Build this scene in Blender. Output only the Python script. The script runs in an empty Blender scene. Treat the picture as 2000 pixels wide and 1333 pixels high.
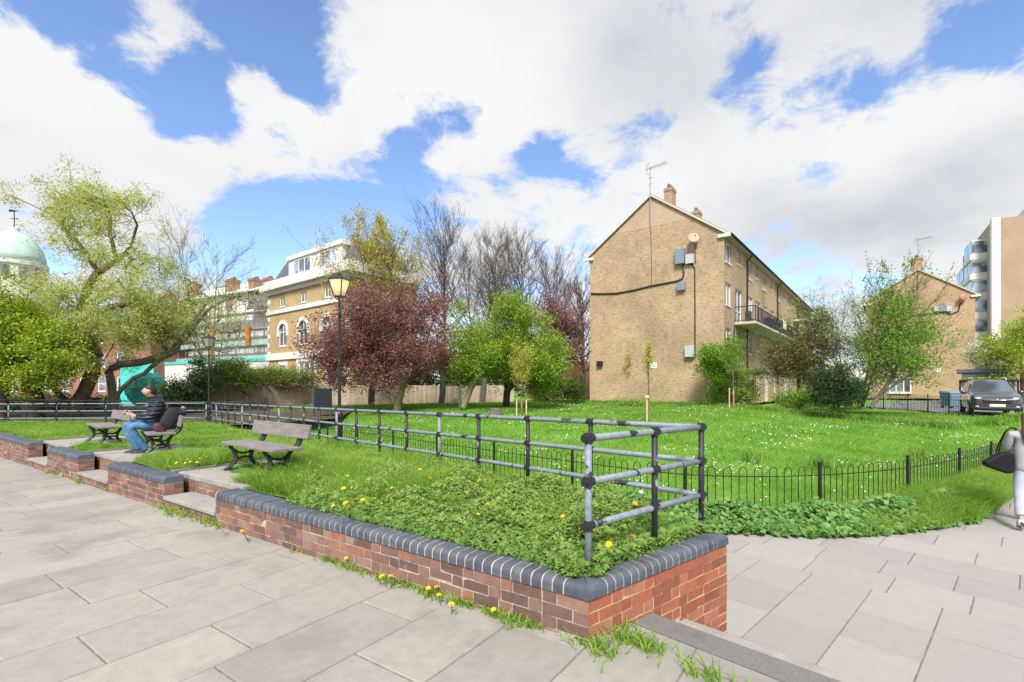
import bpy, bmesh, math, random
import numpy as np
from mathutils import Vector, Matrix
from mathutils.geometry import delaunay_2d_cdt

R = math.radians
random.seed(7)
SC = bpy.context.scene
COL = SC.collection
# ------------------------------------------------------------------ camera, light, exposure
F, CX, HY, CZ = 941.0, 1000.0, 758.0, 1.47          # focal length and horizon of the photograph (2000 x 1333), eye height
cam = bpy.data.cameras.new("camera")
cam.sensor_width = 36.0
cam.lens = F / 2000 * 36.0
cam.shift_y = (HY - 666.5) / 2000
cam.clip_start, cam.clip_end = 0.05, 6000
camo = bpy.data.objects.new("camera", cam)
camo.location = (0, 0, CZ)
camo.rotation_euler = (R(90), 0, 0)
COL.objects.link(camo)
SC.camera = camo
SC.view_settings.view_transform = 'Standard'
SC.view_settings.look = 'None'
SC.view_settings.exposure = 0.84
SC.view_settings.gamma = 1.0
SUN_EL, SUN_AZ = R(48), R(186)                       # azimuth clockwise from +Y (the view direction)
sun = bpy.data.lights.new("sun", 'SUN')
sun.energy, sun.angle, sun.color = 3.2, R(16), (1.0, 0.95, 0.87)
suno = bpy.data.objects.new("sun", sun)
sd = Vector((math.sin(SUN_AZ) * math.cos(SUN_EL), math.cos(SUN_AZ) * math.cos(SUN_EL), math.sin(SUN_EL)))
suno.rotation_euler = (-sd).to_track_quat('-Z', 'Y').to_euler()
COL.objects.link(suno)

def dirpx(x, y):
    v = Vector(((x - CX) / F, 1.0, (HY - y) / F)); v.normalize(); return v

def make_world():
    w = bpy.data.worlds.new("World"); SC.world = w; w.use_nodes = True
    nt = w.node_tree; nt.nodes.clear(); N = nt.nodes; L = nt.links
    out = N.new('ShaderNodeOutputWorld'); bg = N.new('ShaderNodeBackground'); bg.inputs[1].default_value = 0.1
    sky = N.new('ShaderNodeTexSky'); sky.sky_type = 'NISHITA'; sky.sun_disc = False
    sky.sun_elevation, sky.sun_rotation = SUN_EL, SUN_AZ
    sky.air_density, sky.dust_density, sky.ozone_density = 1.0, 0.3, 2.0
    hs = N.new('ShaderNodeHueSaturation'); hs.inputs['Hue'].default_value = 0.507; hs.inputs['Saturation'].default_value = 1.07; hs.inputs['Value'].default_value = 1.44
    L.new(sky.outputs[0], hs.inputs['Color'])
    tc = N.new('ShaderNodeTexCoord')
    def math_(op, a, b=None, c=None, clamp=False):
        m = N.new('ShaderNodeMath'); m.operation = op; m.use_clamp = clamp
        for i, q in enumerate((a, b, c)):
            if q is None: continue
            if isinstance(q, (int, float)): m.inputs[i].default_value = q
            else: L.new(q, m.inputs[i])
        return m.outputs[0]
    def vm(op, a, b=None, s=None):
        m = N.new('ShaderNodeVectorMath'); m.operation = op
        for i, q in enumerate((a, b)):
            if q is None: continue
            if isinstance(q, (tuple, Vector)): m.inputs[i].default_value = tuple(q)
            else: L.new(q, m.inputs[i])
        if s is not None:
            if isinstance(s, (int, float)): m.inputs['Scale'].default_value = s
            else: L.new(s, m.inputs['Scale'])
        return m
    D = tc.outputs['Generated']
    sep = N.new('ShaderNodeSeparateXYZ'); L.new(D, sep.inputs[0])
    zz = math_('ADD', math_('MAXIMUM', sep.outputs[2], 0.0), 0.30)
    inv = math_('DIVIDE', 1.0, zz)
    P = vm('SCALE', D, s=inv).outputs[0]                       # cloud layer seen in perspective
    def noise(vec, sc, det, rough, off=(0, 0, 0), dist=0.0):
        a = vm('ADD', vec, off).outputs[0]
        n = N.new('ShaderNodeTexNoise'); n.inputs['Scale'].default_value = sc
        n.inputs['Detail'].default_value = det; n.inputs['Roughness'].default_value = rough; n.inputs['Distortion'].default_value = dist
        L.new(a, n.inputs['Vector']); return n
    warp = noise(P, 3.0, 4, 0.55, (3.1, 0.4, 7.7))
    wv = vm('SUBTRACT', warp.outputs['Color'], (0.5, 0.5, 0.5)).outputs[0]
    Dw = vm('ADD', D, vm('SCALE', wv, s=0.13).outputs[0]).outputs[0]
    Dn = vm('NORMALIZE', Dw).outputs[0]
    f1 = noise(P, 3.2, 10, 0.62, (0.3, 5.2, 1.0), 0.3).outputs['Fac']
    f2 = noise(P, 8.0, 12, 0.70, (9.3, 2.2, 4.0), 0.4).outputs['Fac']
    f3 = noise(P, 0.8, 3, 0.5, (2.3, 1.2, 4.0)).outputs['Fac']
    cov = math_('MULTIPLY_ADD', f1, 3.4, -1.7)
    cov = math_('MULTIPLY_ADD', f2, 3.6, cov)
    cov = math_('ADD', cov, BASECOV - 1.80)
    # world directions (given by where the photograph shows them): clear patches negative, cloud masses positive
    for (x, y, r, wt) in BLOBS:
        c = dirpx(x, y); k = 1.0 / (r / F * c.y) ** 2 * 1.3
        d = vm('DOT_PRODUCT', Dn, c).outputs['Value']
        e = math_('EXPONENT', math_('MULTIPLY_ADD', d, k, -k))
        cov = math_('MULTIPLY_ADD', e, wt * (0.86 if wt < 0 else 0.95), cov)
    def ramp(fac, stops):
        r = N.new('ShaderNodeValToRGB'); L.new(fac, r.inputs[0])
        el = r.color_ramp.elements
        while len(el) < len(stops): el.new(0.5)
        for e, (p, c) in zip(el, stops): e.position = p; e.color = (*c, 1)
        return r
    mask = N.new('ShaderNodeMapRange'); mask.interpolation_type = 'SMOOTHSTEP'
    mask.inputs['From Min'].default_value = -0.12; mask.inputs['From Max'].default_value = 0.95
    L.new(cov, mask.inputs['Value'])
    g = math_('MULTIPLY_ADD', noise(P, 1.6, 7, 0.55, (5.0, 1.0, 2.0)).outputs['Fac'], 2.0, -1.0)
    g = math_('MULTIPLY_ADD', f1, 0.7, g)      # thick parts turn grey below
    for (x, y, r, wt) in GREYS:
        c = dirpx(x, y); k = 1.0 / (r / F * c.y) ** 2 * 1.3
        d = vm('DOT_PRODUCT', Dn, c).outputs['Value']
        g = math_('MULTIPLY_ADD', math_('EXPONENT', math_('MULTIPLY_ADD', d, k, -k)), wt * 0.55, g)
    cr = ramp(g, [(0.0, CLOUD[0]), (0.4, CLOUD[1]), (1.0, CLOUD[2])])
    mx = N.new('ShaderNodeMixRGB'); L.new(mask.outputs[0], mx.inputs[0]); L.new(hs.outputs[0], mx.inputs[1]); L.new(cr.outputs[0], mx.inputs[2])
    L.new(mx.outputs[0], bg.inputs[0]); L.new(bg.outputs[0], out.inputs[0])
    w.cycles.sampling_method = 'MANUAL'; w.cycles.sample_map_resolution = 512
BASECOV = 0.72
CLOUD = [(5.3, 5.33, 5.36), (4.85, 4.92, 5.02), (3.45, 3.58, 3.85)]
BLOBS = [(170, 60, 100, -.85), (70, 30, 60, -.55), (215, 130, 60, -.7), (275, 200, 50, -.6), (340, 195, 55, -.75), (405, 190, 55, -.8), (395, 240, 50, -.7), (300, 165, 40, -.4),
         (480, 60, 80, -.9), (570, 50, 90, -.95), (630, 40, 70, -.7), (560, 105, 60, -.75), (640, 70, 40, -.5), (450, 100, 40, -.4), (815, 15, 45, -.7), (590, 170, 28, -.5),
         (440, 220, 45, -.7), (470, 240, 30, -.5), (550, 268, 28, -.75), (640, 215, 26, -.45), (345, 245, 32, -.35),
         (520, 430, 85, -.95), (640, 400, 90, -1.0), (720, 400, 75, -.95), (790, 350, 55, -.75), (800, 290, 40, -.7), (460, 430, 50, -.7), (480, 500, 80, -.8), (600, 480, 100, -.85), (790, 420, 50, -.6), (680, 460, 70, -.6), (770, 320, 35, -.5), (400, 470, 50, -.45),
         (885, 240, 50, -1.1), (930, 250, 30, -.5), (1075, 310, 55, -1.3), (1035, 300, 35, -.7), (1110, 330, 35, -.7), (1185, 300, 48, -.9), (1270, 245, 45, -1.2), (1230, 280, 40, -.7), (1375, 205, 28, -.8), (1455, 130, 36, -1.1), (1420, 150, 26, -.5), (1460, 245, 34, -.7), (1525, 235, 30, -.45), (945, 370, 38, -.6), (970, 400, 28, -.5), (1130, 335, 30, -.4),
         (1585, 182, 32, -.85), (1640, 155, 34, -.85), (1720, 150, 40, -1.05), (1690, 175, 28, -.6), (1790, 125, 34, -.8), (1850, 100, 34, -.9), (1920, 80, 38, -1.0), (1985, 50, 45, -1.05), (1850, 40, 34, -.7), (1900, 50, 34, -.6),
         (1530, 550, 55, -.85), (1640, 560, 60, -.6), (1760, 560, 45, -.5), (70, 510, 60, -.75), (150, 545, 50, -.7), (1160, 515, 45, -.4), (20, 500, 30, -.4), (830, 480, 45, -.5), (1040, 490, 40, -.3),
         (330, 50, 60, .95), (285, 105, 40, .75), (390, 60, 35, .6), (60, 150, 110, .6), (150, 230, 80, .45), (120, 320, 140, .5), (60, 400, 140, .4), (270, 300, 80, .7), (340, 330, 80, .6), (430, 310, 60, .8), (520, 330, 55, .75), (600, 340, 50, .75), (680, 330, 45, .75), (735, 330, 30, .6), (370, 390, 50, .4), (400, 215, 25, .4),
         (480, 150, 38, 1.0), (515, 140, 30, .7), (500, 205, 40, .8), (560, 225, 45, .85), (610, 250, 35, .6), (660, 140, 42, .7), (640, 110, 30, .4), (690, 220, 40, .6), (740, 250, 38, .6), (680, 270, 40, .5), (510, 460, 24, .8), (490, 450, 20, .5),
         (1000, 110, 170, .4), (850, 130, 80, .5), (760, 120, 60, .35), (700, 60, 60, .35), (1250, 80, 180, .35), (890, 310, 50, .55), (860, 350, 35, .4), (1500, 330, 150, .4), (1800, 290, 120, .5), (1650, 70, 80, .3), (1350, 360, 120, .35), (1150, 400, 100, .35), (1550, 60, 80, .25), (1020, 230, 50, .4), (1180, 230, 40, .4),
         (1900, 450, 140, .35), (1000, 440, 80, .4), (1700, 460, 120, .35), (900, 430, 50, .4)]
GREYS = [(1750, 410, 150, .55), (1500, 460, 130, .35), (1250, 30, 140, .45), (80, 330, 130, .4), (1950, 400, 120, .45), (1050, 60, 90, .2), (1350, 200, 100, .25), (1550, 100, 120, .3), (1700, 60, 120, .35), (1900, 20, 100, .4),
         (1850, 200, 100, -.6), (700, 300, 120, -.4), (120, 170, 130, -.5), (900, 160, 150, -.3), (1350, 330, 110, -.4), (1900, 520, 120, -.35), (450, 300, 120, -.4), (1650, 270, 90, -.4)]
make_world()

# ------------------------------------------------------------------ helpers
def pz(x, y, z):
    Y = F * (CZ - z) / (y - HY); return Vector(((x - CX) / F * Y, Y, z))
def pd(x, y, Y):
    return Vector(((x - CX) / F * Y, Y, CZ - (y - HY) * Y / F))

def tag(o, label=None, cat=None, group=None, kind=None):
    if label: o['label'] = label
    if cat: o['category'] = cat
    if group: o['group'] = group
    if kind: o['kind'] = kind
    return o

def thing(name, label, cat, loc=(0, 0, 0), group=None, rz=0.0):
    o = bpy.data.objects.new(name, None); COL.objects.link(o)
    o.empty_display_size = 0.2
    o.location = loc; o.rotation_euler = (0, 0, rz)
    return tag(o, label, cat, group)

def worldloc(o):
    v = Vector((0, 0, 0))
    while o is not None: v = v + o.location; o = o.parent
    return v

def copy_tree(o, parent=None):
    c = o.copy(); COL.objects.link(c)
    if parent is not None: c.parent = parent
    for ch in list(o.children): copy_tree(ch, c)
    return c

class MB:
    def __init__(s): s.v = []; s.f = []; s.mi = []; s.rn = []
    def add(s, vs, fs, mi=0, rn=None):
        b = len(s.v); s.v += [Vector(p) for p in vs]
        if rn is None: rn = random.random()
        for f in fs: s.f.append([i + b for i in f]); s.mi.append(mi); s.rn.append(rn)
    def hexa(s, p, mi=0, rn=None):                      # 8 corners: bottom ring then top ring
        s.add(p, [(3, 2, 1, 0), (4, 5, 6, 7), (0, 1, 5, 4), (1, 2, 6, 5), (2, 3, 7, 6), (3, 0, 4, 7)], mi, rn)
    def obox(s, o, a, b, c, mi=0, rn=None, jit=0.0):    # corner + three edges
        o, a, b, c = Vector(o), Vector(a), Vector(b), Vector(c)
        if a.cross(b).dot(c) < 0: a, b = b, a
        p = [o, o + a, o + a + b, o + b, o + c, o + a + c, o + a + b + c, o + b + c]
        if jit: p = [q + Vector((random.uniform(-jit, jit), random.uniform(-jit, jit), random.uniform(-jit, jit))) for q in p]
        s.hexa(p, mi, rn)
    def box(s, c, size, rz=0.0, mi=0, rn=None):         # centre, full size, turned about z
        ca, sa = math.cos(rz), math.sin(rz)
        a = Vector((ca, sa, 0)) * size[0]; b = Vector((-sa, ca, 0)) * size[1]; z = Vector((0, 0, size[2]))
        s.obox(Vector(c) - a / 2 - b / 2 - z / 2, a, b, z, mi, rn)
    def tube(s, pts, r, n=8, cap=True, mi=0, rn=None, up=None, flat=1.0):
        pts = [Vector(p) for p in pts]
        rs = r if isinstance(r, (list, tuple)) else [r] * len(pts)
        vs = []; prev = None
        for i, p in enumerate(pts):
            d = (pts[min(i + 1, len(pts) - 1)] - pts[max(i - 1, 0)]).normalized()
            if prev is None:
                a = up if up is not None else (Vector((0, 0, 1)) if abs(d.z) < 0.9 else Vector((1, 0, 0)))
            else: a = prev
            u = (a - d * a.dot(d))
            if u.length < 1e-6: u = Vector((1, 0, 0)) - d * d.x
            u.normalize(); prev = u; w = d.cross(u)
            for k in range(n):
                t = 2 * math.pi * k / n
                vs.append(p + (u * math.cos(t) + w * math.sin(t) * flat) * rs[i])
        fs = []
        for i in range(len(pts) - 1):
            for k in range(n):
                a, b = i * n + k, i * n + (k + 1) % n
                fs.append((a, b, b + n, a + n))
        if cap: fs.append(tuple(range(n - 1, -1, -1))); fs.append(tuple(range((len(pts) - 1) * n, len(pts) * n)))
        s.add(vs, fs, mi, rn)
    def lathe(s, prof, c, n=16, mi=0, rot=0.0):
        c = Vector(c); vs = []; m = len(prof)
        for (r, z) in prof:
            for k in range(n):
                t = 2 * math.pi * k / n + rot; vs.append(c + Vector((r * math.cos(t), r * math.sin(t), z)))
        fs = []
        for i in range(m - 1):
            for k in range(n):
                a, b = i * n + k, i * n + (k + 1) % n; fs.append((a, b, b + n, a + n))
        fs.append(tuple(range(n - 1, -1, -1))); fs.append(tuple(range((m - 1) * n, m * n)))
        s.add(vs, fs, mi)
    def prism(s, poly, ext, mi=0, rn=None):             # planar polygon pushed along ext
        poly = [Vector(p) for p in poly]; ext = Vector(ext); n = len(poly)
        nrm = Vector((0, 0, 0))
        for i in range(n): nrm += poly[i].cross(poly[(i + 1) % n])
        if nrm.dot(ext) < 0: poly.reverse()
        vs = poly + [p + ext for p in poly]
        fs = [tuple(range(n - 1, -1, -1)), tuple(range(n, 2 * n))] + [(i, (i + 1) % n, (i + 1) % n + n, i + n) for i in range(n)]
        s.add(vs, fs, mi, rn)
    def ball(s, c, r, n=10, m=7, sc=(1, 1, 1), mi=0):
        vs = []; fs = []; c = Vector(c)
        for i in range(m + 1):
            t = math.pi * i / m
            for k in range(n):
                f = 2 * math.pi * k / n
                vs.append(c + Vector((r * sc[0] * math.sin(t) * math.cos(f), r * sc[1] * math.sin(t) * math.sin(f), -r * sc[2] * math.cos(t))))
        for i in range(m):
            for k in range(n): fs.append((i * n + k, i * n + (k + 1) % n, (i + 1) * n + (k + 1) % n, (i + 1) * n + k))
        s.add(vs, fs, mi)
    def poly(s, pts, mi=0, rn=None): s.add(pts, [tuple(range(len(pts)))], mi, rn)
    def build(s, name, mats, parent=None, smooth=False, bevel=0.0, uv=False, local=False):
        off = Vector((0, 0, 0)) if local or parent is None else worldloc(parent)
        me = bpy.data.meshes.new(name)
        me.from_pydata([tuple(p - off) for p in s.v], [], s.f)
        if not isinstance(mats, (list, tuple)): mats = [mats]
        for m in mats: me.materials.append(m)
        me.polygons.foreach_set('material_index', s.mi)
        a = me.attributes.new('rnd', 'FLOAT', 'FACE'); a.data.foreach_set('value', s.rn)
        if smooth: me.polygons.foreach_set('use_smooth', [True] * len(s.f))
        if uv:
            ul = me.uv_layers.new(name='UVMap'); me.update(); co = s.v
            for p in me.polygons:
                n = p.normal
                h = Vector((-n.y, n.x, 0))
                if abs(n.z) > 0.75 or h.length < 1e-4:
                    for li in p.loop_indices: q = co[me.loops[li].vertex_index]; ul.data[li].uv = (q.x, q.y)
                else:
                    h.normalize()
                    if h.x < -0.5 or (abs(h.x) <= 0.5 and h.y < 0): h = -h
                    for li in p.loop_indices: q = co[me.loops[li].vertex_index]; ul.data[li].uv = (q.dot(h), q.z)
        me.update()
        o = bpy.data.objects.new(name, me); COL.objects.link(o)
        if parent is not None: o.parent = parent
        if bevel:
            b = o.modifiers.new('bevel', 'BEVEL'); b.width = bevel; b.segments = 2; b.limit_method = 'ANGLE'; b.angle_limit = R(40)
        return o

def npmesh(name, V, faces, mats, parent=None, rnd=None, mi=None, smooth=False):
    """V (N,3) array; faces: list of (M,k) int arrays."""
    off = np.array(worldloc(parent)) if parent is not None else np.zeros(3)
    me = bpy.data.meshes.new(name)
    V = np.asarray(V, dtype=np.float32) - off.astype(np.float32)
    me.vertices.add(len(V)); me.vertices.foreach_set('co', V.ravel())
    loops = np.concatenate([f.ravel() for f in faces]).astype(np.int32)
    tot = np.concatenate([np.full(len(f), f.shape[1]) for f in faces])
    st = np.concatenate([[0], np.cumsum(tot)[:-1]]).astype(np.int32)
    me.loops.add(len(loops)); me.loops.foreach_set('vertex_index', loops)
    me.polygons.add(len(tot)); me.polygons.foreach_set('loop_start', st)
    if not isinstance(mats, (list, tuple)): mats = [mats]
    for m in mats: me.materials.append(m)
    if mi is not None: me.polygons.foreach_set('material_index', np.asarray(mi, dtype=np.int32))
    if smooth: me.polygons.foreach_set('use_smooth', np.ones(len(tot), dtype=bool))
    me.update(calc_edges=True)
    if rnd is not None:
        a = me.attributes.new('rnd', 'FLOAT', 'FACE'); a.data.foreach_set('value', np.asarray(rnd, dtype=np.float32))
    o = bpy.data.objects.new(name, me); COL.objects.link(o)
    if parent is not None: o.parent = parent
    return o

# ------------------------------------------------------------------ materials
def nodes(name):
    m = bpy.data.materials.new(name); m.use_nodes = True
    nt = m.node_tree; b = nt.nodes['Principled BSDF']
    return m, nt, nt.nodes, nt.links, b
def set_ramp(r, stops):
    el = r.color_ramp.elements
    while len(el) < len(stops): el.new(0.5)
    for e, (p, c) in zip(el, stops): e.position = p; e.color = (*c, 1)
def plain(name, col, rough=0.6, metal=0.0, var=0.25, scale=6.0, bump=0.0, bscale=40.0, spec=0.5, detail=6):
    m, nt, N, L, b = nodes(name)
    b.inputs['Roughness'].default_value = rough; b.inputs['Metallic'].default_value = metal
    b.inputs['Specular IOR Level'].default_value = spec
    geo = N.new('ShaderNodeNewGeometry')
    n = N.new('ShaderNodeTexNoise'); n.inputs['Scale'].default_value = scale; n.inputs['Detail'].default_value = detail; n.inputs['Roughness'].default_value = 0.65
    L.new(geo.outputs['Position'], n.inputs['Vector'])
    r = N.new('ShaderNodeValToRGB'); lo = [c * (1 - var) for c in col]; hi = [min(1, c * (1 + var)) for c in col]
    set_ramp(r, [(0.3, lo), (0.7, hi)])
    L.new(n.outputs['Fac'], r.inputs[0]); L.new(r.outputs[0], b.inputs['Base Color'])
    if bump:
        n2 = N.new('ShaderNodeTexNoise'); n2.inputs['Scale'].default_value = bscale; n2.inputs['Detail'].default_value = 5
        L.new(geo.outputs['Position'], n2.inputs['Vector'])
        bp = N.new('ShaderNodeBump'); bp.inputs['Strength'].default_value = bump; bp.inputs['Distance'].default_value = 0.01
        L.new(n2.outputs['Fac'], bp.inputs['Height']); L.new(bp.outputs[0], b.inputs['Normal'])
    return m
def rnd_mat(name, stops, rough=0.85, bump=0.3, bscale=60.0, mottle=0.25, mscale=25.0, stain=None, sscale=1.5, spec=0.3):
    """colour picked per face from the 'rnd' attribute, mottled, with optional patches of stain."""
    m, nt, N, L, b = nodes(name)
    b.inputs['Roughness'].default_value = rough; b.inputs['Specular IOR Level'].default_value = spec
    at = N.new('ShaderNodeAttribute'); at.attribute_name = 'rnd'
    r = N.new('ShaderNodeValToRGB'); set_ramp(r, stops); L.new(at.outputs['Fac'], r.inputs[0])
    geo = N.new('ShaderNodeNewGeometry')
    n = N.new('ShaderNodeTexNoise'); n.inputs['Scale'].default_value = mscale; n.inputs['Detail'].default_value = 8; n.inputs['Roughness'].default_value = 0.7
    L.new(geo.outputs['Position'], n.inputs['Vector'])
    mr = N.new('ShaderNodeMapRange'); mr.inputs['From Min'].default_value = 0.25; mr.inputs['From Max'].default_value = 0.75
    mr.inputs['To Min'].default_value = 1 - mottle; mr.inputs['To Max'].default_value = 1 + mottle
    L.new(n.outputs['Fac'], mr.inputs['Value'])
    mul = N.new('ShaderNodeMixRGB'); mul.blend_type = 'MULTIPLY'; mul.inputs[0].default_value = 1
    L.new(r.outputs[0], mul.inputs[1]); L.new(mr.outputs[0], mul.inputs[2])
    last = mul
    if stain:
        for (col, th, sc) in stain:
            n3 = N.new('ShaderNodeTexNoise'); n3.inputs['Scale'].default_value = sc; n3.inputs['Detail'].default_value = 8; n3.inputs['Roughness'].default_value = 0.6
            L.new(geo.outputs['Position'], n3.inputs['Vector'])
            m3 = N.new('ShaderNodeMapRange'); m3.inputs['From Min'].default_value = th; m3.inputs['From Max'].default_value = th + 0.14
            m3.inputs['To Max'].default_value = 0.75
            L.new(n3.outputs['Fac'], m3.inputs['Value'])
            mx = N.new('ShaderNodeMixRGB'); L.new(m3.outputs[0], mx.inputs[0]); L.new(last.outputs[0], mx.inputs[1]); mx.inputs[2].default_value = (*col, 1)
            last = mx
    L.new(last.outputs[0], b.inputs['Base Color'])
    if bump:
        n2 = N.new('ShaderNodeTexNoise'); n2.inputs['Scale'].default_value = bscale; n2.inputs['Detail'].default_value = 5
        L.new(geo.outputs['Position'], n2.inputs['Vector'])
        bp = N.new('ShaderNodeBump'); bp.inputs['Strength'].default_value = bump; bp.inputs['Distance'].default_value = 0.006
        L.new(n2.outputs['Fac'], bp.inputs['Height']); L.new(bp.outputs[0], b.inputs['Normal'])
    return m
def leaf_mat(name, cols, trans=0.4, rough=0.55):
    m, nt, N, L, b = nodes(name)
    at = N.new('ShaderNodeAttribute'); at.attribute_name = 'rnd'
    r = N.new('ShaderNodeValToRGB'); k = len(cols)
    set_ramp(r, [(i / (k - 1), c) for i, c in enumerate(cols)])
    L.new(at.outputs['Fac'], r.inputs[0]); L.new(r.outputs[0], b.inputs['Base Color'])
    b.inputs['Roughness'].default_value = rough; b.inputs['Specular IOR Level'].default_value = 0.3
    tr = N.new('ShaderNodeBsdfTranslucent'); mx = N.new('ShaderNodeMixShader'); mx.inputs[0].default_value = trans
    g = N.new('ShaderNodeMixRGB'); g.blend_type = 'MULTIPLY'; g.inputs[0].default_value = 1; g.inputs[2].default_value = (1.25, 1.25, 0.75, 1)
    L.new(r.outputs[0], g.inputs[1]); L.new(g.outputs[0], tr.inputs['Color'])
    L.new(b.outputs[0], mx.inputs[1]); L.new(tr.outputs[0], mx.inputs[2])
    L.new(mx.outputs[0], N['Material Output'].inputs['Surface'])
    return m
def brick_mat(name, c1, c2, mortar, bw=0.225, rh=0.075, patch=0.25, dark=(0.1, 0.07, 0.05), ms=0.010):
    m, nt, N, L, b = nodes(name)
    b.inputs['Roughness'].default_value = 0.9; b.inputs['Specular IOR Level'].default_value = 0.2
    uv = N.new('ShaderNodeUVMap'); uv.uv_map = 'UVMap'
    br = N.new('ShaderNodeTexBrick'); L.new(uv.outputs[0], br.inputs['Vector'])
    br.inputs['Scale'].default_value = 1.0; br.inputs['Brick Width'].default_value = bw; br.inputs['Row Height'].default_value = rh
    br.inputs['Mortar Size'].default_value = ms; br.inputs['Mortar Smooth'].default_value = 0.2; br.inputs['Bias'].default_value = -0.1
    br.inputs['Color1'].default_value = (*c1, 1); br.inputs['Color2'].default_value = (*c2, 1); br.inputs['Mortar'].default_value = (*mortar, 1)
    geo = N.new('ShaderNodeNewGeometry')
    # long thin noise: single bricks burnt darker
    mp = N.new('ShaderNodeMapping'); mp.inputs['Scale'].default_value = (1 / bw, 1 / rh, 1); L.new(uv.outputs[0], mp.inputs[0])
    wn = N.new('ShaderNodeTexNoise'); wn.inputs['Scale'].default_value = 0.9; wn.inputs['Detail'].default_value = 2; L.new(mp.outputs[0], wn.inputs['Vector'])
    mr = N.new('ShaderNodeMapRange'); mr.inputs['From Min'].default_value = 0.52; mr.inputs['From Max'].default_value = 0.68; mr.inputs['To Max'].default_value = 0.6
    L.new(wn.outputs['Fac'], mr.inputs['Value'])
    mx = N.new('ShaderNodeMixRGB'); L.new(mr.outputs[0], mx.inputs[0]); L.new(br.outputs['Color'], mx.inputs[1]); mx.inputs[2].default_value = (*dark, 1)
    n = N.new('ShaderNodeTexNoise'); n.inputs['Scale'].default_value = 0.35; n.inputs['Detail'].default_value = 7; n.inputs['Roughness'].default_value = 0.6
    L.new(geo.outputs['Position'], n.inputs['Vector'])
    m2 = N.new('ShaderNodeMapRange'); m2.inputs['From Min'].default_value = 0.3; m2.inputs['From Max'].default_value = 0.7
    m2.inputs['To Min'].default_value = 1 - patch; m2.inputs['To Max'].default_value = 1 + patch; L.new(n.outputs['Fac'], m2.inputs['Value'])
    mu = N.new('ShaderNodeMixRGB'); mu.blend_type = 'MULTIPLY'; mu.inputs[0].default_value = 1; L.new(mx.outputs[0], mu.inputs[1]); L.new(m2.outputs[0], mu.inputs[2])
    L.new(mu.outputs[0], b.inputs['Base Color'])
    bp = N.new('ShaderNodeBump'); bp.inputs['Strength'].default_value = 0.4; bp.inputs['Distance'].default_value = 0.01; bp.invert = True
    L.new(br.outputs['Fac'], bp.inputs['Height']); L.new(bp.outputs[0], b.inputs['Normal'])
    return m
def glass_mat(name, col, rough=0.06):
    m, nt, N, L, b = nodes(name)
    b.inputs['Roughness'].default_value = rough; b.inputs['Specular IOR Level'].default_value = 0.9
    geo = N.new('ShaderNodeNewGeometry'); n = N.new('ShaderNodeTexNoise'); n.inputs['Scale'].default_value = 0.7; n.inputs['Detail'].default_value = 2
    L.new(geo.outputs['Position'], n.inputs['Vector'])
    r = N.new('ShaderNodeValToRGB'); set_ramp(r, [(0.4, [c * 0.5 for c in col]), (0.62, [min(1, c * 2.2) for c in col])])
    L.new(n.outputs['Fac'], r.inputs[0]); L.new(r.outputs[0], b.inputs['Base Color'])
    return m
def peel_mat(name, base, paint, th=0.5, scale=9.0):
    """galvanised tube with what is left of black paint"""
    m, nt, N, L, b = nodes(name)
    geo = N.new('ShaderNodeNewGeometry'); n = N.new('ShaderNodeTexNoise'); n.inputs['Scale'].default_value = scale; n.inputs['Detail'].default_value = 6; n.inputs['Roughness'].default_value = 0.6
    L.new(geo.outputs['Position'], n.inputs['Vector'])
    r = N.new('ShaderNodeValToRGB'); set_ramp(r, [(th - 0.012, (0, 0, 0)), (th + 0.012, (1, 1, 1))]); L.new(n.outputs['Fac'], r.inputs[0])
    n2 = N.new('ShaderNodeTexNoise'); n2.inputs['Scale'].default_value = 30; n2.inputs['Detail'].default_value = 4; L.new(geo.outputs['Position'], n2.inputs['Vector'])
    r2 = N.new('ShaderNodeValToRGB'); set_ramp(r2, [(0.3, [c * 0.75 for c in base]), (0.7, [c * 1.15 for c in base])]); L.new(n2.outputs['Fac'], r2.inputs[0])
    mx = N.new('ShaderNodeMixRGB'); L.new(r.outputs[0], mx.inputs[0]); L.new(r2.outputs[0], mx.inputs[1]); mx.inputs[2].default_value = (*paint, 1)
    L.new(mx.outputs[0], b.inputs['Base Color']); b.inputs['Roughness'].default_value = 0.55; b.inputs['Metallic'].default_value = 0.0
    bp = N.new('ShaderNodeBump'); bp.inputs['Strength'].default_value = 0.5; bp.inputs['Distance'].default_value = 0.002
    L.new(r.outputs[0], bp.inputs['Height']); L.new(bp.outputs[0], b.inputs['Normal'])
    return m
def wood_mat(name, c1, c2, axis_scale=(3, 40, 40)):
    m, nt, N, L, b = nodes(name)
    tc = N.new('ShaderNodeTexCoord'); mp = N.new('ShaderNodeMapping'); mp.inputs['Scale'].default_value = axis_scale; L.new(tc.outputs['Object'], mp.inputs[0])
    n = N.new('ShaderNodeTexNoise'); n.inputs['Scale'].default_value = 1.0; n.inputs['Detail'].default_value = 7; n.inputs['Roughness'].default_value = 0.7; L.new(mp.outputs[0], n.inputs['Vector'])
    r = N.new('ShaderNodeValToRGB'); set_ramp(r, [(0.3, c1), (0.7, c2)]); L.new(n.outputs['Fac'], r.inputs[0]); L.new(r.outputs[0], b.inputs['Base Color'])
    bp = N.new('ShaderNodeBump'); bp.inputs['Strength'].default_value = 0.5; bp.inputs['Distance'].default_value = 0.004
    L.new(n.outputs['Fac'], bp.inputs['Height']); L.new(bp.outputs[0], b.inputs['Normal']); b.inputs['Roughness'].default_value = 0.85
    return m
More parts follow.
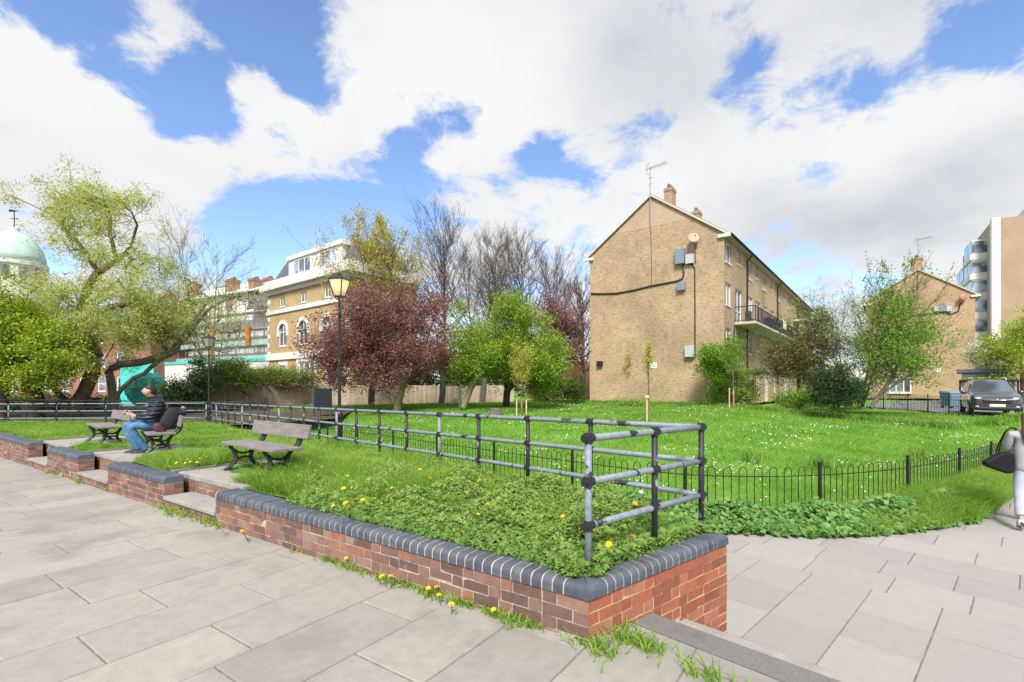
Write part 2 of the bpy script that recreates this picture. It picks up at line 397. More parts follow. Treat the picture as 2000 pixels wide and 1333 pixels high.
def ground_mat(name, stops, scale=3.0, rough=0.95, fine=30.0):
    m, nt, N, L, b = nodes(name)
    geo = N.new('ShaderNodeNewGeometry')
    n = N.new('ShaderNodeTexNoise'); n.inputs['Scale'].default_value = scale; n.inputs['Detail'].default_value = 12; n.inputs['Roughness'].default_value = 0.75
    L.new(geo.outputs['Position'], n.inputs['Vector'])
    r = N.new('ShaderNodeValToRGB'); set_ramp(r, stops); L.new(n.outputs['Fac'], r.inputs[0]); L.new(r.outputs[0], b.inputs['Base Color'])
    b.inputs['Roughness'].default_value = rough; b.inputs['Specular IOR Level'].default_value = 0.1
    n2 = N.new('ShaderNodeTexNoise'); n2.inputs['Scale'].default_value = fine; n2.inputs['Detail'].default_value = 6; L.new(geo.outputs['Position'], n2.inputs['Vector'])
    bp = N.new('ShaderNodeBump'); bp.inputs['Strength'].default_value = 0.7; bp.inputs['Distance'].default_value = 0.03
    L.new(n2.outputs['Fac'], bp.inputs['Height']); L.new(bp.outputs[0], b.inputs['Normal'])
    return m

M = {}
M['slab'] = rnd_mat('concrete_flag', [(0, (0.285, 0.268, 0.244)), (0.5, (0.312, 0.293, 0.266)), (1, (0.34, 0.32, 0.29))], 0.9, 0.4, 90, 0.13, 11.0,
                    stain=[((0.225, 0.21, 0.192), 0.50, 1.3), ((0.37, 0.36, 0.34), 0.64, 0.8), ((0.18, 0.172, 0.16), 0.69, 7.0), ((0.13, 0.12, 0.11), 0.735, 6.0), ((0.42, 0.41, 0.39), 0.74, 11.0)])
M['slab_low'] = rnd_mat('pale_concrete_flag', [(0, (0.295, 0.275, 0.262)), (0.5, (0.32, 0.30, 0.285)), (1, (0.345, 0.324, 0.307))], 0.9, 0.3, 90, 0.06, 9.0,
                        stain=[((0.27, 0.255, 0.243), 0.58, 1.1), ((0.39, 0.375, 0.36), 0.66, 0.9), ((0.15, 0.14, 0.13), 0.76, 5.0)])
M['joint'] = plain('joint_sand', (0.185, 0.17, 0.15), 0.95, var=0.4, scale=20)
M['brick'] = rnd_mat('red_brick', [(0, (0.135, 0.082, 0.070)), (0.3, (0.19, 0.108, 0.088)), (0.6, (0.235, 0.135, 0.112)), (0.82, (0.30, 0.13, 0.085)), (1, (0.27, 0.19, 0.15))], 0.9, 0.7, 70, 0.22, 22,
                     stain=[((0.33, 0.27, 0.22), 0.60, 6.0), ((0.10, 0.09, 0.075), 0.62, 2.4), ((0.15, 0.14, 0.06), 0.67, 4.0)])
M['brick_bright'] = rnd_mat('bright_red_brick', [(0, (0.24, 0.085, 0.052)), (0.35, (0.32, 0.105, 0.06)), (0.7, (0.38, 0.125, 0.07)), (1, (0.37, 0.17, 0.11))], 0.9, 0.6, 70, 0.18, 22,
                     stain=[((0.38, 0.27, 0.20), 0.62, 7.0), ((0.18, 0.10, 0.06), 0.66, 3.0)])  # redder and brighter than the brick of the long front face
M['mortar'] = plain('lime_mortar', (0.40, 0.355, 0.29), 0.95, var=0.4, scale=12, bump=0.4, bscale=90)
M['mortar_warm'] = plain('yellow_mortar', (0.52, 0.41, 0.27), 0.95, var=0.3, scale=12, bump=0.4, bscale=90)
M['coping'] = rnd_mat('blue_engineering_brick', [(0, (0.062, 0.071, 0.095)), (0.5, (0.082, 0.093, 0.122)), (1, (0.105, 0.117, 0.148))], 0.55, 0.3, 60, 0.3, 18,
                      stain=[((0.16, 0.158, 0.16), 0.60, 5.0)], spec=0.4)
M['coping_mortar'] = plain('pale_mortar', (0.46, 0.41, 0.33), 0.95, var=0.3, scale=14)
M['concrete'] = plain('weathered_concrete', (0.31, 0.29, 0.265), 0.92, var=0.22, scale=4, bump=0.4, bscale=70)
M['nosing'] = rnd_mat('dark_step_stone', [(0, (0.17, 0.162, 0.155)), (1, (0.20, 0.19, 0.182))], 0.9, 0.6, 120, 0.25, 60, stain=[((0.12, 0.115, 0.11), 0.56, 2.5), ((0.45, 0.44, 0.42), 0.68, 7.0)])
M['rail'] = peel_mat('peeling_galvanised_tube', (0.205, 0.245, 0.285), (0.018, 0.019, 0.026), 0.60, 4.5)
M['rail_dark'] = peel_mat('black_painted_tube', (0.22, 0.26, 0.30), (0.016, 0.017, 0.024), 0.40, 7)
M['black'] = plain('black_iron_paint', (0.018, 0.018, 0.022), 0.45, var=0.4, scale=20, bump=0.2)
M['fence'] = plain('black_fence_paint', (0.014, 0.014, 0.016), 0.5, var=0.3, scale=10)
M['benchwood'] = wood_mat('weathered_grey_timber', (0.12, 0.105, 0.10), (0.29, 0.262, 0.255))
M['bed'] = ground_mat('grassy_soil', [(0.3, (0.05, 0.09, 0.015)), (0.5, (0.09, 0.19, 0.025)), (0.7, (0.14, 0.27, 0.04))], 2.5)
M['lawn'] = ground_mat('mown_lawn', [(0.28, (0.08, 0.19, 0.02)), (0.5, (0.135, 0.30, 0.036)), (0.72, (0.23, 0.36, 0.07))], 1.1, fine=18)
M['soil'] = ground_mat('bare_soil', [(0.3, (0.06, 0.05, 0.035)), (0.7, (0.13, 0.11, 0.075))], 1.5)
M['asphalt'] = plain('asphalt', (0.19, 0.19, 0.205), 0.92, var=0.15, scale=5, bump=0.3)
M['grass'] = leaf_mat('grass_blade', [(0.13, 0.26, 0.028), (0.205, 0.38, 0.045), (0.29, 0.46, 0.075), (0.46, 0.53, 0.17)], 0.5)
M['lawngrass'] = leaf_mat('lawn_blade', [(0.10, 0.225, 0.025), (0.16, 0.33, 0.04), (0.23, 0.40, 0.065), (0.38, 0.46, 0.14)], 0.45)
M['weed'] = leaf_mat('weed_leaf', [(0.075, 0.17, 0.04), (0.15, 0.285, 0.06), (0.25, 0.39, 0.09), (0.42, 0.50, 0.15)], 0.45)
M['mallow'] = leaf_mat('mallow_leaf', [(0.06, 0.17, 0.035), (0.11, 0.26, 0.05), (0.18, 0.34, 0.085), (0.26, 0.40, 0.12)], 0.35)
M['petal'] = plain('yellow_petal', (0.82, 0.60, 0.02), 0.7, var=0.15)
M['white'] = plain('white_paint', (0.74, 0.74, 0.74), 0.6, var=0.06)
M['whitepetal'] = plain('white_petal', (0.78, 0.78, 0.76), 0.7, var=0.06)
# ------------------------------------------------------------------ ground plan
A = Vector((0.44, 2.77)); WD = Vector((-0.823, 0.568)); ND = Vector((0.568, 0.823))    # wall corner, along the wall, into the bed
B2 = Vector((1.68, 3.77)); AB = (B2 - A).normalized(); ABL = (B2 - A).length; ABN = Vector((AB.y, -AB.x))   # outward
RL0 = Vector((1.52, 3.87)); RLD = Vector((-1, 1.1)).normalized(); RLN = Vector((RLD.y, -RLD.x))             # long railing; normal away from the bed
def TN(t, n, z=0.0):
    p = A + WD * t + ND * n; return Vector((p.x, p.y, z))
def tn(x, y):
    d = Vector((x, y)) - A; return d.dot(WD), d.dot(ND)
def sstep(a, b, x):
    t = np.clip((x - a) / (b - a), 0, 1); return t * t * (3 - 2 * t)
def z_up(x, y):
    t = (x - A.x) * WD.x + (y - A.y) * WD.y
    return -0.012 * np.clip(t, 0, 40)
def z_low(x, y): return -0.64 + 0.085 * np.clip((y - 3.8) / 3.4, 0, 1)
def z_bed(x, y): return 0.320 - 0.019 * np.clip(y - 6.5, 0, 20) + 0.035 * np.sin(x * 2.1 + y * 1.3) * np.sin(y * 1.7 - x * 0.6)
FENCE = [Vector(p) for p in [(-9.3, 19.6), (-4.67, 15.1), (-0.455, 10.7), (1.5, 8.81), (2.56, 7.86), (3.24, 7.62), (4.43, 7.60), (5.72, 7.91), (7.18, 8.55), (9.26, 9.75), (12.1, 11.7), (16, 14.3)]]
_FX = np.array([p.x for p in FENCE]); _FY = np.array([p.y for p in FENCE])
def fence_d(x, y):
    """distance behind the fence line (positive on the lawn)"""
    x = np.asarray(x, float); y = np.asarray(y, float); best = np.full(np.broadcast(x, y).shape, 1e9); sign = np.ones_like(best)
    for i in range(len(_FX) - 1):
        ax, ay, bx, by = _FX[i], _FY[i], _FX[i + 1], _FY[i + 1]
        dx, dy = bx - ax, by - ay; l2 = dx * dx + dy * dy
        t = np.clip(((x - ax) * dx + (y - ay) * dy) / l2, 0, 1)
        d = np.hypot(x - ax - t * dx, y - ay - t * dy); c = dx * (y - ay) - dy * (x - ax)
        m = d < best; best = np.where(m, d, best); sign = np.where(m, np.sign(c), sign)
    return best * sign
def z_lawn(x, y):
    d = fence_d(x, y)
    return -0.56 + 0.94 * sstep(-0.5, 11.0, d) + 0.03 * np.sin(x * 0.9) * np.sin(y * 0.7) * sstep(0, 4, d) - 0.26 * sstep(18.5, 23.0, np.asarray(y, float)) * sstep(10.0, 15.0, np.asarray(x, float) - 0.15 * (np.asarray(y, float) - 20)) 

def fill(name, poly, spacing, zf, mat, kind='structure', jitter=0.3):
    """flat polygon -> triangulated height field"""
    P = np.array([(p[0], p[1]) for p in poly]); n = len(P)
    edge = []
    for i in range(n):
        a, b = P[i], P[(i + 1) % n]; k = max(1, int(np.hypot(*(b - a)) / (spacing * 1.5)))
        for j in range(k): edge.append(a + (b - a) * j / k)
    edge = np.array(edge); m = len(edge)
    xs = np.arange(P[:, 0].min(), P[:, 0].max(), spacing); ys = np.arange(P[:, 1].min(), P[:, 1].max(), spacing)
    gx, gy = np.meshgrid(xs, ys); q = np.c_[gx.ravel(), gy.ravel()]
    q += (np.random.RandomState(3).rand(*q.shape) - 0.5) * spacing * jitter
    q = q[inside(q, P)]
    verts = [Vector(v) for v in np.r_[edge, q]]
    co, _, fs, *_ = delaunay_2d_cdt(verts, [(i, (i + 1) % m) for i in range(m)], [list(range(m))], 1, 1e-4)
    c = np.array([(v.x, v.y) for v in co])
    V = np.c_[c, zf(c[:, 0], c[:, 1])]
    o = npmesh(name, V, [np.array([f for f in fs if len(f) == 3])], mat, smooth=True)
    if kind: o['kind'] = kind
    return o
def inside(q, P):
    r = np.zeros(len(q), bool); n = len(P)
    for i in range(n):
        x1, y1 = P[i]; x2, y2 = P[(i + 1) % n]
        c = ((y1 > q[:, 1]) != (y2 > q[:, 1]))
        with np.errstate(divide='ignore', invalid='ignore'):
            r ^= c & (q[:, 0] < (x2 - x1) * (q[:, 1] - y1) / (y2 - y1) + x1)
    return r

# far ground reaching the horizon, kept well under everything near
g = MB(); g.poly([(-3000, -400, -2.6), (3000, -400, -2.6), (3000, 4000, -2.6), (-3000, 4000, -2.6)])
tag(g.build('ground', M['soil']), kind='structure')

# ---- paving: every flag is cut and laid by itself
def clip_half(poly, p, nrm):                              # keep the side nrm points to
    out = []
    for i in range(len(poly)):
        a, b = poly[i], poly[(i + 1) % len(poly)]
        da, db = (a - p).dot(nrm), (b - p).dot(nrm)
        if da >= 0: out.append(a)
        if (da >= 0) != (db >= 0): out.append(a + (b - a) * (da / (da - db)))
    return out
def paving(name, mat, o, u, v, rows, lens, zf, halves, u0, u1, gap=0.0105, seed=1, aligned=None):
    rng = random.Random(seed); mb = MB(); o, u, v = Vector(o), Vector(u), Vector(v)
    r0 = 0.0; k = 0
    for (va, vb) in rows:
        s = u0 + rng.uniform(0, 0.7); k += 1
        if aligned and vb <= aligned: s = u0 + 0.1
        while s < u1:
            l = lens[0] if (aligned and vb <= aligned) else rng.choice(lens)
            q = [o + u * (s + gap / 2) + v * (va + gap / 2), o + u * (s + l - gap / 2) + v * (va + gap / 2), o + u * (s + l - gap / 2) + v * (vb - gap / 2), o + u * (s + gap / 2) + v * (vb - gap / 2)]
            s += l
            for (p, nn) in halves:
                q = clip_half(q, p, nn)
                if len(q) < 3: break
            if len(q) < 3: continue
            dz = rng.uniform(-0.0025, 0.0025); tx, ty = rng.uniform(-0.002, 0.002), rng.uniform(-0.002, 0.002); c = q[0]
            top = [Vector((p.x, p.y, float(zf(p.x, p.y)) + dz + tx * (p.x - c.x) + ty * (p.y - c.y))) for p in q]
            cen = sum(top, Vector((0, 0, 0))) / len(top)
            inn = [t + (cen - t).normalized() * 0.006 for t in top]        # worn arris
            low = [t - Vector((0, 0, 0.006)) for t in top]; bot = [t - Vector((0, 0, 0.05)) for t in top]
            n = len(q); fs = [tuple(range(n))]
            for i in range(n):
                j = (i + 1) % n
                fs.append((n + i, n + j, j, i)); fs.append((2 * n + i, 2 * n + j, n + j, n + i))
            if ((q[1] - q[0]).cross(q[2] - q[1])) < 0: fs = [tuple(reversed(f)) for f in fs]
            mb.add(inn + low + bot, fs, 0, rng.random())
    return mb
# upper pavement: courses run square to the wall, staggered
STEP_A = A + AB * 0.40                                     # top step nosing: same direction as the wall, turned to the right
SD = Vector((0.705, -0.709)); SDN = Vector((-SD.y, SD.x))  # SDN points away from the camera, down the flight
if SDN.y < 0: SDN = -SDN
rows = []; s = -9.36
while s < 26: rows.append((s, s + 0.52)); s += 0.52
halves = [(A + ND * 0.06, -ND)]
LEN = [0.72, 0.86, 0.95, 0.80, 1.02]
pv = paving('upper_pavement', M['slab'], A, -ND, WD, [r for r in rows if r[0] > -.1], LEN, lambda x, y: z_up(x, y), [(A + ND * 0.10, -ND)], -1.3, 10.0, seed=5)
pv2 = paving('upper_pavement', M['slab'], A, -ND, WD, [r for r in rows if r[0] < -.1], LEN, lambda x, y: 0 * z_up(x, y), [(STEP_A - SDN * 0.004, -SDN)], -6.0, 10.0, seed=6)
off = len(pv.v); pv.v += pv2.v; pv.f += [[i + off for i in f] for f in pv2.f]; pv.mi += pv2.mi; pv.rn += pv2.rn
# little triangle between wall corner and nosing is paved too
tag(pv.build('upper_pavement', M['slab']), kind='structure')
base = [A + WD * 26 + ND * 0.1, A + ND * 0.1, STEP_A, STEP_A + SD * 9, Vector((7, -9)), Vector((-25, -9))]
fill('pavement_bed', base, 0.8, lambda x, y: z_up(x, y) - 0.0065, M['joint'], jitter=0)
# lower pavement: stack-bonded flags next to the steps, staggered courses beyond
LO = Vector((1.88, 4.11)); LU = Vector((0.733, 0.68)); LV = Vector((0.68, -0.733))
low_edge = [Vector(p) for p in [(1.2, 6.9), (3.0, 6.78), (4.2, 6.62), (5.0, 6.72), (6.1, 7.02), (7.0, 7.36), (8.3, 8.3), (9.6, 9.3), (14, 12.9)]]
crows = [(-0.4 - 0.52 * 6 + 0.52 * i - 0.12, -0.4 - 0.52 * 5 + 0.52 * i - 0.12) for i in range(26)]
rowsl = [(-3.2 + 0.545 * i, -3.2 + 0.545 * (i + 1)) for i in range(26)]
mb = paving('lower_pavement', M['slab_low'], LO, LU, LV, rowsl, [0.65], lambda x, y: z_low(x, y), [(LO + LU * 1.95, -LU)], -3.3 - 0.05, 2.4, seed=9, aligned=99)
mb2 = paving('lower_pavement', M['slab_low'], LO + LU * 1.95, LV, LU, [(0.55 * i, 0.55 * (i + 1)) for i in range(22)], [0.62, 0.76, 0.9], lambda x, y: z_low(x, y), [(LO + LU * 1.95, LU)], -4, 9, seed=4)
# keep only flags right of the planter's side wall and in front of the verge
def keep(mb):
    out = MB()
    for f, mi, rn in zip(mb.f, mb.mi, mb.rn):
        c = sum((mb.v[i] for i in f), Vector((0, 0, 0))) / len(f)
        if (Vector((c.x, c.y)) - B2).dot(ABN) < -0.02 and (Vector((c.x, c.y)) - B2).dot(RLN) < 0: continue
        if fence_d(c.x, c.y) > -0.35: continue
        out.add([mb.v[i] for i in f], [tuple(range(len(f)))], mi, rn)
    return out
mb = keep(mb); k2 = keep(mb2)
mb.v, off = mb.v + k2.v, len(mb.v); mb.f += [[i + off for i in f] for f in k2.f]; mb.mi += k2.mi; mb.rn += k2.rn
tag(mb.build('lower_pavement', M['slab_low']), kind='structure')
b0 = [STEP_A + SDN * .3 + SD * .3, STEP_A + SDN * .3 + SD * 9, Vector((26, -6)), Vector((26, 22)), Vector((14, 12.9)), Vector((9.6, 9.4)), Vector((7.0, 7.5)), Vector((5, 6.95)), Vector((1.4, 7.2)), B2 + RLD * .1, A + AB * .45 + ABN * .02]
fill('pavement_bed', b0, 0.5, lambda x, y: z_low(x, y) - 0.0065, M['joint'], jitter=0)
# steps down from the upper to the lower pavement
st = thing('stone_steps', 'dark grey stone steps leading down beside the end of the brick planter', 'steps', (STEP_A.x + SD.x * 1.5, STEP_A.y + SD.y * 1.5, -0.6))
SW = 8.0; drop = 0.62; nst = 4
for i in range(nst):
    z1 = -0.004 - i * drop / nst; p = STEP_A + SDN * (0.02 + 0.29 * i)
    mb = MB(); w = 0.20 if i == 0 else 0.30
    L0 = -1.05 if i == 0 else -1.4
    o = p + SD * (-0.02 if i == 0 else 0.0)
    mb.obox((o.x, o.y, z1 - 0.14), (SD.x * SW, SD.y * SW, 0), (SDN.x * w, SDN.y * w, 0), (0, 0, 0.14))
    mb.build('tread', M['nosing'] if i == 0 else M['concrete'], st, bevel=0.008)
mb = MB(); p = STEP_A + SDN * 0.03; mb.obox((p.x, p.y, -0.9), (SD.x * SW, SD.y * SW, 0), (SDN.x * 0.15, SDN.y * 0.15, 0), (0, 0, 0.75)); mb.build('riser', M['concrete'], st)

# ------------------------------------------------------------------ brick planter walls with blue bullnose coping
COP_T, COP_B, TH = 0.33, 0.246, 0.215
def bricks(mb, core, p, d, nin, length, zb, zt, th=TH, rng=random, back=True):
    """courses from the top down; p = outer bottom-line start (2D), d along, nin into the wall"""
    core.obox((p.x + nin.x * 0.0035 + d.x * 0.0035, p.y + nin.y * 0.0035 + d.y * 0.0035, zb), (d.x * (length - 0.007), d.y * (length - 0.007), 0), (nin.x * (th - 0.007), nin.y * (th - 0.007), 0), (0, 0, zt - zb))
    z = zt - 0.008; c = 0
    while z > zb - 0.02:
        s = 0.0; k = 0 if c % 2 == 0 else 1
        first = [0.215, 0.1025][c % 2]
        while s < length - 0.02:
            l = 0.215 if k % 2 == 0 else 0.1025
            l = min(l + rng.uniform(-0.006, 0.006), length - s)
            if length - s - l < 0.05: l = length - s
            pr = rng.uniform(-0.0025, 0.003)
            q = p + d * s + nin * (-pr)
            wl = max(l - 0.010, 0.02) if s + l < length - 0.001 else l
            mb.obox((q.x, q.y, z - 0.065), (d.x * wl, d.y * wl, 0), (nin.x * (th / 2 + pr), nin.y * (th / 2 + pr), 0), (0, 0, 0.065), 0, rng.random(), jit=0.0022)
            if back:
                q2 = p + d * s + nin * (th / 2 + 0.002)
                mb.obox((q2.x, q2.y, z - 0.065), (d.x * wl, d.y * wl, 0), (nin.x * (th / 2 - 0.002), nin.y * (th / 2 - 0.002), 0), (0, 0, 0.065), 0, rng.random(), jit=0.0022)
            s += l; k += 1
        z -= 0.075; c += 1
def cop_profile(r=0.046, over=0.010, w=TH + 0.014, inset=0.0):
    h = COP_T - COP_B
    pr = [(-over + inset, 0.0), (-over + inset, h - r)]
    for i in range(1, 7):
        a = math.pi / 2 * i / 6; pr.append((-over + inset + r * (1 - math.cos(a)), h - r + (r - inset) * math.sin(a)))
    pr += [(w - over, h - inset), (w - over, 0.0)]
    return pr
def coping(mb, mm, p, d, nin, s0, s1, tA=None, tB=None, rng=random):
    """a row of bullnose bricks between s0 and s1; tA / tB: slope of a mitre at either end"""
    pr = cop_profile(); pm = cop_profile(inset=0.0045)
    def seg(m, prof, a, b, ta=0.0, tb=0.0, rn=None, zj=0.0, mi=0):
        n = len(prof); vs = []
        for (e, t) in ((a, ta), (b, tb)):
            for (y, z) in prof:
                q = p + d * (e + y * t) + nin * y; vs.append(Vector((q.x, q.y, COP_B + z + zj)))
        fs = [tuple(range(n - 1, -1, -1)), tuple(range(n, 2 * n))] + [(i, (i + 1) % n, (i + 1) % n + n, i + n) for i in range(n)]
        if d.cross(nin) < 0: fs = [tuple(reversed(f)) for f in fs]
        m.add(vs, fs, mi, rn)
    s = s0
    if tA is not None: seg(mb, pr, s, s + 0.155, tA, 0, rng.random()); s += 0.165
    end = s1 - (0.165 if tB is not None else 0)
    while s < end - 0.02:
        l = min(0.0655 + rng.uniform(-0.002, 0.002), end - s)
        seg(mb, pr, s, s + l, 0, 0, rng.random(), rng.uniform(-0.002, 0.002)); s += l + 0.0105
    if tB is not None: seg(mb, pr, s1 - 0.155, s1, 0, tB, rng.random())
    seg(mm, pm, s0 + (0.02 if tA is not None else 0.002), s1 - (0.02 if tB is not None else 0.002), tA or 0, tB or 0)
def half_angle(d1, d2):                                     # mitre slope for walls meeting with inward normals on the same side
    return None
# mitre slopes at A: line of equal offset from both faces
def mitre(d, nin, d2, nin2):
    # point X = y*nin + t*d with X.nin2 = y  -> t = y*(1 - nin.nin2)/(d.nin2)
    return (1 - nin.dot(nin2)) / d.dot(nin2)
ABI = -ABN
RW = RLD                                                    # third wall, under the long railing
RI = -RLN
B3 = B2.copy()
rng = random.Random(11)
SECT = [(0.0, 4.52), (5.9, 7.97), (9.42, 11.32), (12.72, 17.0)]
labels = ['long red brick planter wall nearest the camera, turning the corner by the steps', 'short brick wall section between the nearest bench and the seated man',
          'low brick wall section just beyond the seated man', 'farthest brick wall section, running out at the left edge']
for i, (ta, tb) in enumerate(SECT):
    p = A + WD * ta; zb = float(z_up(p.x, p.y)) - 0.22
    w = thing('brick_wall', labels[i], 'wall', (p.x, p.y, -0.1), 'brick walls along the raised bed')
    mb, core, cp, cm = MB(), MB(), MB(), MB()
    bricks(mb, core, p, WD, ND, tb - ta, zb, COP_B, rng=rng)
    if i == 0:
        coping(cp, cm, p, WD, ND, 0, tb - ta, tA=mitre(WD, ND, AB, ABI), rng=rng)
        mb2, core2 = MB(), MB()
        bricks(mb2, core2, A, AB, ABI, ABL, -0.92, COP_B, rng=rng)
        coping(cp, cm, A, AB, ABI, 0, ABL, tA=mitre(AB, ABI, WD, ND), tB=-mitre(-AB, ABI, RW, RI), rng=rng)
        bricks(mb2, core2, B3 + RW * 0.13, RW, RI, 17.0, -0.75, 0.19, rng=rng, back=False)
        mb2.build('side_brickwork', M['brick_bright'], w)['label'] = 'brighter red brickwork of the tall end face'
        core2.build('side_mortar', M['mortar_warm'], w)
    else:
        coping(cp, cm, p, WD, ND, 0, tb - ta, rng=rng)
    mb.build('brickwork', M['brick'], w); core.build('mortar', M['mortar'], w)
    cp.build('coping', M['coping'], w, bevel=0.003); cm.build('coping_joint', M['coping_mortar'], w)
# steps and bench platforms in the gaps
GAPS = [(4.52, 5.9), (7.97, 9.42), (11.32, 12.72)]
where = ['by the nearest bench', 'under the seated man', 'by the farthest bench']
PADZ = 0.33
for (ta, tb), wh in zip(GAPS, where):
    q = A + WD * (ta + tb) / 2
    s_ = thing('concrete_step', 'worn concrete step in the wall opening ' + wh, 'step', (q.x, q.y, 0), 'steps in the wall openings')
    o = A + WD * (ta + 0.01) - ND * 0.02; zg = float(z_up(o.x, o.y)); zs = zg + 0.155
    mb = MB(); mb.obox((o.x, o.y, zs - 0.05), (WD.x * (tb - ta - 0.02), WD.y * (tb - ta - 0.02), 0), (ND.x * 0.34, ND.y * 0.34, 0), (0, 0, 0.05)); mb.build('tread', M['concrete'], s_, bevel=0.008)
    mb, core = MB(), MB(); bricks(mb, core, A + WD * (ta + 0.012), WD, ND, tb - ta - 0.024, zg - 0.2, zs - 0.052, th=0.2, rng=rng, back=False)
    mb.build('riser', M['brick'], s_); core.build('mortar', M['mortar'], s_)
    pl = thing('concrete_platform', 'flat concrete platform set in the grass ' + wh, 'platform', (q.x + ND.x * 1.1, q.y + ND.y * 1.1, PADZ), 'concrete bench platforms')
    o = A + WD * (ta + 0.0) + ND * 0.285; t1 = tb - ta + 0.35
    mb = MB(); mb.obox((o.x, o.y, PADZ - 0.07), (WD.x * t1, WD.y * t1, 0), (ND.x * 1.35, ND.y * 1.35, 0), (0, 0, 0.07)); mb.build('slab', M['concrete'], pl, bevel=0.01)
    mb, core = MB(), MB(); bricks(mb, core, A + WD * (ta - 0.12) + ND * 0.295, WD, ND, tb - ta + 0.30, zs - 0.1, PADZ - 0.072, th=0.2, rng=rng, back=False)
    mb.build('riser', M['brick'], pl); core.build('mortar', M['mortar'], pl)
    mb = MB(); o = A + WD * tb + ND * 0.232; mb.obox((o.x + WD.x * .36, o.y + WD.y * .36, PADZ - 0.06), (WD.x * 0.09, WD.y * 0.09, 0), (ND.x * 1.45, ND.y * 1.45, 0), (0, 0, 0.082)); mb.build('edging', M['nosing'], pl, bevel=0.006)

# ------------------------------------------------------------------ earth and lawn surfaces
RC = RL0 + RLD * 19.2                                       # far end of the long railing
bed_poly = [A + WD * 0.05 + ND * 0.17 + AB * 0.2, A + ND * 0.17 + WD * 26, Vector((-26, 19.6)), RC, B2 + RLD * 0.2 + ABI * 0.15]
fill('grass_bank', bed_poly, 0.22, z_bed, M['bed'])
strip = [B2 + ABN * 0.0 + RLD * 0.05, B2 + RLD * 18.5, FENCE[0], *FENCE[1:], Vector((14.3, 13.1)), *[p for p in reversed(low_edge[1:-1])], Vector((2.2, 6.4))]
fill('verge', strip, 0.3, lambda x, y: z_low(x, y) + 0.02 + 0.04 * sstep(-1.6, -0.3, fence_d(x, y)), M['bed'])
lawn_poly = [*FENCE, Vector((22, 18)), Vector((120, 30)), Vector((160, 160)), Vector((-26, 160)), Vector((-10, 34)), Vector((-8.2, 22.5)), RC + Vector((0.1, 0.1))]
soil_poly = [Vector((-26, 160)), Vector((-160, 160)), Vector((-160, 24)), Vector((-26, 19.6)), RC + Vector((0.1, 0.1)), Vector((-8.2, 22.5)), Vector((-10, 34))]
fill('earth', soil_poly, 1.0, lambda x, y: 0.02 + 0.25 * sstep(21, 30, y) + 0.0 * x, M['soil'])
fill('lawn', lawn_poly, 0.8, z_lawn, M['lawn'])
# car park road behind the lawn
road = [pz(1690, 795, .14), pz(1740, 800, .14), pz(1800, 804, .14), pz(1850, 808, .14), pz(1920, 812, .14), Vector((40, 22.5, .14)), Vector((60, 38, .14)), Vector((42, 48.5, .14)), pz(1700, 786, .14)]
g = MB(); g.poly([Vector((p.x, p.y, 0.165)) for p in road]); tag(g.build('road', M['asphalt']), kind='structure')

# ------------------------------------------------------------------ tubular railings
def clampmesh(mb, c, r=0.0275, h=0.064, axis=None):
    c = Vector(c); mb.tube([c - Vector((0, 0, h / 2)), c + Vector((0, 0, h / 2))], r, 14)
    if axis is not None: mb.tube([c - axis * 0.043, c + axis * 0.043], r * 0.97, 14)
M['clamp'] = peel_mat('black_painted_clamp', (0.32, 0.35, 0.39), (0.016, 0.017, 0.024), 0.33, 12)
def railing(name, label, runs, loc, group=None):
    """runs: list of (post tops list, dark flags)"""
    root = thing(name, label, 'railing', loc, group)
    seen = set()
    for (P, zb, first) in runs:
        for k, dz in enumerate((0.0, 0.272, 0.545)):
            mb = MB(); mb.tube([p - Vector((0, 0, dz)) for p in P], 0.0235, 10); mb.build('rail', M['rail'], root, smooth=True)
        for i, p in enumerate(P):
            if i < first: continue
            b = float(zb(p.x, p.y)); mb = MB()
            mb.tube([Vector((p.x, p.y, b - 0.06)), p], 0.0225, 10)
            o = mb.build('post', M['rail_dark'] if i % 4 else M['rail'], root, smooth=True)
            d = (P[min(i + 1, len(P) - 1)] - P[max(i - 1, 0)]).normalized(); 
            for dz in (0.0, 0.272, 0.545): mb = MB(); clampmesh(mb, p - Vector((0, 0, dz)), axis=d); mb.build('clamp', M['clamp'], o)
    return root
n_post = [0.0, 1.12]; s = 1.12
while s < 18.6: s += 0.877; n_post.append(s)
def rl(s):
    p = RL0 + RLD * s; return Vector((p.x, p.y, 1.155 - 0.0135 * s))
near = Vector((0.475, 3.0, 1.157)); farp = rl(0); midp = near.lerp(farp, 0.525)
longP = [rl(s) for s in n_post]; corner = longP[-1]
railing('tube_railing', 'peeling grey and black tube railing round the front of the raised bed', [([near, midp, farp], lambda x, y: 0.27, 0), (longP, lambda x, y: z_bed(x, y), 1)], (1.52, 3.87, 0.3))
backP = [Vector((corner.x + (-0.25 - 1.95 * i) , corner.y + 0.12 * i + 0.1, corner.z - 0.012 * i)) for i in range(0, 8)]
railing('tube_railing', 'grey tube railing along the back of the benches on the left', [(backP, lambda x, y: z_bed(x, y), 0)], (backP[3].x, backP[3].y, 0))
rampP = [Vector((corner.x + 0.6 - 2.1 * i, corner.y + 2.6 + 0.1 * i, corner.z - 0.05 + 0.018 * i)) for i in range(0, 8)]
rr = railing('tube_railing', 'black tube railing in front of the willow trunks', [(rampP, lambda x, y: 0.0 * x, 0)], (rampP[3].x, rampP[3].y, 0))
for o in rr.children_recursive: o.data.materials[0] = M['black']

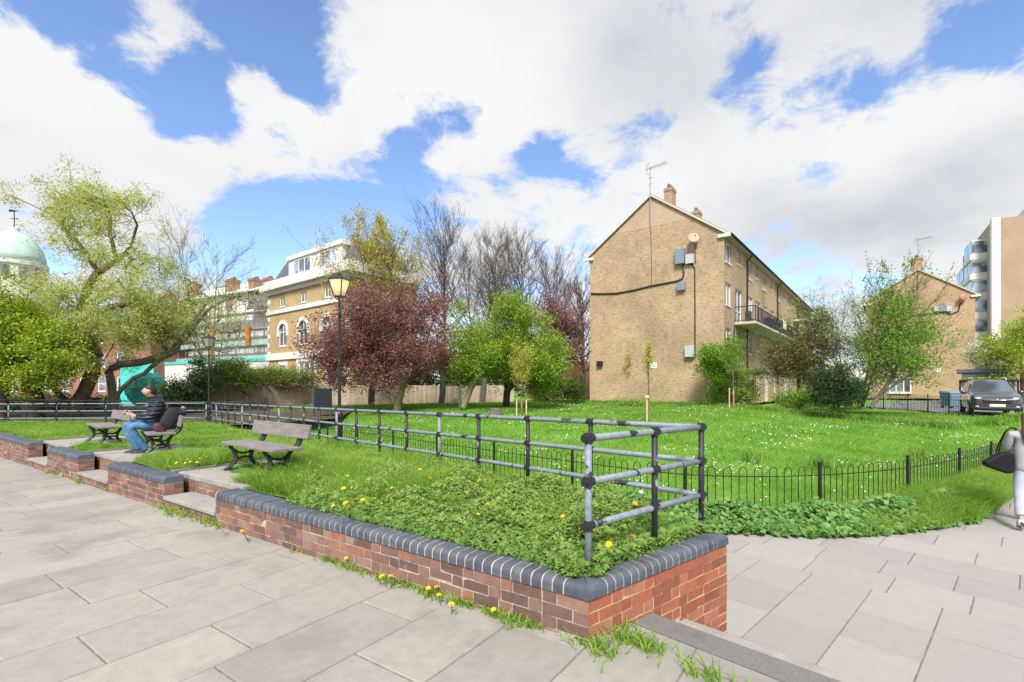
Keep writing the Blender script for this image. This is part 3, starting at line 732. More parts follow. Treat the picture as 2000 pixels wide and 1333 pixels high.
# ------------------------------------------------------------------ hoop-top fences
def resample(P, step):
    out = [P[0].copy()]; acc = 0.0
    for a, b in zip(P, P[1:]):
        L = (b - a).length; s = step - acc
        while s <= L: out.append(a + (b - a) * (s / L)); s += step
        acc = (acc + L) % step
        acc = L - (s - step)
    return out
def smooth2(P, it=2):
    for _ in range(it):
        Q = [P[0]]
        for a, b in zip(P, P[1:]): Q += [a * 0.75 + b * 0.25, a * 0.25 + b * 0.75]
        Q.append(P[-1]); P = Q
    return P
def hoopfence(label, line, zf, H, pitch=0.24, per=9, nseg=5, rad=0.0068):
    mid = line[len(line) // 2]; root = thing('hoop_top_fence', label, 'fence', (mid.x, mid.y, float(zf(mid.x, mid.y))), 'low hoop-top fences round the lawn')
    pts = resample(smooth2([Vector(p) for p in line]), pitch / 2)
    i = 0; g = per * 2
    while i < len(pts) - 2:
        seg = pts[i:i + g + 1]; mb = MB()
        for k in range(0, len(seg) - 2, 2):
            a, b = seg[k], seg[k + 1]; za, zb = float(zf(a.x, a.y)), float(zf(b.x, b.y)); r = (b - a).length / 2; c = (a + b) / 2; zt = max(za, zb) + H - r
            path = [Vector((a.x, a.y, za - 0.05)), Vector((a.x, a.y, zt))]
            for q in range(1, nseg):
                t = math.pi * q / nseg; e = (a - c) * math.cos(t); path.append(Vector((c.x + e.x, c.y + e.y, zt + r * math.sin(t))))
            path += [Vector((b.x, b.y, zt)), Vector((b.x, b.y, zb - 0.05))]
            mb.tube(path, rad, 6, up=Vector((0.3, 0.5, 0.81)), cap=False)
        rail = [Vector((p.x, p.y, float(zf(p.x, p.y)) + H * 0.80)) for p in seg]
        if len(rail) > 1: mb.tube(rail, rad * 1.2, 6)
        rail = [Vector((p.x, p.y, float(zf(p.x, p.y)) + 0.08)) for p in seg]
        if len(rail) > 1: mb.tube(rail, rad * 1.2, 6)
        mb.build('hoop_panel', M['fence'], root)
        p = seg[0]; d = (seg[1] - seg[0]).normalized(); mb = MB(); z0 = float(zf(p.x, p.y))
        q = p - d * 0.03
        mb.box((q.x, q.y, z0 + H / 2), (0.042, 0.042, H + 0.14), math.atan2(d.y, d.x)); mb.build('post', M['fence'], root, bevel=0.004)
        i += g
    return root
hoopfence('black hoop-top fence curving round the daisy lawn beside the pavement', list(reversed(FENCE)), lambda x, y: z_low(x, y) + 0.05, 0.72)
hoopfence('thin black hoop-top fence at the far edge of the lawn by the road', [pz(1900, 813, .14), pz(1840, 808, .14), pz(1780, 803, .14), pz(1715, 799, .14), pz(1640, 796, .3), pz(1560, 795, .36), pz(1500, 793, .38)], lambda x, y: z_lawn(x, y), 0.95, 0.26, 7, 4, 0.009)
# ------------------------------------------------------------------ benches (built once at the origin; x along, y to the back)
def bench_parts(root):
    HZ = 0.40
    for sx in (-0.60, 0.60):
        mb = MB()
        def bar(pts, r=0.021, fl=1.35): mb.tube([Vector((sx, y, z)) for (y, z) in pts], r, 8, up=Vector((0, 0.2, 1)), flat=fl)
        bar([(-0.30, 0.015), (-0.22, 0.05), (-0.15, 0.12), (-0.125, 0.19), (-0.14, 0.27), (-0.18, 0.33), (-0.22, 0.375)], [0.02, 0.03, 0.034, 0.035, 0.033, 0.029, 0.026])
        bar([(0.26, 0.015), (0.20, 0.05), (0.125, 0.12), (0.10, 0.19), (0.12, 0.27), (0.155, 0.33), (0.20, 0.375)], [0.02, 0.03, 0.034, 0.035, 0.033, 0.029, 0.026])
        bar([(-0.15, 0.33), (-0.11, 0.285), (-0.05, 0.262), (0.0, 0.258), (0.05, 0.262), (0.10, 0.285), (0.13, 0.32)], 0.017)
        bar([(-0.15, 0.13), (-0.10, 0.175), (-0.05, 0.19), (0.0, 0.194), (0.05, 0.19), (0.09, 0.175), (0.125, 0.13)], 0.017)
        bar([(-0.29, 0.012), (0.25, 0.012)], 0.012)
        bar([(-0.24, 0.385), (0.22, 0.385)], 0.016)
        bar([(0.17, 0.36), (0.235, 0.40), (0.30, 0.47), (0.325, 0.54), (0.325, 0.61), (0.343, 0.70), (0.352, 0.745)], [0.026, 0.035, 0.04, 0.04, 0.034, 0.026, 0.02])
        for y in (-0.27, 0.23): mb.box((sx, y, 0.012), (0.075, 0.06, 0.022))
        mb.build('leg', M['black'], root, smooth=False, local=True)
    for (y0, y1, nm) in ((-0.245, -0.012, 'seat'), (0.0, 0.215, 'seat')):
        mb = MB(); mb.box((0, (y0 + y1) / 2, HZ + 0.022), (1.80, y1 - y0, 0.045)); mb.build(nm, M['benchwood'], root, bevel=0.008, local=True)
    mb = MB(); mb.obox((-0.93, 0.252, 0.555), (1.86, 0, 0), (0, 0.042, -0.006), (0, 0.045, 0.215)); mb.build('backrest', M['benchwood'], root, bevel=0.008, local=True)
ROTB = math.atan2(WD.y, WD.x)        # bench +x runs along the wall to the left ...
BROT = math.atan2(-WD.y, -WD.x)      # x axis = -WD (to the right), y axis = ND
b1 = thing('park_bench', 'empty weathered bench with cast iron legs nearest the camera', 'bench', group='benches on the raised bed')
bench_parts(b1)
BS = 0.86
b1.location = TN(5.28, 0.90, PADZ); b1.rotation_euler = (0, 0, BROT - 0.07); b1.scale = (BS, BS, BS)
b2 = copy_tree(b1); b2['label'] = 'weathered bench that the man in the dark jacket sits on'
b2.location = TN(8.95, 0.98, PADZ); b2.rotation_euler = (0, 0, BROT - 0.24)
b3 = copy_tree(b1); b3['label'] = 'farthest weathered bench, empty, left of the seated man'
b3.location = TN(11.55, 0.95, PADZ - 0.01); b3.rotation_euler = (0, 0, BROT - 0.10)

# ------------------------------------------------------------------ people (skin-modifier figures)
M['skin'] = plain('skin', (0.46, 0.27, 0.19), 0.55, var=0.08, scale=20)
M['jacket'] = plain('navy_down_jacket', (0.022, 0.024, 0.042), 0.42, var=0.3, scale=12, bump=0.3, bscale=25)
M['jeans'] = plain('blue_denim', (0.075, 0.20, 0.36), 0.85, var=0.35, scale=7, bump=0.3, bscale=150)
M['shoe'] = plain('dark_shoe', (0.018, 0.022, 0.034), 0.6, var=0.3)
M['hairdark'] = plain('dark_hair', (0.018, 0.014, 0.012), 0.5, var=0.4, scale=40, bump=0.5, bscale=120)
M['hairred'] = plain('auburn_hair', (0.13, 0.055, 0.032), 0.45, var=0.45, scale=30, bump=0.6, bscale=90)
M['sweater'] = plain('pale_grey_sweater', (0.43, 0.41, 0.44), 0.9, var=0.12, scale=9, bump=0.4, bscale=200)
M['palejeans'] = plain('pale_lilac_jeans', (0.40, 0.42, 0.53), 0.85, var=0.2, scale=6, bump=0.3, bscale=150)
M['bagblack'] = plain('black_leather', (0.008, 0.008, 0.012), 0.65, var=0.3, bump=0.3, spec=0.25)
M['pack'] = plain('charcoal_nylon', (0.016, 0.015, 0.021), 0.85, var=0.3, bump=0.3)
M['maroon'] = plain('maroon_nylon', (0.085, 0.02, 0.03), 0.7, var=0.3)
M['phone'] = plain('phone_shell', (0.02, 0.02, 0.022), 0.3, var=0.1)
M['zebra'] = peel_mat('patterned_trainer', (0.62, 0.60, 0.57), (0.05, 0.045, 0.045), 0.5, 26)
_nt = M['jacket'].node_tree; _b = _nt.nodes['Principled BSDF']; _tc = _nt.nodes.new('ShaderNodeTexCoord'); _wv = _nt.nodes.new('ShaderNodeTexWave'); _wv.bands_direction = 'Z'
_wv.inputs['Scale'].default_value = 4.4; _wv.inputs['Distortion'].default_value = 1.6; _wv.inputs['Detail'].default_value = 2; _wv.inputs['Detail Scale'].default_value = 2.5
_bp = _nt.nodes.new('ShaderNodeBump'); _bp.inputs['Strength'].default_value = 1.0; _bp.inputs['Distance'].default_value = 0.03
_nt.links.new(_tc.outputs['Object'], _wv.inputs['Vector']); _nt.links.new(_wv.outputs['Fac'], _bp.inputs['Height']); _nt.links.new(_bp.outputs[0], _b.inputs['Normal'])
def skin(name, chains, mat, parent, sub=2, root=0):
    """chains: lists of (x,y,z,r); a chain may start with an int = index of an earlier vertex"""
    bm = bmesh.new(); lay = bm.verts.layers.skin.verify(); vs = []
    for ch in chains:
        prev = None
        for c in ch:
            if isinstance(c, int): prev = vs[c]; continue
            v = bm.verts.new(c[:3]); r = c[3]
            v[lay].radius = (r, c[4] if len(c) > 4 else r); vs.append(v)
            if prev is not None: bm.edges.new((prev, v))
            prev = v
    vs[root][lay].use_root = True
    me = bpy.data.meshes.new(name); bm.to_mesh(me); bm.free(); me.materials.append(mat)
    o = bpy.data.objects.new(name, me); COL.objects.link(o); o.parent = parent
    s = o.modifiers.new('skin', 'SKIN'); s.use_smooth_shade = True; s.branch_smoothing = 0.4
    u = o.modifiers.new('sub', 'SUBSURF'); u.levels = sub; u.render_levels = sub
    return o
def finger_set(wi, w, d, up, side, curl=0.5, r=0.0085):
    """five finger chains from palm vertex index wi; w wrist->palm tip, d pointing dir, up = back of the hand, side = thumb side"""
    w, d, up, side = Vector(w), Vector(d).normalized(), Vector(up).normalized(), Vector(side).normalized(); out = []
    for k, (off, ln) in enumerate(((0.028, 0.070), (0.010, 0.078), (-0.009, 0.073), (-0.027, 0.058))):
        a = w + side * off + d * 0.02; ch = [wi, (*a, r * 1.05)]; ang = 0.2; p = a
        for s in range(3):
            ang += curl * (0.9 + 0.1 * k); dr = d * math.cos(ang) - up * math.sin(ang); p = p + dr * ln / 3; ch.append((*p, r * (0.98 - 0.1 * s)))
        out.append(ch)
    a = w + side * 0.034 - d * 0.045; b = a + (side * 0.6 + d * 0.7 - up * 0.3) * 0.035; c = b + (d * 0.9 - up * 0.35) * 0.03
    out.append([wi - 1, (*a, r * 1.2), (*b, r * 1.05), (*c, r * 0.9)])
    return out

# the man, in bench coordinates
man = thing('person', 'seated man in navy padded jacket and blue jeans looking at the phone in his hands', 'person')
man.location = b2.location + Vector((0, 0, -0.062)); man.rotation_euler = b2.rotation_euler
hx = 0.0
body = [[(hx, 0.04, 0.555, .10, .09), (hx, 0.03, 0.70, .105, .085), (hx, 0.0, 0.84, .12, .085), (hx, -0.03, 0.97, .10, .08), (hx, -0.06, 1.02, .058), (hx, -0.09, 1.055, .058), (hx, -0.125, 1.10, .078, .09), (hx, -0.15, 1.165, .077, .094), (hx, -0.15, 1.22, .05, .06)],
        [0, (hx + .10, -0.02, 0.525, .088), (hx + .13, -0.40, 0.545, .066), (hx + .10, -0.30, 0.32, .055), (hx + .06, -0.16, 0.10, .042), (hx + .06, -0.18, 0.06, .04), (hx + .07, -0.27, 0.03, .018)],
        [0, (hx - .10, -0.02, 0.525, .088), (hx - .12, -0.44, 0.545, .066), (hx - .10, -0.36, 0.32, .055), (hx - .08, -0.25, 0.10, .042), (hx - .08, -0.27, 0.06, .04), (hx - .09, -0.36, 0.03, .018)]]
idx = 9 + 12
for sgn in (1, -1):
    body.append([3, (hx + .15 * sgn, -0.02, 0.90, .036), (hx + .25 * sgn, -0.08, 0.72, .048), (hx + .12 * sgn, -0.30, 0.70, .034), (hx + .055 * sgn, -0.375, 0.735, .027, .034), (hx + .045 * sgn, -0.425, 0.745, .014, .036)])
    idx += 5
    body += finger_set(idx - 1, (hx + .045 * sgn, -0.425, 0.745), (-0.45 * sgn, -0.85, 0.15), (0.5 * sgn, -0.35, -0.75), (0, -0.1, 1.0), 0.55)
    idx += 19
# nose and ears
body.append([7, (hx, -0.222, 1.142, .013), (hx, -0.231, 1.132, .010)])
for sgn in (1, -1): body.append([7, (hx + 0.08 * sgn, -0.12, 1.15, .012), (hx + 0.087 * sgn, -0.11, 1.162, .014)])
bo = skin('body', body, M['skin'], man)
skin('jacket', [[(hx, 0.035, 0.555, .165, .150), (hx, 0.03, 0.66, .172, .148), (hx, 0.01, 0.80, .186, .160), (hx, -0.02, 0.92, .178, .155), (hx, -0.035, 0.995, .135, .135), (hx, -0.05, 1.04, .108, .115), (hx, -0.055, 1.075, .10, .105)],
                [3, (hx + .19, -0.02, 0.935, .088), (hx + .265, -0.05, 0.80, .085), (hx + .27, -0.10, 0.705, .078), (hx + .20, -0.22, 0.69, .07), (hx + .12, -0.315, 0.708, .052)],
                [3, (hx - .19, -0.02, 0.935, .088), (hx - .265, -0.05, 0.80, .085), (hx - .27, -0.10, 0.705, .078), (hx - .20, -0.22, 0.69, .07), (hx - .12, -0.315, 0.708, .052)]], M['jacket'], man)
mb = MB()
for z, rx, ry in ((0.60, .172, .150), (0.67, .178, .152), (0.74, .180, .150), (0.81, .181, .148), (0.88, .175, .146), (0.945, .160, .136)):       # quilting seams
    y0 = 0.03 - (z - 0.6) * 0.15
    mb.tube([(hx + (rx + .0) * math.cos(t), y0 + ry * math.sin(t), z) for t in [i * math.pi / 12 for i in range(25)]], 0.006, 5, cap=False)
mb.build('quilting_seam', M['shoe'], man, smooth=True, local=True)
skin('hood', [[(hx - .07, -0.0, 1.02, .045, .05), (hx, 0.045, 1.005, .06, .06), (hx + .07, -0.0, 1.02, .045, .05)]], M['jacket'], man)
skin('jeans', [[(hx, 0.04, 0.57, .150, .14), (hx, 0.02, 0.535, .152, .13)],
               [1, (hx + .10, -0.06, 0.535, .100), (hx + .135, -0.25, 0.548, .088), (hx + .13, -0.41, 0.545, .080), (hx + .11, -0.33, 0.37, .072), (hx + .07, -0.18, 0.14, .062), (hx + .068, -0.165, 0.105, .06)],
               [1, (hx - .10, -0.06, 0.535, .100), (hx - .115, -0.27, 0.548, .088), (hx - .12, -0.45, 0.545, .080), (hx - .10, -0.39, 0.37, .072), (hx - .085, -0.27, 0.14, .062), (hx - .083, -0.255, 0.105, .06)]], M['jeans'], man)
for sx_, yy in ((hx + .07, -0.18), (hx - .085, -0.27)):
    skin('shoe', [[(sx_, yy + 0.06, 0.075, .064, .068), (sx_, yy - 0.04, 0.075, .064, .068), (sx_ + 0.005, yy - 0.13, 0.062, .058, .05), (sx_ + 0.008, yy - 0.21, 0.05, .044, .038)]], M['shoe'], man)
skin('hair', [[(hx, -0.055, 1.07, .06, .055), (hx, -0.075, 1.13, .086, .076), (hx, -0.10, 1.185, .089, .09), (hx, -0.135, 1.225, .075, .09), (hx, -0.17, 1.235, .05, .05)]], M['hairdark'], man)
ph = thing('phone', 'small dark phone held in the seated man\'s hands', 'phone'); ph.location = man.location; ph.rotation_euler = b2.rotation_euler
mb = MB(); mb.obox((hx - 0.037, -0.475, 0.74), (0.074, 0, 0), (0, 0.012, -0.006), (0, 0.07, 0.125)); mb.build('case', M['phone'], ph, bevel=0.003, local=True)
mb = MB(); mb.obox((hx - 0.033, -0.4625, 0.7375), (0.066, 0, 0), (0, 0.0012, -0.0006), (0, 0.067, 0.120)); mb.build('screen', glass_mat('phone_glass', (0.03, 0.035, 0.05)), ph, local=True)
# backpack leaning against the backrest next to him
bp = thing('backpack', 'charcoal and maroon backpack leaning on the bench beside the man', 'backpack'); bp.location = man.location; bp.rotation_euler = b2.rotation_euler
skin('pack', [[(0.47, 0.06, 0.485, .06, .13), (0.47, 0.11, 0.60, .075, .14), (0.47, 0.165, 0.74, .065, .125), (0.47, 0.20, 0.85, .04, .10)]], M['pack'], bp)
skin('pocket', [[(0.47, -0.09, 0.462, .03, .12), (0.47, -0.01, 0.49, .045, .12), (0.47, 0.03, 0.57, .04, .10)]], M['maroon'], bp)
mb = MB()
for dx in (-0.07, 0.07): mb.tube([(0.47 + dx, 0.26, 0.83), (0.47 + dx, 0.29, 0.72), (0.47 + dx, 0.24, 0.58), (0.47 + dx, 0.17, 0.49)], 0.014, 6, flat=2.0)
mb.build('strap', M['bagblack'], bp, smooth=True, local=True)

# folded dark-blue cloth lying over the top of that bench's backrest
cl = thing('folded_coat', 'dark blue folded coat lying over the backrest behind the man', 'coat'); cl.location = b2.location + Vector((0, 0, -.105)); cl.rotation_euler = b2.rotation_euler
skin('cloth', [[(0.50, 0.33, 0.80, .045, .06), (0.35, 0.34, 0.82, .055, .085), (0.17, 0.345, 0.815, .05, .08), (0.04, 0.34, 0.80, .035, .05)]], plain('navy_cloth', (0.03, 0.045, 0.085), 0.9, var=0.3, bump=0.4, bscale=40), cl)
skin('lining', [[(0.36, 0.34, 0.865, .03, .04), (0.27, 0.345, 0.88, .035, .045), (0.18, 0.345, 0.862, .025, .035)]], plain('tan_lining', (0.35, 0.29, 0.2), 0.9), cl)

# the woman walking out of the picture
wx, wy = 7.62, 7.10; wz = float(z_low(wx, wy))
wom = thing('person', 'woman walking away at the right edge in pale sweater, lilac jeans and long auburn hair', 'person', (wx, wy, wz), rz=R(-38))
body = [[(0, 0, 0.92, .11, .085), (0, 0.01, 1.08, .10, .075), (0, 0.02, 1.24, .115, .08), (0, 0.02, 1.36, .095, .07), (0, 0.03, 1.43, .05), (0, 0.045, 1.49, .05), (0, 0.06, 1.56, .078, .09), (0, 0.06, 1.63, .075, .088), (0, 0.05, 1.675, .045, .05)],
        [0, (-.09, -0.02, 0.86, .09), (-.105, -0.10, 0.50, .055), (-.14, -0.42, 0.17, .036), (-.14, -0.44, 0.14, .03), (-.14, -0.40, 0.06, .022)],
        [0, (.09, 0.03, 0.86, .09), (.09, 0.19, 0.48, .062), (.09, 0.20, 0.10, .042), (.09, 0.21, 0.05, .04), (.09, 0.32, 0.03, .032)]]
idx = 9 + 10
for sgn in (1, -1):
    f = 0.16 * sgn
    if sgn > 0: arm = [(.165, 0.02, 1.34, .05), (.22, -0.036, 1.08, .04), (.22, 0.24, 0.88, .03), (.215, 0.27, 0.81, .02, .034), (.213, 0.285, 0.775, .013, .034)]; hd = ((.213, 0.285, 0.775), (0, 0.15, -1), (1, 0, 0), (0, 1, 0.1))
    else: arm = [(-.165, 0.02, 1.34, .05), (-.205, 0.10, 1.09, .04), (-.17, 0.32, 1.06, .03), (-.16, 0.385, 1.08, .02, .034), (-.157, 0.425, 1.092, .013, .034)]; hd = ((-.157, 0.425, 1.092), (0.1, 1, 0.3), (-0.3, 0, 1), (0.9, 0, 0.3))
    body.append([3, *arm])
    idx += 5
    body += finger_set(idx - 1, *hd, 0.3)
    idx += 19
body.append([7, (0, 0.152, 1.595, .015), (0, 0.166, 1.58, .011)])
skin('body', body, M['skin'], wom)
skin('sweater', [[(0, 0, 0.76, .19, .155), (0, 0.0, 0.86, .188, .153), (0, 0.0, 0.96, .182, .148), (0, 0.01, 1.12, .170, .14), (0, 0.02, 1.26, .178, .138), (0, 0.02, 1.36, .15, .115), (0, 0.03, 1.425, .072, .07), (0, 0.03, 1.44, .068, .066)],
                 [5, (.175, 0.02, 1.335, .075), (.225, 0.0, 1.20, .068), (.232, -0.015, 1.08, .062), (.228, 0.09, 0.97, .054), (.226, 0.20, 0.885, .045)],
                 [5, (-.175, 0.02, 1.335, .075), (-.205, 0.05, 1.21, .068), (-.215, 0.10, 1.10, .062), (-.195, 0.21, 1.06, .054), (-.172, 0.31, 1.06, .045)]], M['sweater'], wom)
skin('jeans', [[(0, 0, 0.99, .16, .13), (0, 0, 0.86, .162, .135)],
               [1, (-.09, -0.02, 0.80, .098), (-.105, -0.10, 0.52, .080), (-.12, -0.25, 0.36, .076), (-.138, -0.39, 0.21, .074), (-.14, -0.41, 0.185, .074)],
               [1, (.09, 0.04, 0.80, .098), (.09, 0.18, 0.49, .080), (.09, 0.195, 0.30, .074), (.09, 0.20, 0.10, .072), (.09, 0.20, 0.07, .072)]], M['palejeans'], wom)
skin('hair', [[(0, 0.045, 1.665, .085, .088), (0, 0.02, 1.62, .095, .098), (0, -0.02, 1.54, .092, .075), (0, -0.055, 1.44, .098, .055), (0.0, -0.085, 1.32, .098, .045), (0.0, -0.10, 1.22, .078, .036), (0.0, -0.105, 1.15, .04, .02)]], M['hairred'], wom)
sh = skin('shoe', [[(-.14, -0.475, 0.155, .058, .06), (-.14, -0.44, 0.10, .06, .055), (-.14, -0.39, 0.05, .058, .045), (-.14, -0.32, 0.035, .05, .032)]], M['zebra'], wom)
skin('shoe', [[(.09, 0.16, 0.05, .05, .048), (.09, 0.25, 0.05, .05, .045), (.09, 0.35, 0.038, .044, .034), (.09, 0.42, 0.03, .03, .024)]], M['zebra'], wom)
hb = thing('handbag', 'black slouchy handbag hanging from the walking woman\'s shoulder', 'handbag', (wx, wy, wz), rz=R(-38))
mb = MB(); prof = [(0.16, 0.76), (0.06, 0.755), (-0.14, 0.82), (-0.25, 0.86), (-0.27, 0.92), (-0.09, 1.03), (-0.02, 1.07), (0.15, 1.075), (0.175, 0.99), (0.17, 0.86)]
HB = Vector((-0.335, 0, 0))
front = [Vector((HB.x - 0.0 + y * 0.76, y * 0.35 - .08, z)) for (y, z) in prof]; mb.prism(front, (0.05, -0.10, 0)); mb.build('bag', M['bagblack'], hb, bevel=0.03, local=True)
mb = MB()
for y in (-0.11, 0.10):
    mb.tube([(-0.335, y, 1.05), (-0.30, y * 0.6, 1.20), (-0.245, y * 0.3 + 0.02, 1.36), (-0.20, 0.02, 1.418), (-0.15, 0.02, 1.43), (-0.13, 0.0, 1.40)], 0.009, 6, flat=2)
mb.build('handle', M['bagblack'], hb, smooth=True, local=True)
# ------------------------------------------------------------------ buildings
M['tan'] = brick_mat('tan_stock_brick', (0.475, 0.34, 0.21), (0.37, 0.255, 0.155), (0.47, 0.38, 0.275), dark=(0.17, 0.11, 0.065))
M['tan_pink'] = brick_mat('pink_stock_brick', (0.52, 0.37, 0.265), (0.45, 0.31, 0.215), (0.52, 0.42, 0.33), dark=(0.36, 0.24, 0.16), patch=0.12)
M['tan2'] = brick_mat('brown_stock_brick', (0.49, 0.32, 0.19), (0.39, 0.25, 0.145), (0.47, 0.38, 0.27), dark=(0.20, 0.125, 0.075))
M['yellow'] = brick_mat('yellow_stock_brick', (0.52, 0.375, 0.19), (0.43, 0.30, 0.145), (0.50, 0.40, 0.25), dark=(0.32, 0.22, 0.11), patch=0.15)
M['redb'] = brick_mat('old_red_brick', (0.36, 0.15, 0.10), (0.30, 0.12, 0.08), (0.36, 0.28, 0.22), dark=(.2, .09, .06))
M['tower'] = brick_mat('tower_brick', (0.43, 0.30, 0.205), (0.37, 0.25, 0.165), (0.42, 0.34, 0.26), dark=(0.29, 0.20, 0.14), patch=0.10)
M['roof'] = plain('roof_tile', (0.17, 0.115, 0.085), 0.9, var=0.3, scale=3)
M['slate'] = plain('slate', (0.105, 0.105, 0.125), 0.7, var=0.3, scale=3)
M['fascia'] = plain('cream_fascia', (0.58, 0.53, 0.44), 0.7, var=0.12)
M['soffit'] = plain('soffit_paint', (0.50, 0.45, 0.37), 0.8, var=0.1)
M['pipe'] = plain('drainpipe', (0.025, 0.022, 0.022), 0.5, var=0.3)
M['frame'] = plain('white_frame', (0.78, 0.78, 0.78), 0.5, var=0.04)
M['stone'] = plain('white_stucco', (0.72, 0.70, 0.66), 0.8, var=0.07, scale=1.5)
M['glass'] = glass_mat('window_glass', (0.10, 0.12, 0.14))
M['glassblue'] = glass_mat('bay_glass', (0.24, 0.29, 0.35))
M['greybox'] = plain('grey_cabinet', (0.20, 0.25, 0.31), 0.6, var=0.1)
M['lightbox'] = plain('light_grey_cabinet', (0.45, 0.49, 0.52), 0.6, var=0.08)
M['balcony'] = plain('balcony_concrete', (0.52, 0.49, 0.43), 0.9, var=0.12, scale=1.5)
M['copper'] = plain('verdigris_copper', (0.46, 0.62, 0.55), 0.8, var=0.15, scale=0.8)
M['teal'] = plain('teal_sheeting', (0.07, 0.58, 0.52), 0.55, var=0.25, scale=1.5)
M['sheet'] = plain('white_sheeting', (0.80, 0.81, 0.82), 0.6, var=0.10, scale=0.5)
M['netting'] = plain('green_netting', (0.33, 0.50, 0.43), 0.8, var=0.25, scale=1.2)
M['scaff'] = plain('scaffold_tube', (0.33, 0.34, 0.36), 0.4, metal=0.6, var=0.2)
M['plank'] = plain('scaffold_board', (0.42, 0.37, 0.29), 0.9, var=0.3)
def V3(p, z): return Vector((p.x, p.y, z))
def wall_holes(mb, o, ud, L, z0, z1, holes, nin, depth=0.12, mi=0):
    """wall face from 2-D point o along ud, with rectangular openings (u0,u1,z0,z1) and their reveals"""
    us = sorted({0.0, L, *[h[0] for h in holes], *[h[1] for h in holes]}); zs = sorted({z0, z1, *[h[2] for h in holes], *[h[3] for h in holes]})
    out = -nin
    def q(a, b, c, d):
        n = (b - a).cross(c - b)
        return [a, b, c, d] if n.dot(Vector((out.x, out.y, 0))) >= 0 else [d, c, b, a]
    for a, b in zip(us, us[1:]):
        for c, d in zip(zs, zs[1:]):
            m = ((a + b) / 2, (c + d) / 2)
            if any(h[0] < m[0] < h[1] and h[2] < m[1] < h[3] for h in holes): continue
            mb.poly(q(V3(o + ud * a, c), V3(o + ud * b, c), V3(o + ud * b, d), V3(o + ud * a, d)), mi)
    for (a, b, c, d) in holes:
        for (p, r) in (((a, c), (b, c)), ((b, c), (b, d)), ((b, d), (a, d)), ((a, d), (a, c))):
            A1, B1 = V3(o + ud * p[0], p[1]), V3(o + ud * r[0], r[1]); e = Vector((nin.x, nin.y, 0)) * depth
            mb.poly([A1, A1 + e, B1 + e, B1], mi)
def window(parent, o, ud, nin, h, bars=(0.5,), hbars=(), glass=None, depth=0.08, fw=0.06, sill=True, name='window', frame=None):
    a, b, c, d = h; fr = MB(); e = Vector((nin.x, nin.y, 0)); u = Vector((ud.x, ud.y, 0))
    O = V3(o, 0) + e * depth; t = e * 0.05
    def bar(u0, u1, z0, z1): fr.obox(O + u * u0 + Vector((0, 0, z0)), u * (u1 - u0), t, (0, 0, z1 - z0))
    bar(a, b, c, c + fw); bar(a, b, d - fw, d); bar(a, a + fw, c + fw, d - fw); bar(b - fw, b, c + fw, d - fw)
    for k in bars: x = a + (b - a) * k; bar(x - fw * .45, x + fw * .45, c + fw, d - fw)
    for k in hbars: z = c + (d - c) * k; bar(a + fw, b - fw, z - fw * .4, z + fw * .4)
    f = fr.build(name, frame or M['frame'], parent)
    g = MB(); P = O + e * 0.03; g.obox(P + u * (a + .01) + Vector((0, 0, c + .01)), u * (b - a - .02), e * 0.008, (0, 0, d - c - .02)); g.build('pane', glass or M['glass'], f)
    if sill:
        s = MB(); s.obox(V3(o, 0) - e * 0.05 + u * (a - .05) + Vector((0, 0, c - .06)), u * (b - a + .1), e * 0.16, (0, 0, .06)); s.build('sill', M['frame'], f)
    return f
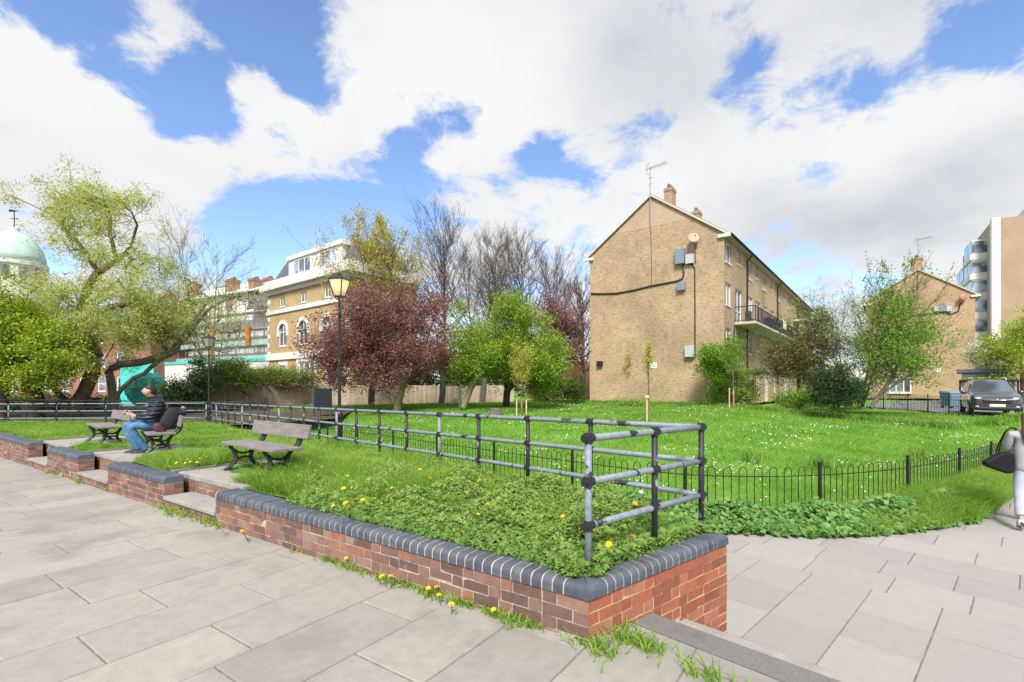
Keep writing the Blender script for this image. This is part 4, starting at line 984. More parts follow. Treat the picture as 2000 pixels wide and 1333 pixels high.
def gable_block(name, label, C, gd, W, rd, L, z0, ze, zr, wallm, gholes=(), fholes=(), upper=None, roofm=None):
    """C right front corner, gd along the gable to the left, rd along the right-hand facade"""
    root = thing(name, label, 'building', (C.x, C.y, z0)); ni = rd.copy(); nf = gd.copy()
    mb = MB(); D = C + gd * W
    wall_holes(mb, C, gd, W, z0, ze, gholes, ni)
    wall_holes(mb, C, rd, L, z0, ze, fholes, nf)
    ap = C + gd * W * 0.5
    mb.poly([V3(C, ze), V3(D, ze), V3(ap, zr)][::-1])
    E, G = C + rd * L, D + rd * L
    mb.poly([V3(D, z0), V3(G, z0), V3(G, ze), V3(D, ze)][::-1]); mb.poly([V3(E, z0), V3(G, z0), V3(G, ze), V3(ap + rd * L, zr), V3(E, ze)])
    mb.build('wall', wallm, root, uv=True)
    if upper:
        zb, mat = upper; f = (zb - ze) / (zr - ze); a = C.lerp(ap, f); b = D.lerp(ap, f); q = -rd * 0.004
        m2 = MB(); m2.poly([V3(a + q, zb), V3(ap + q, zr - .02), V3(b + q, zb)]); o = m2.build('upper_gable', mat, root, uv=True); o['label'] = 'paler pinkish brickwork in the top of the gable'
    rf = MB(); ov = 0.35; th = 0.12; sl = (zr - ze) / (W / 2); up = Vector((0, 0, th))
    for (s, base) in ((-1, C), (1, D)):
        e0 = base + gd * ov * s; za = ze - ov * sl
        p = [V3(e0 - rd * 0.10, za), V3(e0 + rd * (L + .1), za), V3(ap + rd * (L + .1), zr), V3(ap - rd * 0.10, zr)]
        rf.hexa([*p, *[q + up for q in p]] if s == 1 else [p[3], p[2], p[1], p[0], *[q + up for q in (p[3], p[2], p[1], p[0])]])
    rf.build('roof', roofm or M['roof'], root)
    vg = MB()
    for (s, base) in ((-1, C), (1, D)):
        e0 = base + gd * ov * s; za = ze - ov * sl
        a, b = V3(e0 - rd * 0.16, za - .06), V3(ap - rd * 0.16, zr - .06)
        vg.obox(a, b - a, Vector((rd.x, rd.y, 0)) * 0.055, (0, 0, 0.14))
    vg.build('verge_board', M['fascia'], root)
    # boxed eaves and gutter along the facade
    sf = MB(); e0 = C - gd * ov
    sf.obox(V3(C - gd * 0.003 - rd * 0.1, ze - 0.30), V3(-gd * (ov + 0.03), 0), V3(rd * (L + .2), 0), (0, 0, 0.05)); sf.build('soffit', M['soffit'], root)
    gt = MB(); gt.tube([V3(e0 - gd * 0.09 - rd * .12, ze - .22), V3(e0 - gd * 0.09 + rd * (L + .1), ze - .22)], 0.075, 8); gt.build('gutter', M['pipe'], root, smooth=True)
    for base, s in ((C, -1), (D, 1)):
        bx = MB(); q = base + gd * 0.42 * s * 1.0 - rd * 0.17
        bx.obox(V3(base - gd * s * 0.32 - rd * 0.17, ze - .36), V3(gd * s * 0.74, 0), V3(rd * 0.17, 0), (0, 0, .19)); bx.build('eaves_box', M['white'], root)
    return root
C1 = Vector((13.2, 30.0)); G1 = Vector((-7.45, 5.6)).normalized(); R1 = Vector((0.622, 0.783)); Z0, ZE, ZR = 0.30, 11.2, 14.55
def fh(L): return L
big = [0.3, 6.05, 11.2, 17.5, 22.6, 28.7, 34.0]; small = [3.2, 8.6, 14.1, 20.2, 25.4, 31.5, 36.6]
H = [(u, u + 1.35, 9.42, 10.72) for u in big] + [(u, u + .8, 9.85, 10.72) for u in small]
H2 = [(0.3, 1.65, 6.7, 8.15), (2.7, 4.5, 5.86, 8.15), (6.4, 7.7, 6.7, 8.15), (8.6, 10.4, 5.86, 8.15), (11.6, 12.9, 6.7, 8.15), (14.2, 16.0, 5.86, 8.15), (18.2, 19.5, 6.7, 8.15), (23, 24.3, 6.7, 8.15), (29, 30.3, 6.7, 8.15), (34, 35.3, 6.7, 8.15)]
H3 = [(0.3, 1.65, 3.95, 5.28), (3.0, 3.8, 4.4, 5.28), (6.2, 7.4, 3.95, 5.28), (9.0, 9.8, 4.3, 5.28), (11.4, 12.7, 3.95, 5.28), (16.0, 17.3, 3.95, 5.28), (21, 22.3, 3.95, 5.28), (27, 28.3, 3.95, 5.28)]
H4 = [(0.6, 1.9, 1.2, 2.55), (3.3, 4.3, 0.35, 2.55), (6.4, 7.5, 0.35, 2.55), (9.0, 10.2, 1.1, 2.55), (12.2, 13.4, 0.35, 2.55), (16, 17.4, 1.1, 2.55), (21, 22.2, 0.35, 2.55)]
bl = gable_block('flat_block', 'tan brick four-storey block with a tall gable end, balconies and television aerial', C1, G1, 9.32, R1, 38.6, Z0, ZE, ZR, M['tan'], (), H + H2 + H3 + H4, (12.45, M['tan_pink']))
for h in H + H2 + H3 + H4:
    door = h[2] < 0.4 or abs(h[2] - 5.86) < .01
    wdt = h[1] - h[0]
    window(bl, C1, R1, G1, h, bars=(0.5,) if wdt > 1 else (), hbars=(0.7,) if wdt < 1 else ((0.35,) if door else ()), fw=0.085, name='door' if door else 'window', sill=not door)
def chimney(parent, c, w, d, z0, z1, ax, m):
    mb = MB(); a = V3(ax, 0) * w; b = Vector((-ax.y, ax.x, 0)) * d; o = V3(c, z0) - a / 2 - b / 2
    mb.obox(o, a, b, (0, 0, z1 - z0)); mb.obox(o - a * .05 - b * .05 + Vector((0, 0, z1 - z0 - .28)), a * 1.1, b * 1.1, (0, 0, 0.16))
    o2 = mb.build('chimney', m, parent, uv=True)
    p = MB()
    for k in (-.3, .05, .36): p.lathe([(.11, 0), (.13, .08), (.10, .28)], V3(c, z1) + a * k, 8)
    p.build('chimney_pot', M['roof'], o2)
ap1 = C1 + G1 * 4.66
chimney(bl, ap1 + R1 * 3.5, 0.75, 0.62, ZR - .4, 16.15, R1, M['tan']); chimney(bl, ap1 + R1 * 9.6, 0.75, 0.62, ZR - .4, 16.2, R1, M['tan'])
chimney(bl, ap1 + R1 * 20, 0.75, 0.62, ZR - .4, 16.0, R1, M['tan'])
OUT1 = -R1                                                   # out of the gable face
def onG(x, y):                                               # point of the photo on the gable plane
    u = (x - CX) / F; k = (u * C1.y - C1.x) / (G1.x - u * G1.y); p = C1 + G1 * k; return p, CZ - (y - HY) * p.y / F
def gbox(nm, x0, x1, y0, y1, dep, m, parent=bl, bevel=0.01):
    a, za = onG(x0, y1); b, zb = onG(x1, y1); c, zt = onG((x0 + x1) / 2, y0); zb_ = CZ - (y1 - HY) * c.y / F
    mb = MB(); mb.obox(V3(a + OUT1 * dep, zb_), V3(b - a, 0), V3(-OUT1 * dep, 0), (0, 0, zt - zb_)); return mb.build(nm, m, parent, bevel=bevel)
def gtube(nm, pts, r, m, off=0.05):
    mb = MB(); mb.tube([V3(onG(*p)[0] + OUT1 * off, onG(*p)[1]) for p in pts], r, 8); return mb.build(nm, m, bl, smooth=True)
gbox('utility_cabinet', 1321, 1338.5, 488, 517, 0.3, M['greybox'])['label'] = 'larger blue-grey cabinet'
gbox('utility_cabinet', 1340.5, 1356, 498, 516, 0.22, M['lightbox'])['label'] = 'pale grey cabinet'
gbox('utility_cabinet', 1324, 1340, 553, 568, 0.25, M['greybox'])
gbox('utility_cabinet', 1340, 1357, 676, 698, 0.28, M['lightbox'])['label'] = 'lowest pale grey cabinet'
gtube('cable', [(1155, 574), (1175, 574.5), (1205, 573.5), (1240, 567), (1272, 559), (1300, 554), (1325, 549), (1333, 545), (1336, 536), (1334.5, 517)], 0.052, M['pipe'])
gtube('cable', [(1358, 700), (1358, 600), (1357.5, 525), (1353, 517), (1342, 516)], 0.035, M['pipe'])
gtube('cable', [(1271, 447), (1272.5, 500), (1273, 556)], 0.014, M['pipe'], 0.02)
gtube('cable', [(1359, 515), (1358, 478)], 0.02, M['pipe'])
o = gbox('security_light', 1168, 1178, 706, 715, 0.25, M['black'])
sg = gbox('number_sign', 1270, 1283, 708.5, 719.5, 0.02, M['white'], bevel=0.002)
a, za = onG(1274.8, 716.8); gd_ = (onG(1283, 714)[0] - onG(1270, 714)[0]).normalized(); s7 = MB(); ou = V3(OUT1, 0) * 0.028; zz = za
s7.obox(V3(a, zz + .21) + ou, V3(gd_ * .09, 0), ou * -.2, (0, 0, .03)); s7.obox(V3(a + gd_ * .012, zz) + ou, V3(gd_ * .03, 0), ou * -.2, (0, 0, .21)); s7.build('numeral', M['pipe'], sg)
# satellite dish
p, z = onG(1359, 467); dsh = MB(); q = V3(p + OUT1 * 0.42, z); nd = (V3(OUT1, 0) * 0.8 + V3(-G1, 0) * 0.45 + Vector((0, 0, .42))).normalized()
t1 = nd.cross(Vector((0, 0, 1))).normalized(); t2 = t1.cross(nd); vs = []; fs = []
for i in range(6):
    r = 0.36 * i / 5
    for k in range(18): a = 2 * math.pi * k / 18; vs.append(q + t1 * r * math.cos(a) * .9 + t2 * r * math.sin(a) - nd * (0.13 - 0.13 * (i / 5) ** 2))
for i in range(5):
    for k in range(18): fs.append((i * 18 + k, i * 18 + (k + 1) % 18, (i + 1) * 18 + (k + 1) % 18, (i + 1) * 18 + k))
dsh.add(vs, fs); so = dsh.build('satellite_dish', plain('peach_dish', (0.50, 0.36, 0.26), 0.6, var=0.1), bl, smooth=True)
sm = so.modifiers.new('solid', 'SOLIDIFY'); sm.thickness = 0.02
arm = MB(); arm.tube([V3(p, z - .35), V3(p + OUT1 * .3, z - .2), q - nd * .14], 0.025, 6); arm.tube([q - t2 * .4 - nd * .02, q + nd * .4 - t2 * .22], 0.015, 6); arm.tube([q + nd * .36 - t2 * .22, q + nd * .5 - t2 * .2], 0.04, 6); arm.tube([V3(p, z - .35), q - t2 * .4 - nd * .02], 0.015, 6); arm.build('dish_arm', M['lightbox'], so)
# television aerial on its mast
def aerial(parent, base, ztop, z0, out, side, sz=1.0):
    mb = MB(); b = base + out * 0.12
    mb.tube([V3(b, z0), V3(b, ztop)], 0.03 * sz, 6)
    s3 = Vector((side.x, side.y, 0)); c = V3(b, ztop - .12 * sz)
    mb.tube([c - s3 * .35 * sz, c + s3 * 1.15 * sz + Vector((0, 0, .12 * sz))], 0.02 * sz, 5); o3 = V3(out, 0)
    for k in range(9):
        p = c + s3 * (-.05 + .14 * k) * sz + Vector((0, 0, .012 * k)); mb.tube([p - o3 * .16 * sz - Vector((0, 0, .1)) * sz, p + o3 * .16 * sz + Vector((0, 0, .1)) * sz], 0.011 * sz, 4)
    for sg_ in (-1, 1): mb.tube([c - s3 * .28 * sz, c - s3 * .1 * sz + Vector((0, 0, .42 * sg_ * sz))], 0.014 * sz, 4); mb.tube([c - s3 * .1 * sz + Vector((0, 0, .42 * sg_ * sz)), c - s3 * .34 * sz + Vector((0, 0, .25 * sg_ * sz))], 0.011 * sz, 4)
    for dz, l in ((-.75, .2), (-1.15, .14)): mb.tube([V3(b, ztop + dz * sz) - s3 * l * sz, V3(b, ztop + dz * sz) + s3 * l * sz], 0.014 * sz, 4)
    return mb.build('aerial', M['scaff'], parent)
aerial(bl, ap1 - R1 * 0.05, 16.45, 12.55, OUT1, -G1)
# drainpipes on the facade
for u in (5.7, 17.1, 28.5):
    mb = MB(); e = -G1; mb.tube([V3(C1 + R1 * u + e * .40, ZE - .25), V3(C1 + R1 * u + e * .36, ZE - .38), V3(C1 + R1 * u + e * .09, ZE - .62), V3(C1 + R1 * u + e * .09, 2.7), V3(C1 + R1 * u + e * .09, .35)], 0.055, 8); mb.build('drainpipe', M['pipe'], bl, smooth=True)
mb = MB(); mb.tube([V3(C1 + R1 * 2.25 - G1 * .07, 2.8), V3(C1 + R1 * 2.25 - G1 * .07, 5.65)], 0.03, 6); mb.tube([V3(C1 + R1 * 2.3 - G1 * .07, 2.75), V3(C1 + R1 * 30 - G1 * .07, 2.75)], 0.03, 6); mb.build('drainpipe', M['pipe'], bl)
def balcony(u0, u1, z, dep=1.3):
    e = -G1; mb = MB(); mb.obox(V3(C1 + R1 * u0 + e * 0.003, z - .16), V3(R1 * (u1 - u0), 0), V3(e * dep, 0), (0, 0, .16)); b = mb.build('balcony', M['balcony'], bl, bevel=0.01)
    r = MB(); c = [C1 + R1 * (u0 + .06), C1 + R1 * (u0 + .06) + e * (dep - .07), C1 + R1 * (u1 - .06) + e * (dep - .07), C1 + R1 * (u1 - .06)]
    for p, q in zip(c, c[1:]):
        r.tube([V3(p, z + 1.02), V3(q, z + 1.02)], 0.03, 6); r.tube([V3(p, z + .1), V3(q, z + .1)], 0.018, 5)
        n = int((q - p).length / 0.125)
        for i in range(n + 1): s = p.lerp(q, i / n); r.tube([V3(s, z), V3(s, z + 1.02)], 0.009 if i % 8 else .025, 4)
    r.build('balustrade', M['black'], b)
    return b
bal = balcony(2.55, 21, 5.82)
balcony(26, 29.5, 8.6)
clutter = MB(); e = -G1
for (u, w, h, off) in ((3.1, .55, .75, .75), (7.4, .9, .8, 1.05), (9.2, .4, .9, 1.08), (11, 1.2, .85, 1.1), (14.5, .8, .7, 1.1), (17, 1.0, .95, 1.1)):
    clutter.obox(V3(C1 + R1 * u + e * (off - .25), 5.83), V3(R1 * w, 0), V3(e * .3, 0), (0, 0, h))
clutter.build('balcony_clutter', plain('balcony_clutter', (0.06, 0.06, 0.07), 0.8, var=0.6, scale=2), bal)
wsh = MB(); wsh.obox(V3(C1 + R1 * 12.4 + e * 1.27, 6.25), V3(R1 * 1.3, 0), V3(e * .03, 0), (0, 0, .75)); lo = wsh.build('laundry', M['white'], bal); lo['label'] = 'white sheet hung over the balcony rail'
pt = MB(); pt.lathe([(.13, 0), (.17, .3)], V3(C1 + R1 * 4.6 + e * .95, 5.83), 10); pt.build('plant_pot', M['roof'], bal)

# second block to the right
C2 = Vector((47.6, 49.5)); G2 = G1.copy(); R2 = R1.copy()
gh2 = []
bl2 = gable_block('flat_block', 'second tan brick block with a plain gable, farther off behind the trees on the right', C2, G2, 9.07, R2, 30, 0.3, 11.2, 14.3, M['tan2'])
def onP(x, y, C, G):
    u = (x - CX) / F; k = (u * C.y - C.x) / (G.x - u * G.y); p = C + G * k; return p, CZ - (y - HY) * p.y / F
def pbox(nm, x0, x1, y0, y1, dep, m, C, G, out, parent, bevel=0.01):
    a, _ = onP(x0, y1, C, G); b, _ = onP(x1, y1, C, G); c, zt = onP((x0 + x1) / 2, y0, C, G); zb = CZ - (y1 - HY) * c.y / F
    mb = MB(); mb.obox(V3(a + out * dep, zb), V3(b - a, 0), V3(-out * dep, 0), (0, 0, zt - zb)); return mb.build(nm, m, parent, bevel=bevel)
for (x0, x1, y0, y1, m) in ((1834, 1848, 594, 609, 'greybox'), (1824, 1833.5, 599, 609, 'lightbox'), (1848.5, 1858, 599, 609, 'lightbox')): pbox('utility_cabinet', x0, x1, y0, y1, .3, M[m], C2, G2, -R2, bl2)
mb = MB(); mb.tube([V3(onP(x, y, C2, G2)[0] - R2 * .06, onP(x, y, C2, G2)[1]) for (x, y) in ((1735, 618), (1790, 616), (1825, 613), (1840, 611), (1858, 614), (1872, 608), (1876, 592))], 0.06, 6); mb.build('cable', M['pipe'], bl2)
p, z = onP(1880, 582, C2, G2); mb = MB(); mb.ball(V3(p - R2 * .35, z), .38, 12, 7, (1, .4, 1)); mb.tube([V3(p, z - .7), V3(p - R2 * .35, z)], .04, 5); mb.build('satellite_dish', plain('brown_dish', (0.40, 0.22, 0.14), 0.6, var=0.1), bl2, smooth=True)
chimney(bl2, C2 + G2 * 4.6 + R2 * 1.2, 0.9, 1.0, 14, 15.8, R2, M['tan2'])
aerial(bl2, C2 + G2 * 4.5, 17.6, 11.0, -R2, -G2)
for (x0, x1, y0, y1) in ((1736, 1752, 640, 668), (1736, 1780, 738, 768)):
    a, z1 = onP(x0, y0, C2, G2); b, _ = onP(x1, y0, C2, G2); z0_ = CZ - (y1 - HY) * (a.y + b.y) / 2 / F
    ud = (b - a).normalized(); window(bl2, a - R2 * .17, ud, R2, (0, (b - a).length, z0_, z1), bars=(.33, .66), fw=.12, depth=0.05)
pbox('number_sign', 1827, 1838, 720, 727, .03, M['white'], C2, G2, -R2, bl2)

# tall block at the right edge
C3 = Vector((67.0, 67.0)); F3 = Vector((0.93, -0.37)).normalized(); R3 = Vector((0.58, 0.81)).normalized(); zt3 = 25.0
tw = thing('tower_block', 'tall brick flat block with white window bays at the right edge', 'building', (67, 67, 0))
mb = MB(); E3 = C3 + F3 * 14; wall_holes(mb, C3, F3, 14, 0, zt3, [], R3)
mb.poly([V3(E3, 0), V3(E3 + R3 * 24, 0), V3(E3 + R3 * 24, zt3), V3(E3, zt3)]); mb.poly([V3(C3, zt3), V3(E3, zt3), V3(E3 + R3 * 24, zt3), V3(C3 + R3 * 24, zt3)])
mb.poly([V3(C3, 0), V3(C3, zt3), V3(C3 + R3 * 24, zt3), V3(C3 + R3 * 24, 0)]); mb.poly([V3(C3 + R3 * 24, 0), V3(C3 + R3 * 24, zt3), V3(E3 + R3 * 24, zt3), V3(E3 + R3 * 24, 0)])
mb.build('wall', M['tower'], tw, uv=True)
mb = MB(); N3 = -F3
mb.obox(V3(C3 - R3 * .05 + N3 * .25, 0), V3(F3 * 0.95, 0), V3(-R3 * .1, 0), (0, 0, zt3 + .1)); mb.obox(V3(C3 + N3 * .25 - R3 * .04, 0), V3(F3 * .22, 0), V3(R3 * 1.2, 0), (0, 0, zt3 + .1)); mb.build('corner_pilaster', M['stone'], tw)
mb = MB(); mb.obox(V3(C3 + F3 * 3.4 + R3 * .5, zt3 + .003), V3(F3 * 10, 0), V3(R3 * 6, 0), (0, 0, 1.2)); mb.build('parapet', M['stone'], tw)
for bi, (u0, u1, ztop) in enumerate(((2.6, 8.6, 22.9), (9.2, 16, 20.3))):
    nb = MB(); dep = 2.0; o = C3 + R3 * u0 + N3 * 0.003; k = 0
    bay = MB(); bay.obox(V3(o, 0), V3(R3 * (u1 - u0), 0), V3(N3 * dep, 0), (0, 0, ztop)); bb = bay.build('window_bay', M['stone'], tw)
    z = ztop - 2.85
    while z > 1:
        for f, (a, d, L) in enumerate(((o - R3 * .03, N3, dep), (o + N3 * (dep + .03), R3, u1 - u0))):
            g_ = MB(); w0, w1 = (.25, L * .98) if f == 0 else (.2, L * .42)
            nn = R3 if f == 0 else -N3
            g_.obox(V3(a + d * w0, z + .95), V3(d * (w1 - w0), 0), V3(nn * .02, 0), (0, 0, 1.65)); g_.build('pane', M['glassblue'], bb)
            if f == 1: g2_ = MB(); g2_.obox(V3(a + d * (L * .5), z + .95), V3(d * (L * .42), 0), V3(nn * .02, 0), (0, 0, 1.65)); g2_.build('pane', M['glassblue'], bb)
        bd = MB(); bd.obox(V3(o - R3 * .12 + N3 * .3, z - .05), V3(R3 * (u1 - u0 + .2), 0), V3(N3 * (dep - .1), 0), (0, 0, .75)); bd.build('spandrel', M['white'], bb)
        z -= 2.85
for k in range(8):
    z = 22.2 - k * 2.9; window(tw, C3, R3, F3, (1.35, 2.35, z, z + 1.7), bars=(), fw=.12, depth=-.06, sill=False)

# yellow brick villa on the left
C4 = Vector((-22.8, 45.0)); U4 = Vector((0.787, -0.617)); N4 = Vector((0.617, 0.787)); L4 = 13.2; VD = 6.6
vl = thing('villa', 'yellow brick villa with white arched windows, cornice and slate mansard roof', 'building', (-22.8, 45, 0.3))
arch = [(2.1, 3.55), (5.6, 7.05), (9.3, 10.75)]; AZ0, AZS = 5.2, 6.55
holes = [(a, b, AZ0, AZS + .72) for (a, b) in arch] + [(a + .2, a + 1.15, 8.75, 9.65) for a in (2.0, 5.7, 9.4)] + [(2.3, 3.5, 1.6, 3.5), (5.6, 8.2, 1.4, 3.7), (10, 11.5, 1.4, 3.7)]
mb = MB(); wall_holes(mb, C4, U4, L4, 0, 10.2, holes, N4)
wall_holes(mb, C4 + U4 * L4, N4, VD, 0, 10.2, [(2.6, 3.8, 5.2, 7.2), (2.7, 3.7, 8.7, 9.65)], -U4)
wall_holes(mb, C4, N4, VD, 0, 10.2, [], U4); mb.poly([V3(C4 + N4 * VD, 0), V3(C4 + N4 * VD + U4 * L4, 0), V3(C4 + N4 * VD + U4 * L4, 10.2), V3(C4 + N4 * VD, 10.2)])
mb.build('wall', M['yellow'], vl, uv=True)
tr = MB()
def band(z0, z1, pr, m='stone', nm='string_course'):
    b = MB(); o = C4 - U4 * pr - N4 * pr; b.obox(V3(o, z0), V3(U4 * (L4 + 2 * pr), 0), V3(N4 * (pr + .1), 0), (0, 0, z1 - z0)); o2 = C4 + U4 * (L4 + pr) + N4 * (.1 + .002)
    b.obox(V3(o2, z0), V3(N4 * VD, 0), V3(-U4 * (pr + .1), 0), (0, 0, z1 - z0)); b.build(nm, M[m], vl)
band(8.2, 8.55, .12); band(4.0, 4.6, .15); band(10.0, 10.35, .2, nm='cornice'); band(10.36, 10.75, .55, nm='cornice'); band(10.76, 11.25, .3, nm='parapet')
for (a, b) in arch:
    window(vl, C4, U4, N4, (a, b, AZ0, AZS + .72), bars=(.5,), hbars=(.62,), fw=.1, depth=.06)
    s = MB(); c = (a + b) / 2; r0, r1 = (b - a) / 2 - .04, (b - a) / 2 + .28; n = 12
    for i in range(n):
        t0, t1 = math.pi * i / n, math.pi * (i + 1) / n
        pts = [(c + r0 * math.cos(t0), AZS + r0 * math.sin(t0)), (c + r1 * math.cos(t0), AZS + r1 * math.sin(t0)), (c + r1 * math.cos(t1), AZS + r1 * math.sin(t1)), (c + r0 * math.cos(t1), AZS + r0 * math.sin(t1))]
        s.prism([V3(C4 + U4 * u - N4 * .06, z) for (u, z) in pts], V3(N4 * .1, 0))
        sp = [(c + r0 * math.cos(t0), AZS + r0 * math.sin(t0)), (c + r0 * math.cos(t1), AZS + r0 * math.sin(t1)), (c + r0 * math.cos(t1), AZS + .735), (c + r0 * math.cos(t0), AZS + .735)]
        s.prism([V3(C4 + U4 * u - N4 * .02, z) for (u, z) in sp], V3(N4 * .1, 0))
    for (u0, u1) in ((a - .28, a + .03), (b - .03, b + .28)): s.obox(V3(C4 + U4 * u0 - N4 * .055, AZS - .45), V3(U4 * (u1 - u0), 0), V3(N4 * .1, 0), (0, 0, .45))
    s.build('arch_surround', M['stone'], vl)
for a in (2.0, 5.7, 9.4): window(vl, C4, U4, N4, (a + .2, a + 1.15, 8.75, 9.65), bars=(.5,), fw=.1)
for h in holes[6:]: window(vl, C4, U4, N4, h, bars=(.33, .66) if h[1] - h[0] > 2 else (.5,), fw=.14, depth=.02)
for h in holes[6:]:
    s = MB()
    for (u0, u1, z0, z1) in ((h[0] - .25, h[0], h[2], h[3] + .3), (h[1], h[1] + .25, h[2], h[3] + .3), (h[0], h[1], h[3], h[3] + .3)): s.obox(V3(C4 + U4 * u0 - N4 * .08, z0), V3(U4 * (u1 - u0), 0), V3(N4 * .1, 0), (0, 0, z1 - z0))
    s.build('window_surround', M['stone'], vl)
for h in [(2.6, 3.8, 5.2, 7.2), (2.7, 3.7, 8.7, 9.65)]: window(vl, C4 + U4 * L4, N4, -U4, h, fw=.1)
q = MB()
for k in range(12):
    for cc, d1 in ((C4, U4), (C4 + U4 * L4, -U4)): q.obox(V3(cc - N4 * .03 - d1 * .03, .4 + k * .8), V3(d1 * (.55 if k % 2 else .35), 0), V3(N4 * .2, 0), (0, 0, .4))
q.build('quoin', M['stone'], vl)
def mans(z0, z1, i0, i1):
    def ring(z, i): return [V3(C4 + U4 * i + N4 * i, z), V3(C4 + U4 * (L4 - i) + N4 * i, z), V3(C4 + U4 * (L4 - i) + N4 * (VD - i), z), V3(C4 + U4 * i + N4 * (VD - i), z)]
    return ring(z0, i0) + ring(z1, i1)
mb = MB(); mb.hexa(mans(11.2, 13.35, .25, 1.25)); mb.build('mansard_roof', M['slate'], vl)
mb = MB(); mb.obox(V3(C4 + U4 * 3.2 + N4 * .35, 11.1), V3(U4 * 8.4, 0), V3(N4 * 1.5, 0), (0, 0, 2.05)); dm = mb.build('dormer', M['stone'], vl)
mb = MB(); mb.obox(V3(C4 + U4 * 3.0 + N4 * .2, 12.85), V3(U4 * 8.8, 0), V3(N4 * 1.7, 0), (0, 0, .36)); mb.build('dormer_fascia', M['white'], vl)
for (a, b) in ((4.0, 7.0), (8.3, 11.0)): window(vl, C4 + N4 * .35, U4, N4, (a, b, 11.45, 12.75), bars=(.33, .66), fw=.09, depth=-.04, glass=M['glassblue'])

# scaffolded terrace farther left
sc = thing('scaffolded_terrace', 'terrace under repair wrapped in white sheeting and scaffolding, left of the yellow villa', 'building', (-33, 54, 0.2))
S0 = Vector((-46.5, 63.0)); SU = Vector((0.88, -0.47)).normalized(); SN = Vector((0.47, 0.88)).normalized(); SL = 24.0
mb = MB(); mb.obox(V3(S0 + SN * 1.6, 0), V3(SU * SL, 0), V3(SN * 9, 0), (0, 0, 13.0)); mb.build('wall', M['sheet'], sc)
mb = MB(); e0, e1 = S0 + SN * .9, S0 + SN * .9 + SU * SL
mb.hexa([V3(e0, 12.6), V3(e1, 12.6), V3(e1 + SN * 6, 15.4), V3(e0 + SN * 6, 15.4), V3(e0, 12.75), V3(e1, 12.75), V3(e1 + SN * 6, 15.55), V3(e0 + SN * 6, 15.55)]); mb.build('roof', M['sheet'], sc)
sl = MB(); a0 = S0 + SN * .6 + SU * 18; sl.hexa([V3(a0, 10.4), V3(a0 + SU * 6, 10.4), V3(a0 + SU * 6 + SN * 1.0, 12.5), V3(a0 + SN * 1.0, 12.5), V3(a0 - SN * .05, 10.5), V3(a0 + SU * 6 - SN * .05, 10.5), V3(a0 + SU * 6 + SN * .95, 12.6), V3(a0 + SN * .95, 12.6)]); sl.build('slate_slope', M['slate'], sc)
for (u, z1, w) in ((13.2, 14.6, 1.1), (17.6, 14.2, 1.0), (20.2, 14.0, .8), (5, 15.0, 1.1)):
    chimney(sc, S0 + SU * u + SN * 2.0, w, 1.2, 11, z1, SU, M['redb'])
tb = MB(); nb = MB(); bd = MB(); k = 0
while k * 1.7 <= SL:
    for off in (0.0, 1.1): tb.tube([V3(S0 + SU * k * 1.7 + SN * off, 0), V3(S0 + SU * k * 1.7 + SN * off, 12.8 - (k % 2) * .5)], 0.045, 5)
    k += 1
for z in (2.2, 4.2, 6.1, 8.0, 9.9):
    for off in (0.0, 1.1): tb.tube([V3(S0 + SN * off, z), V3(S0 + SU * SL + SN * off, z)], .04, 5)
    tb.tube([V3(S0, z + 1), V3(S0 + SU * SL, z + 1)], .04, 5)
    bd.obox(V3(S0 + SN * .05, z + .05), V3(SU * SL, 0), V3(SN * 1.0, 0), (0, 0, .06))
tb.build('scaffold_tubes', M['scaff'], sc); bd.build('boards', M['plank'], sc)
for (z, h, u0, u1) in ((4.3, .8, 0, 24), (6.2, .6, 0, 24), (8.1, .5, 0, 13), (2.3, .7, 0, 20)):
    mb = MB(); mb.obox(V3(S0 - SN * .09 + SU * u0, z), V3(SU * (u1 - u0), 0), V3(SN * .03, 0), (0, 0, h)); mb.build('debris_net', M['netting'], sc)
mb = MB(); mb.obox(V3(S0 - SN * 1.5 + SU * 2, 0), V3(SU * 23.5, 0), V3(SN * .1, 0), (0, 0, 4.3)); mb.build('hoarding', M['stone'], sc)
mb = MB(); mb.obox(V3(S0 - SN * 1.6 + SU * 2, 4.3), V3(SU * 23.5, 0), V3(SN * .3, 0), (0, 0, .32)); mb.build('hoarding_cap', M['teal'], sc)
for (u, z0, z1) in ((19.7, 6.2, 8.3), (12.9, 5.0, 9.2)):
    mb = MB(); mb.lathe([(.28, z0), (.30, (z0 + z1) / 2), (.34, z1)], V3(S0 + SU * u - SN * .35, 0), 10); mb.build('rubbish_chute', plain('orange_plastic', (0.62, 0.14, 0.04), 0.6, var=0.15), sc)
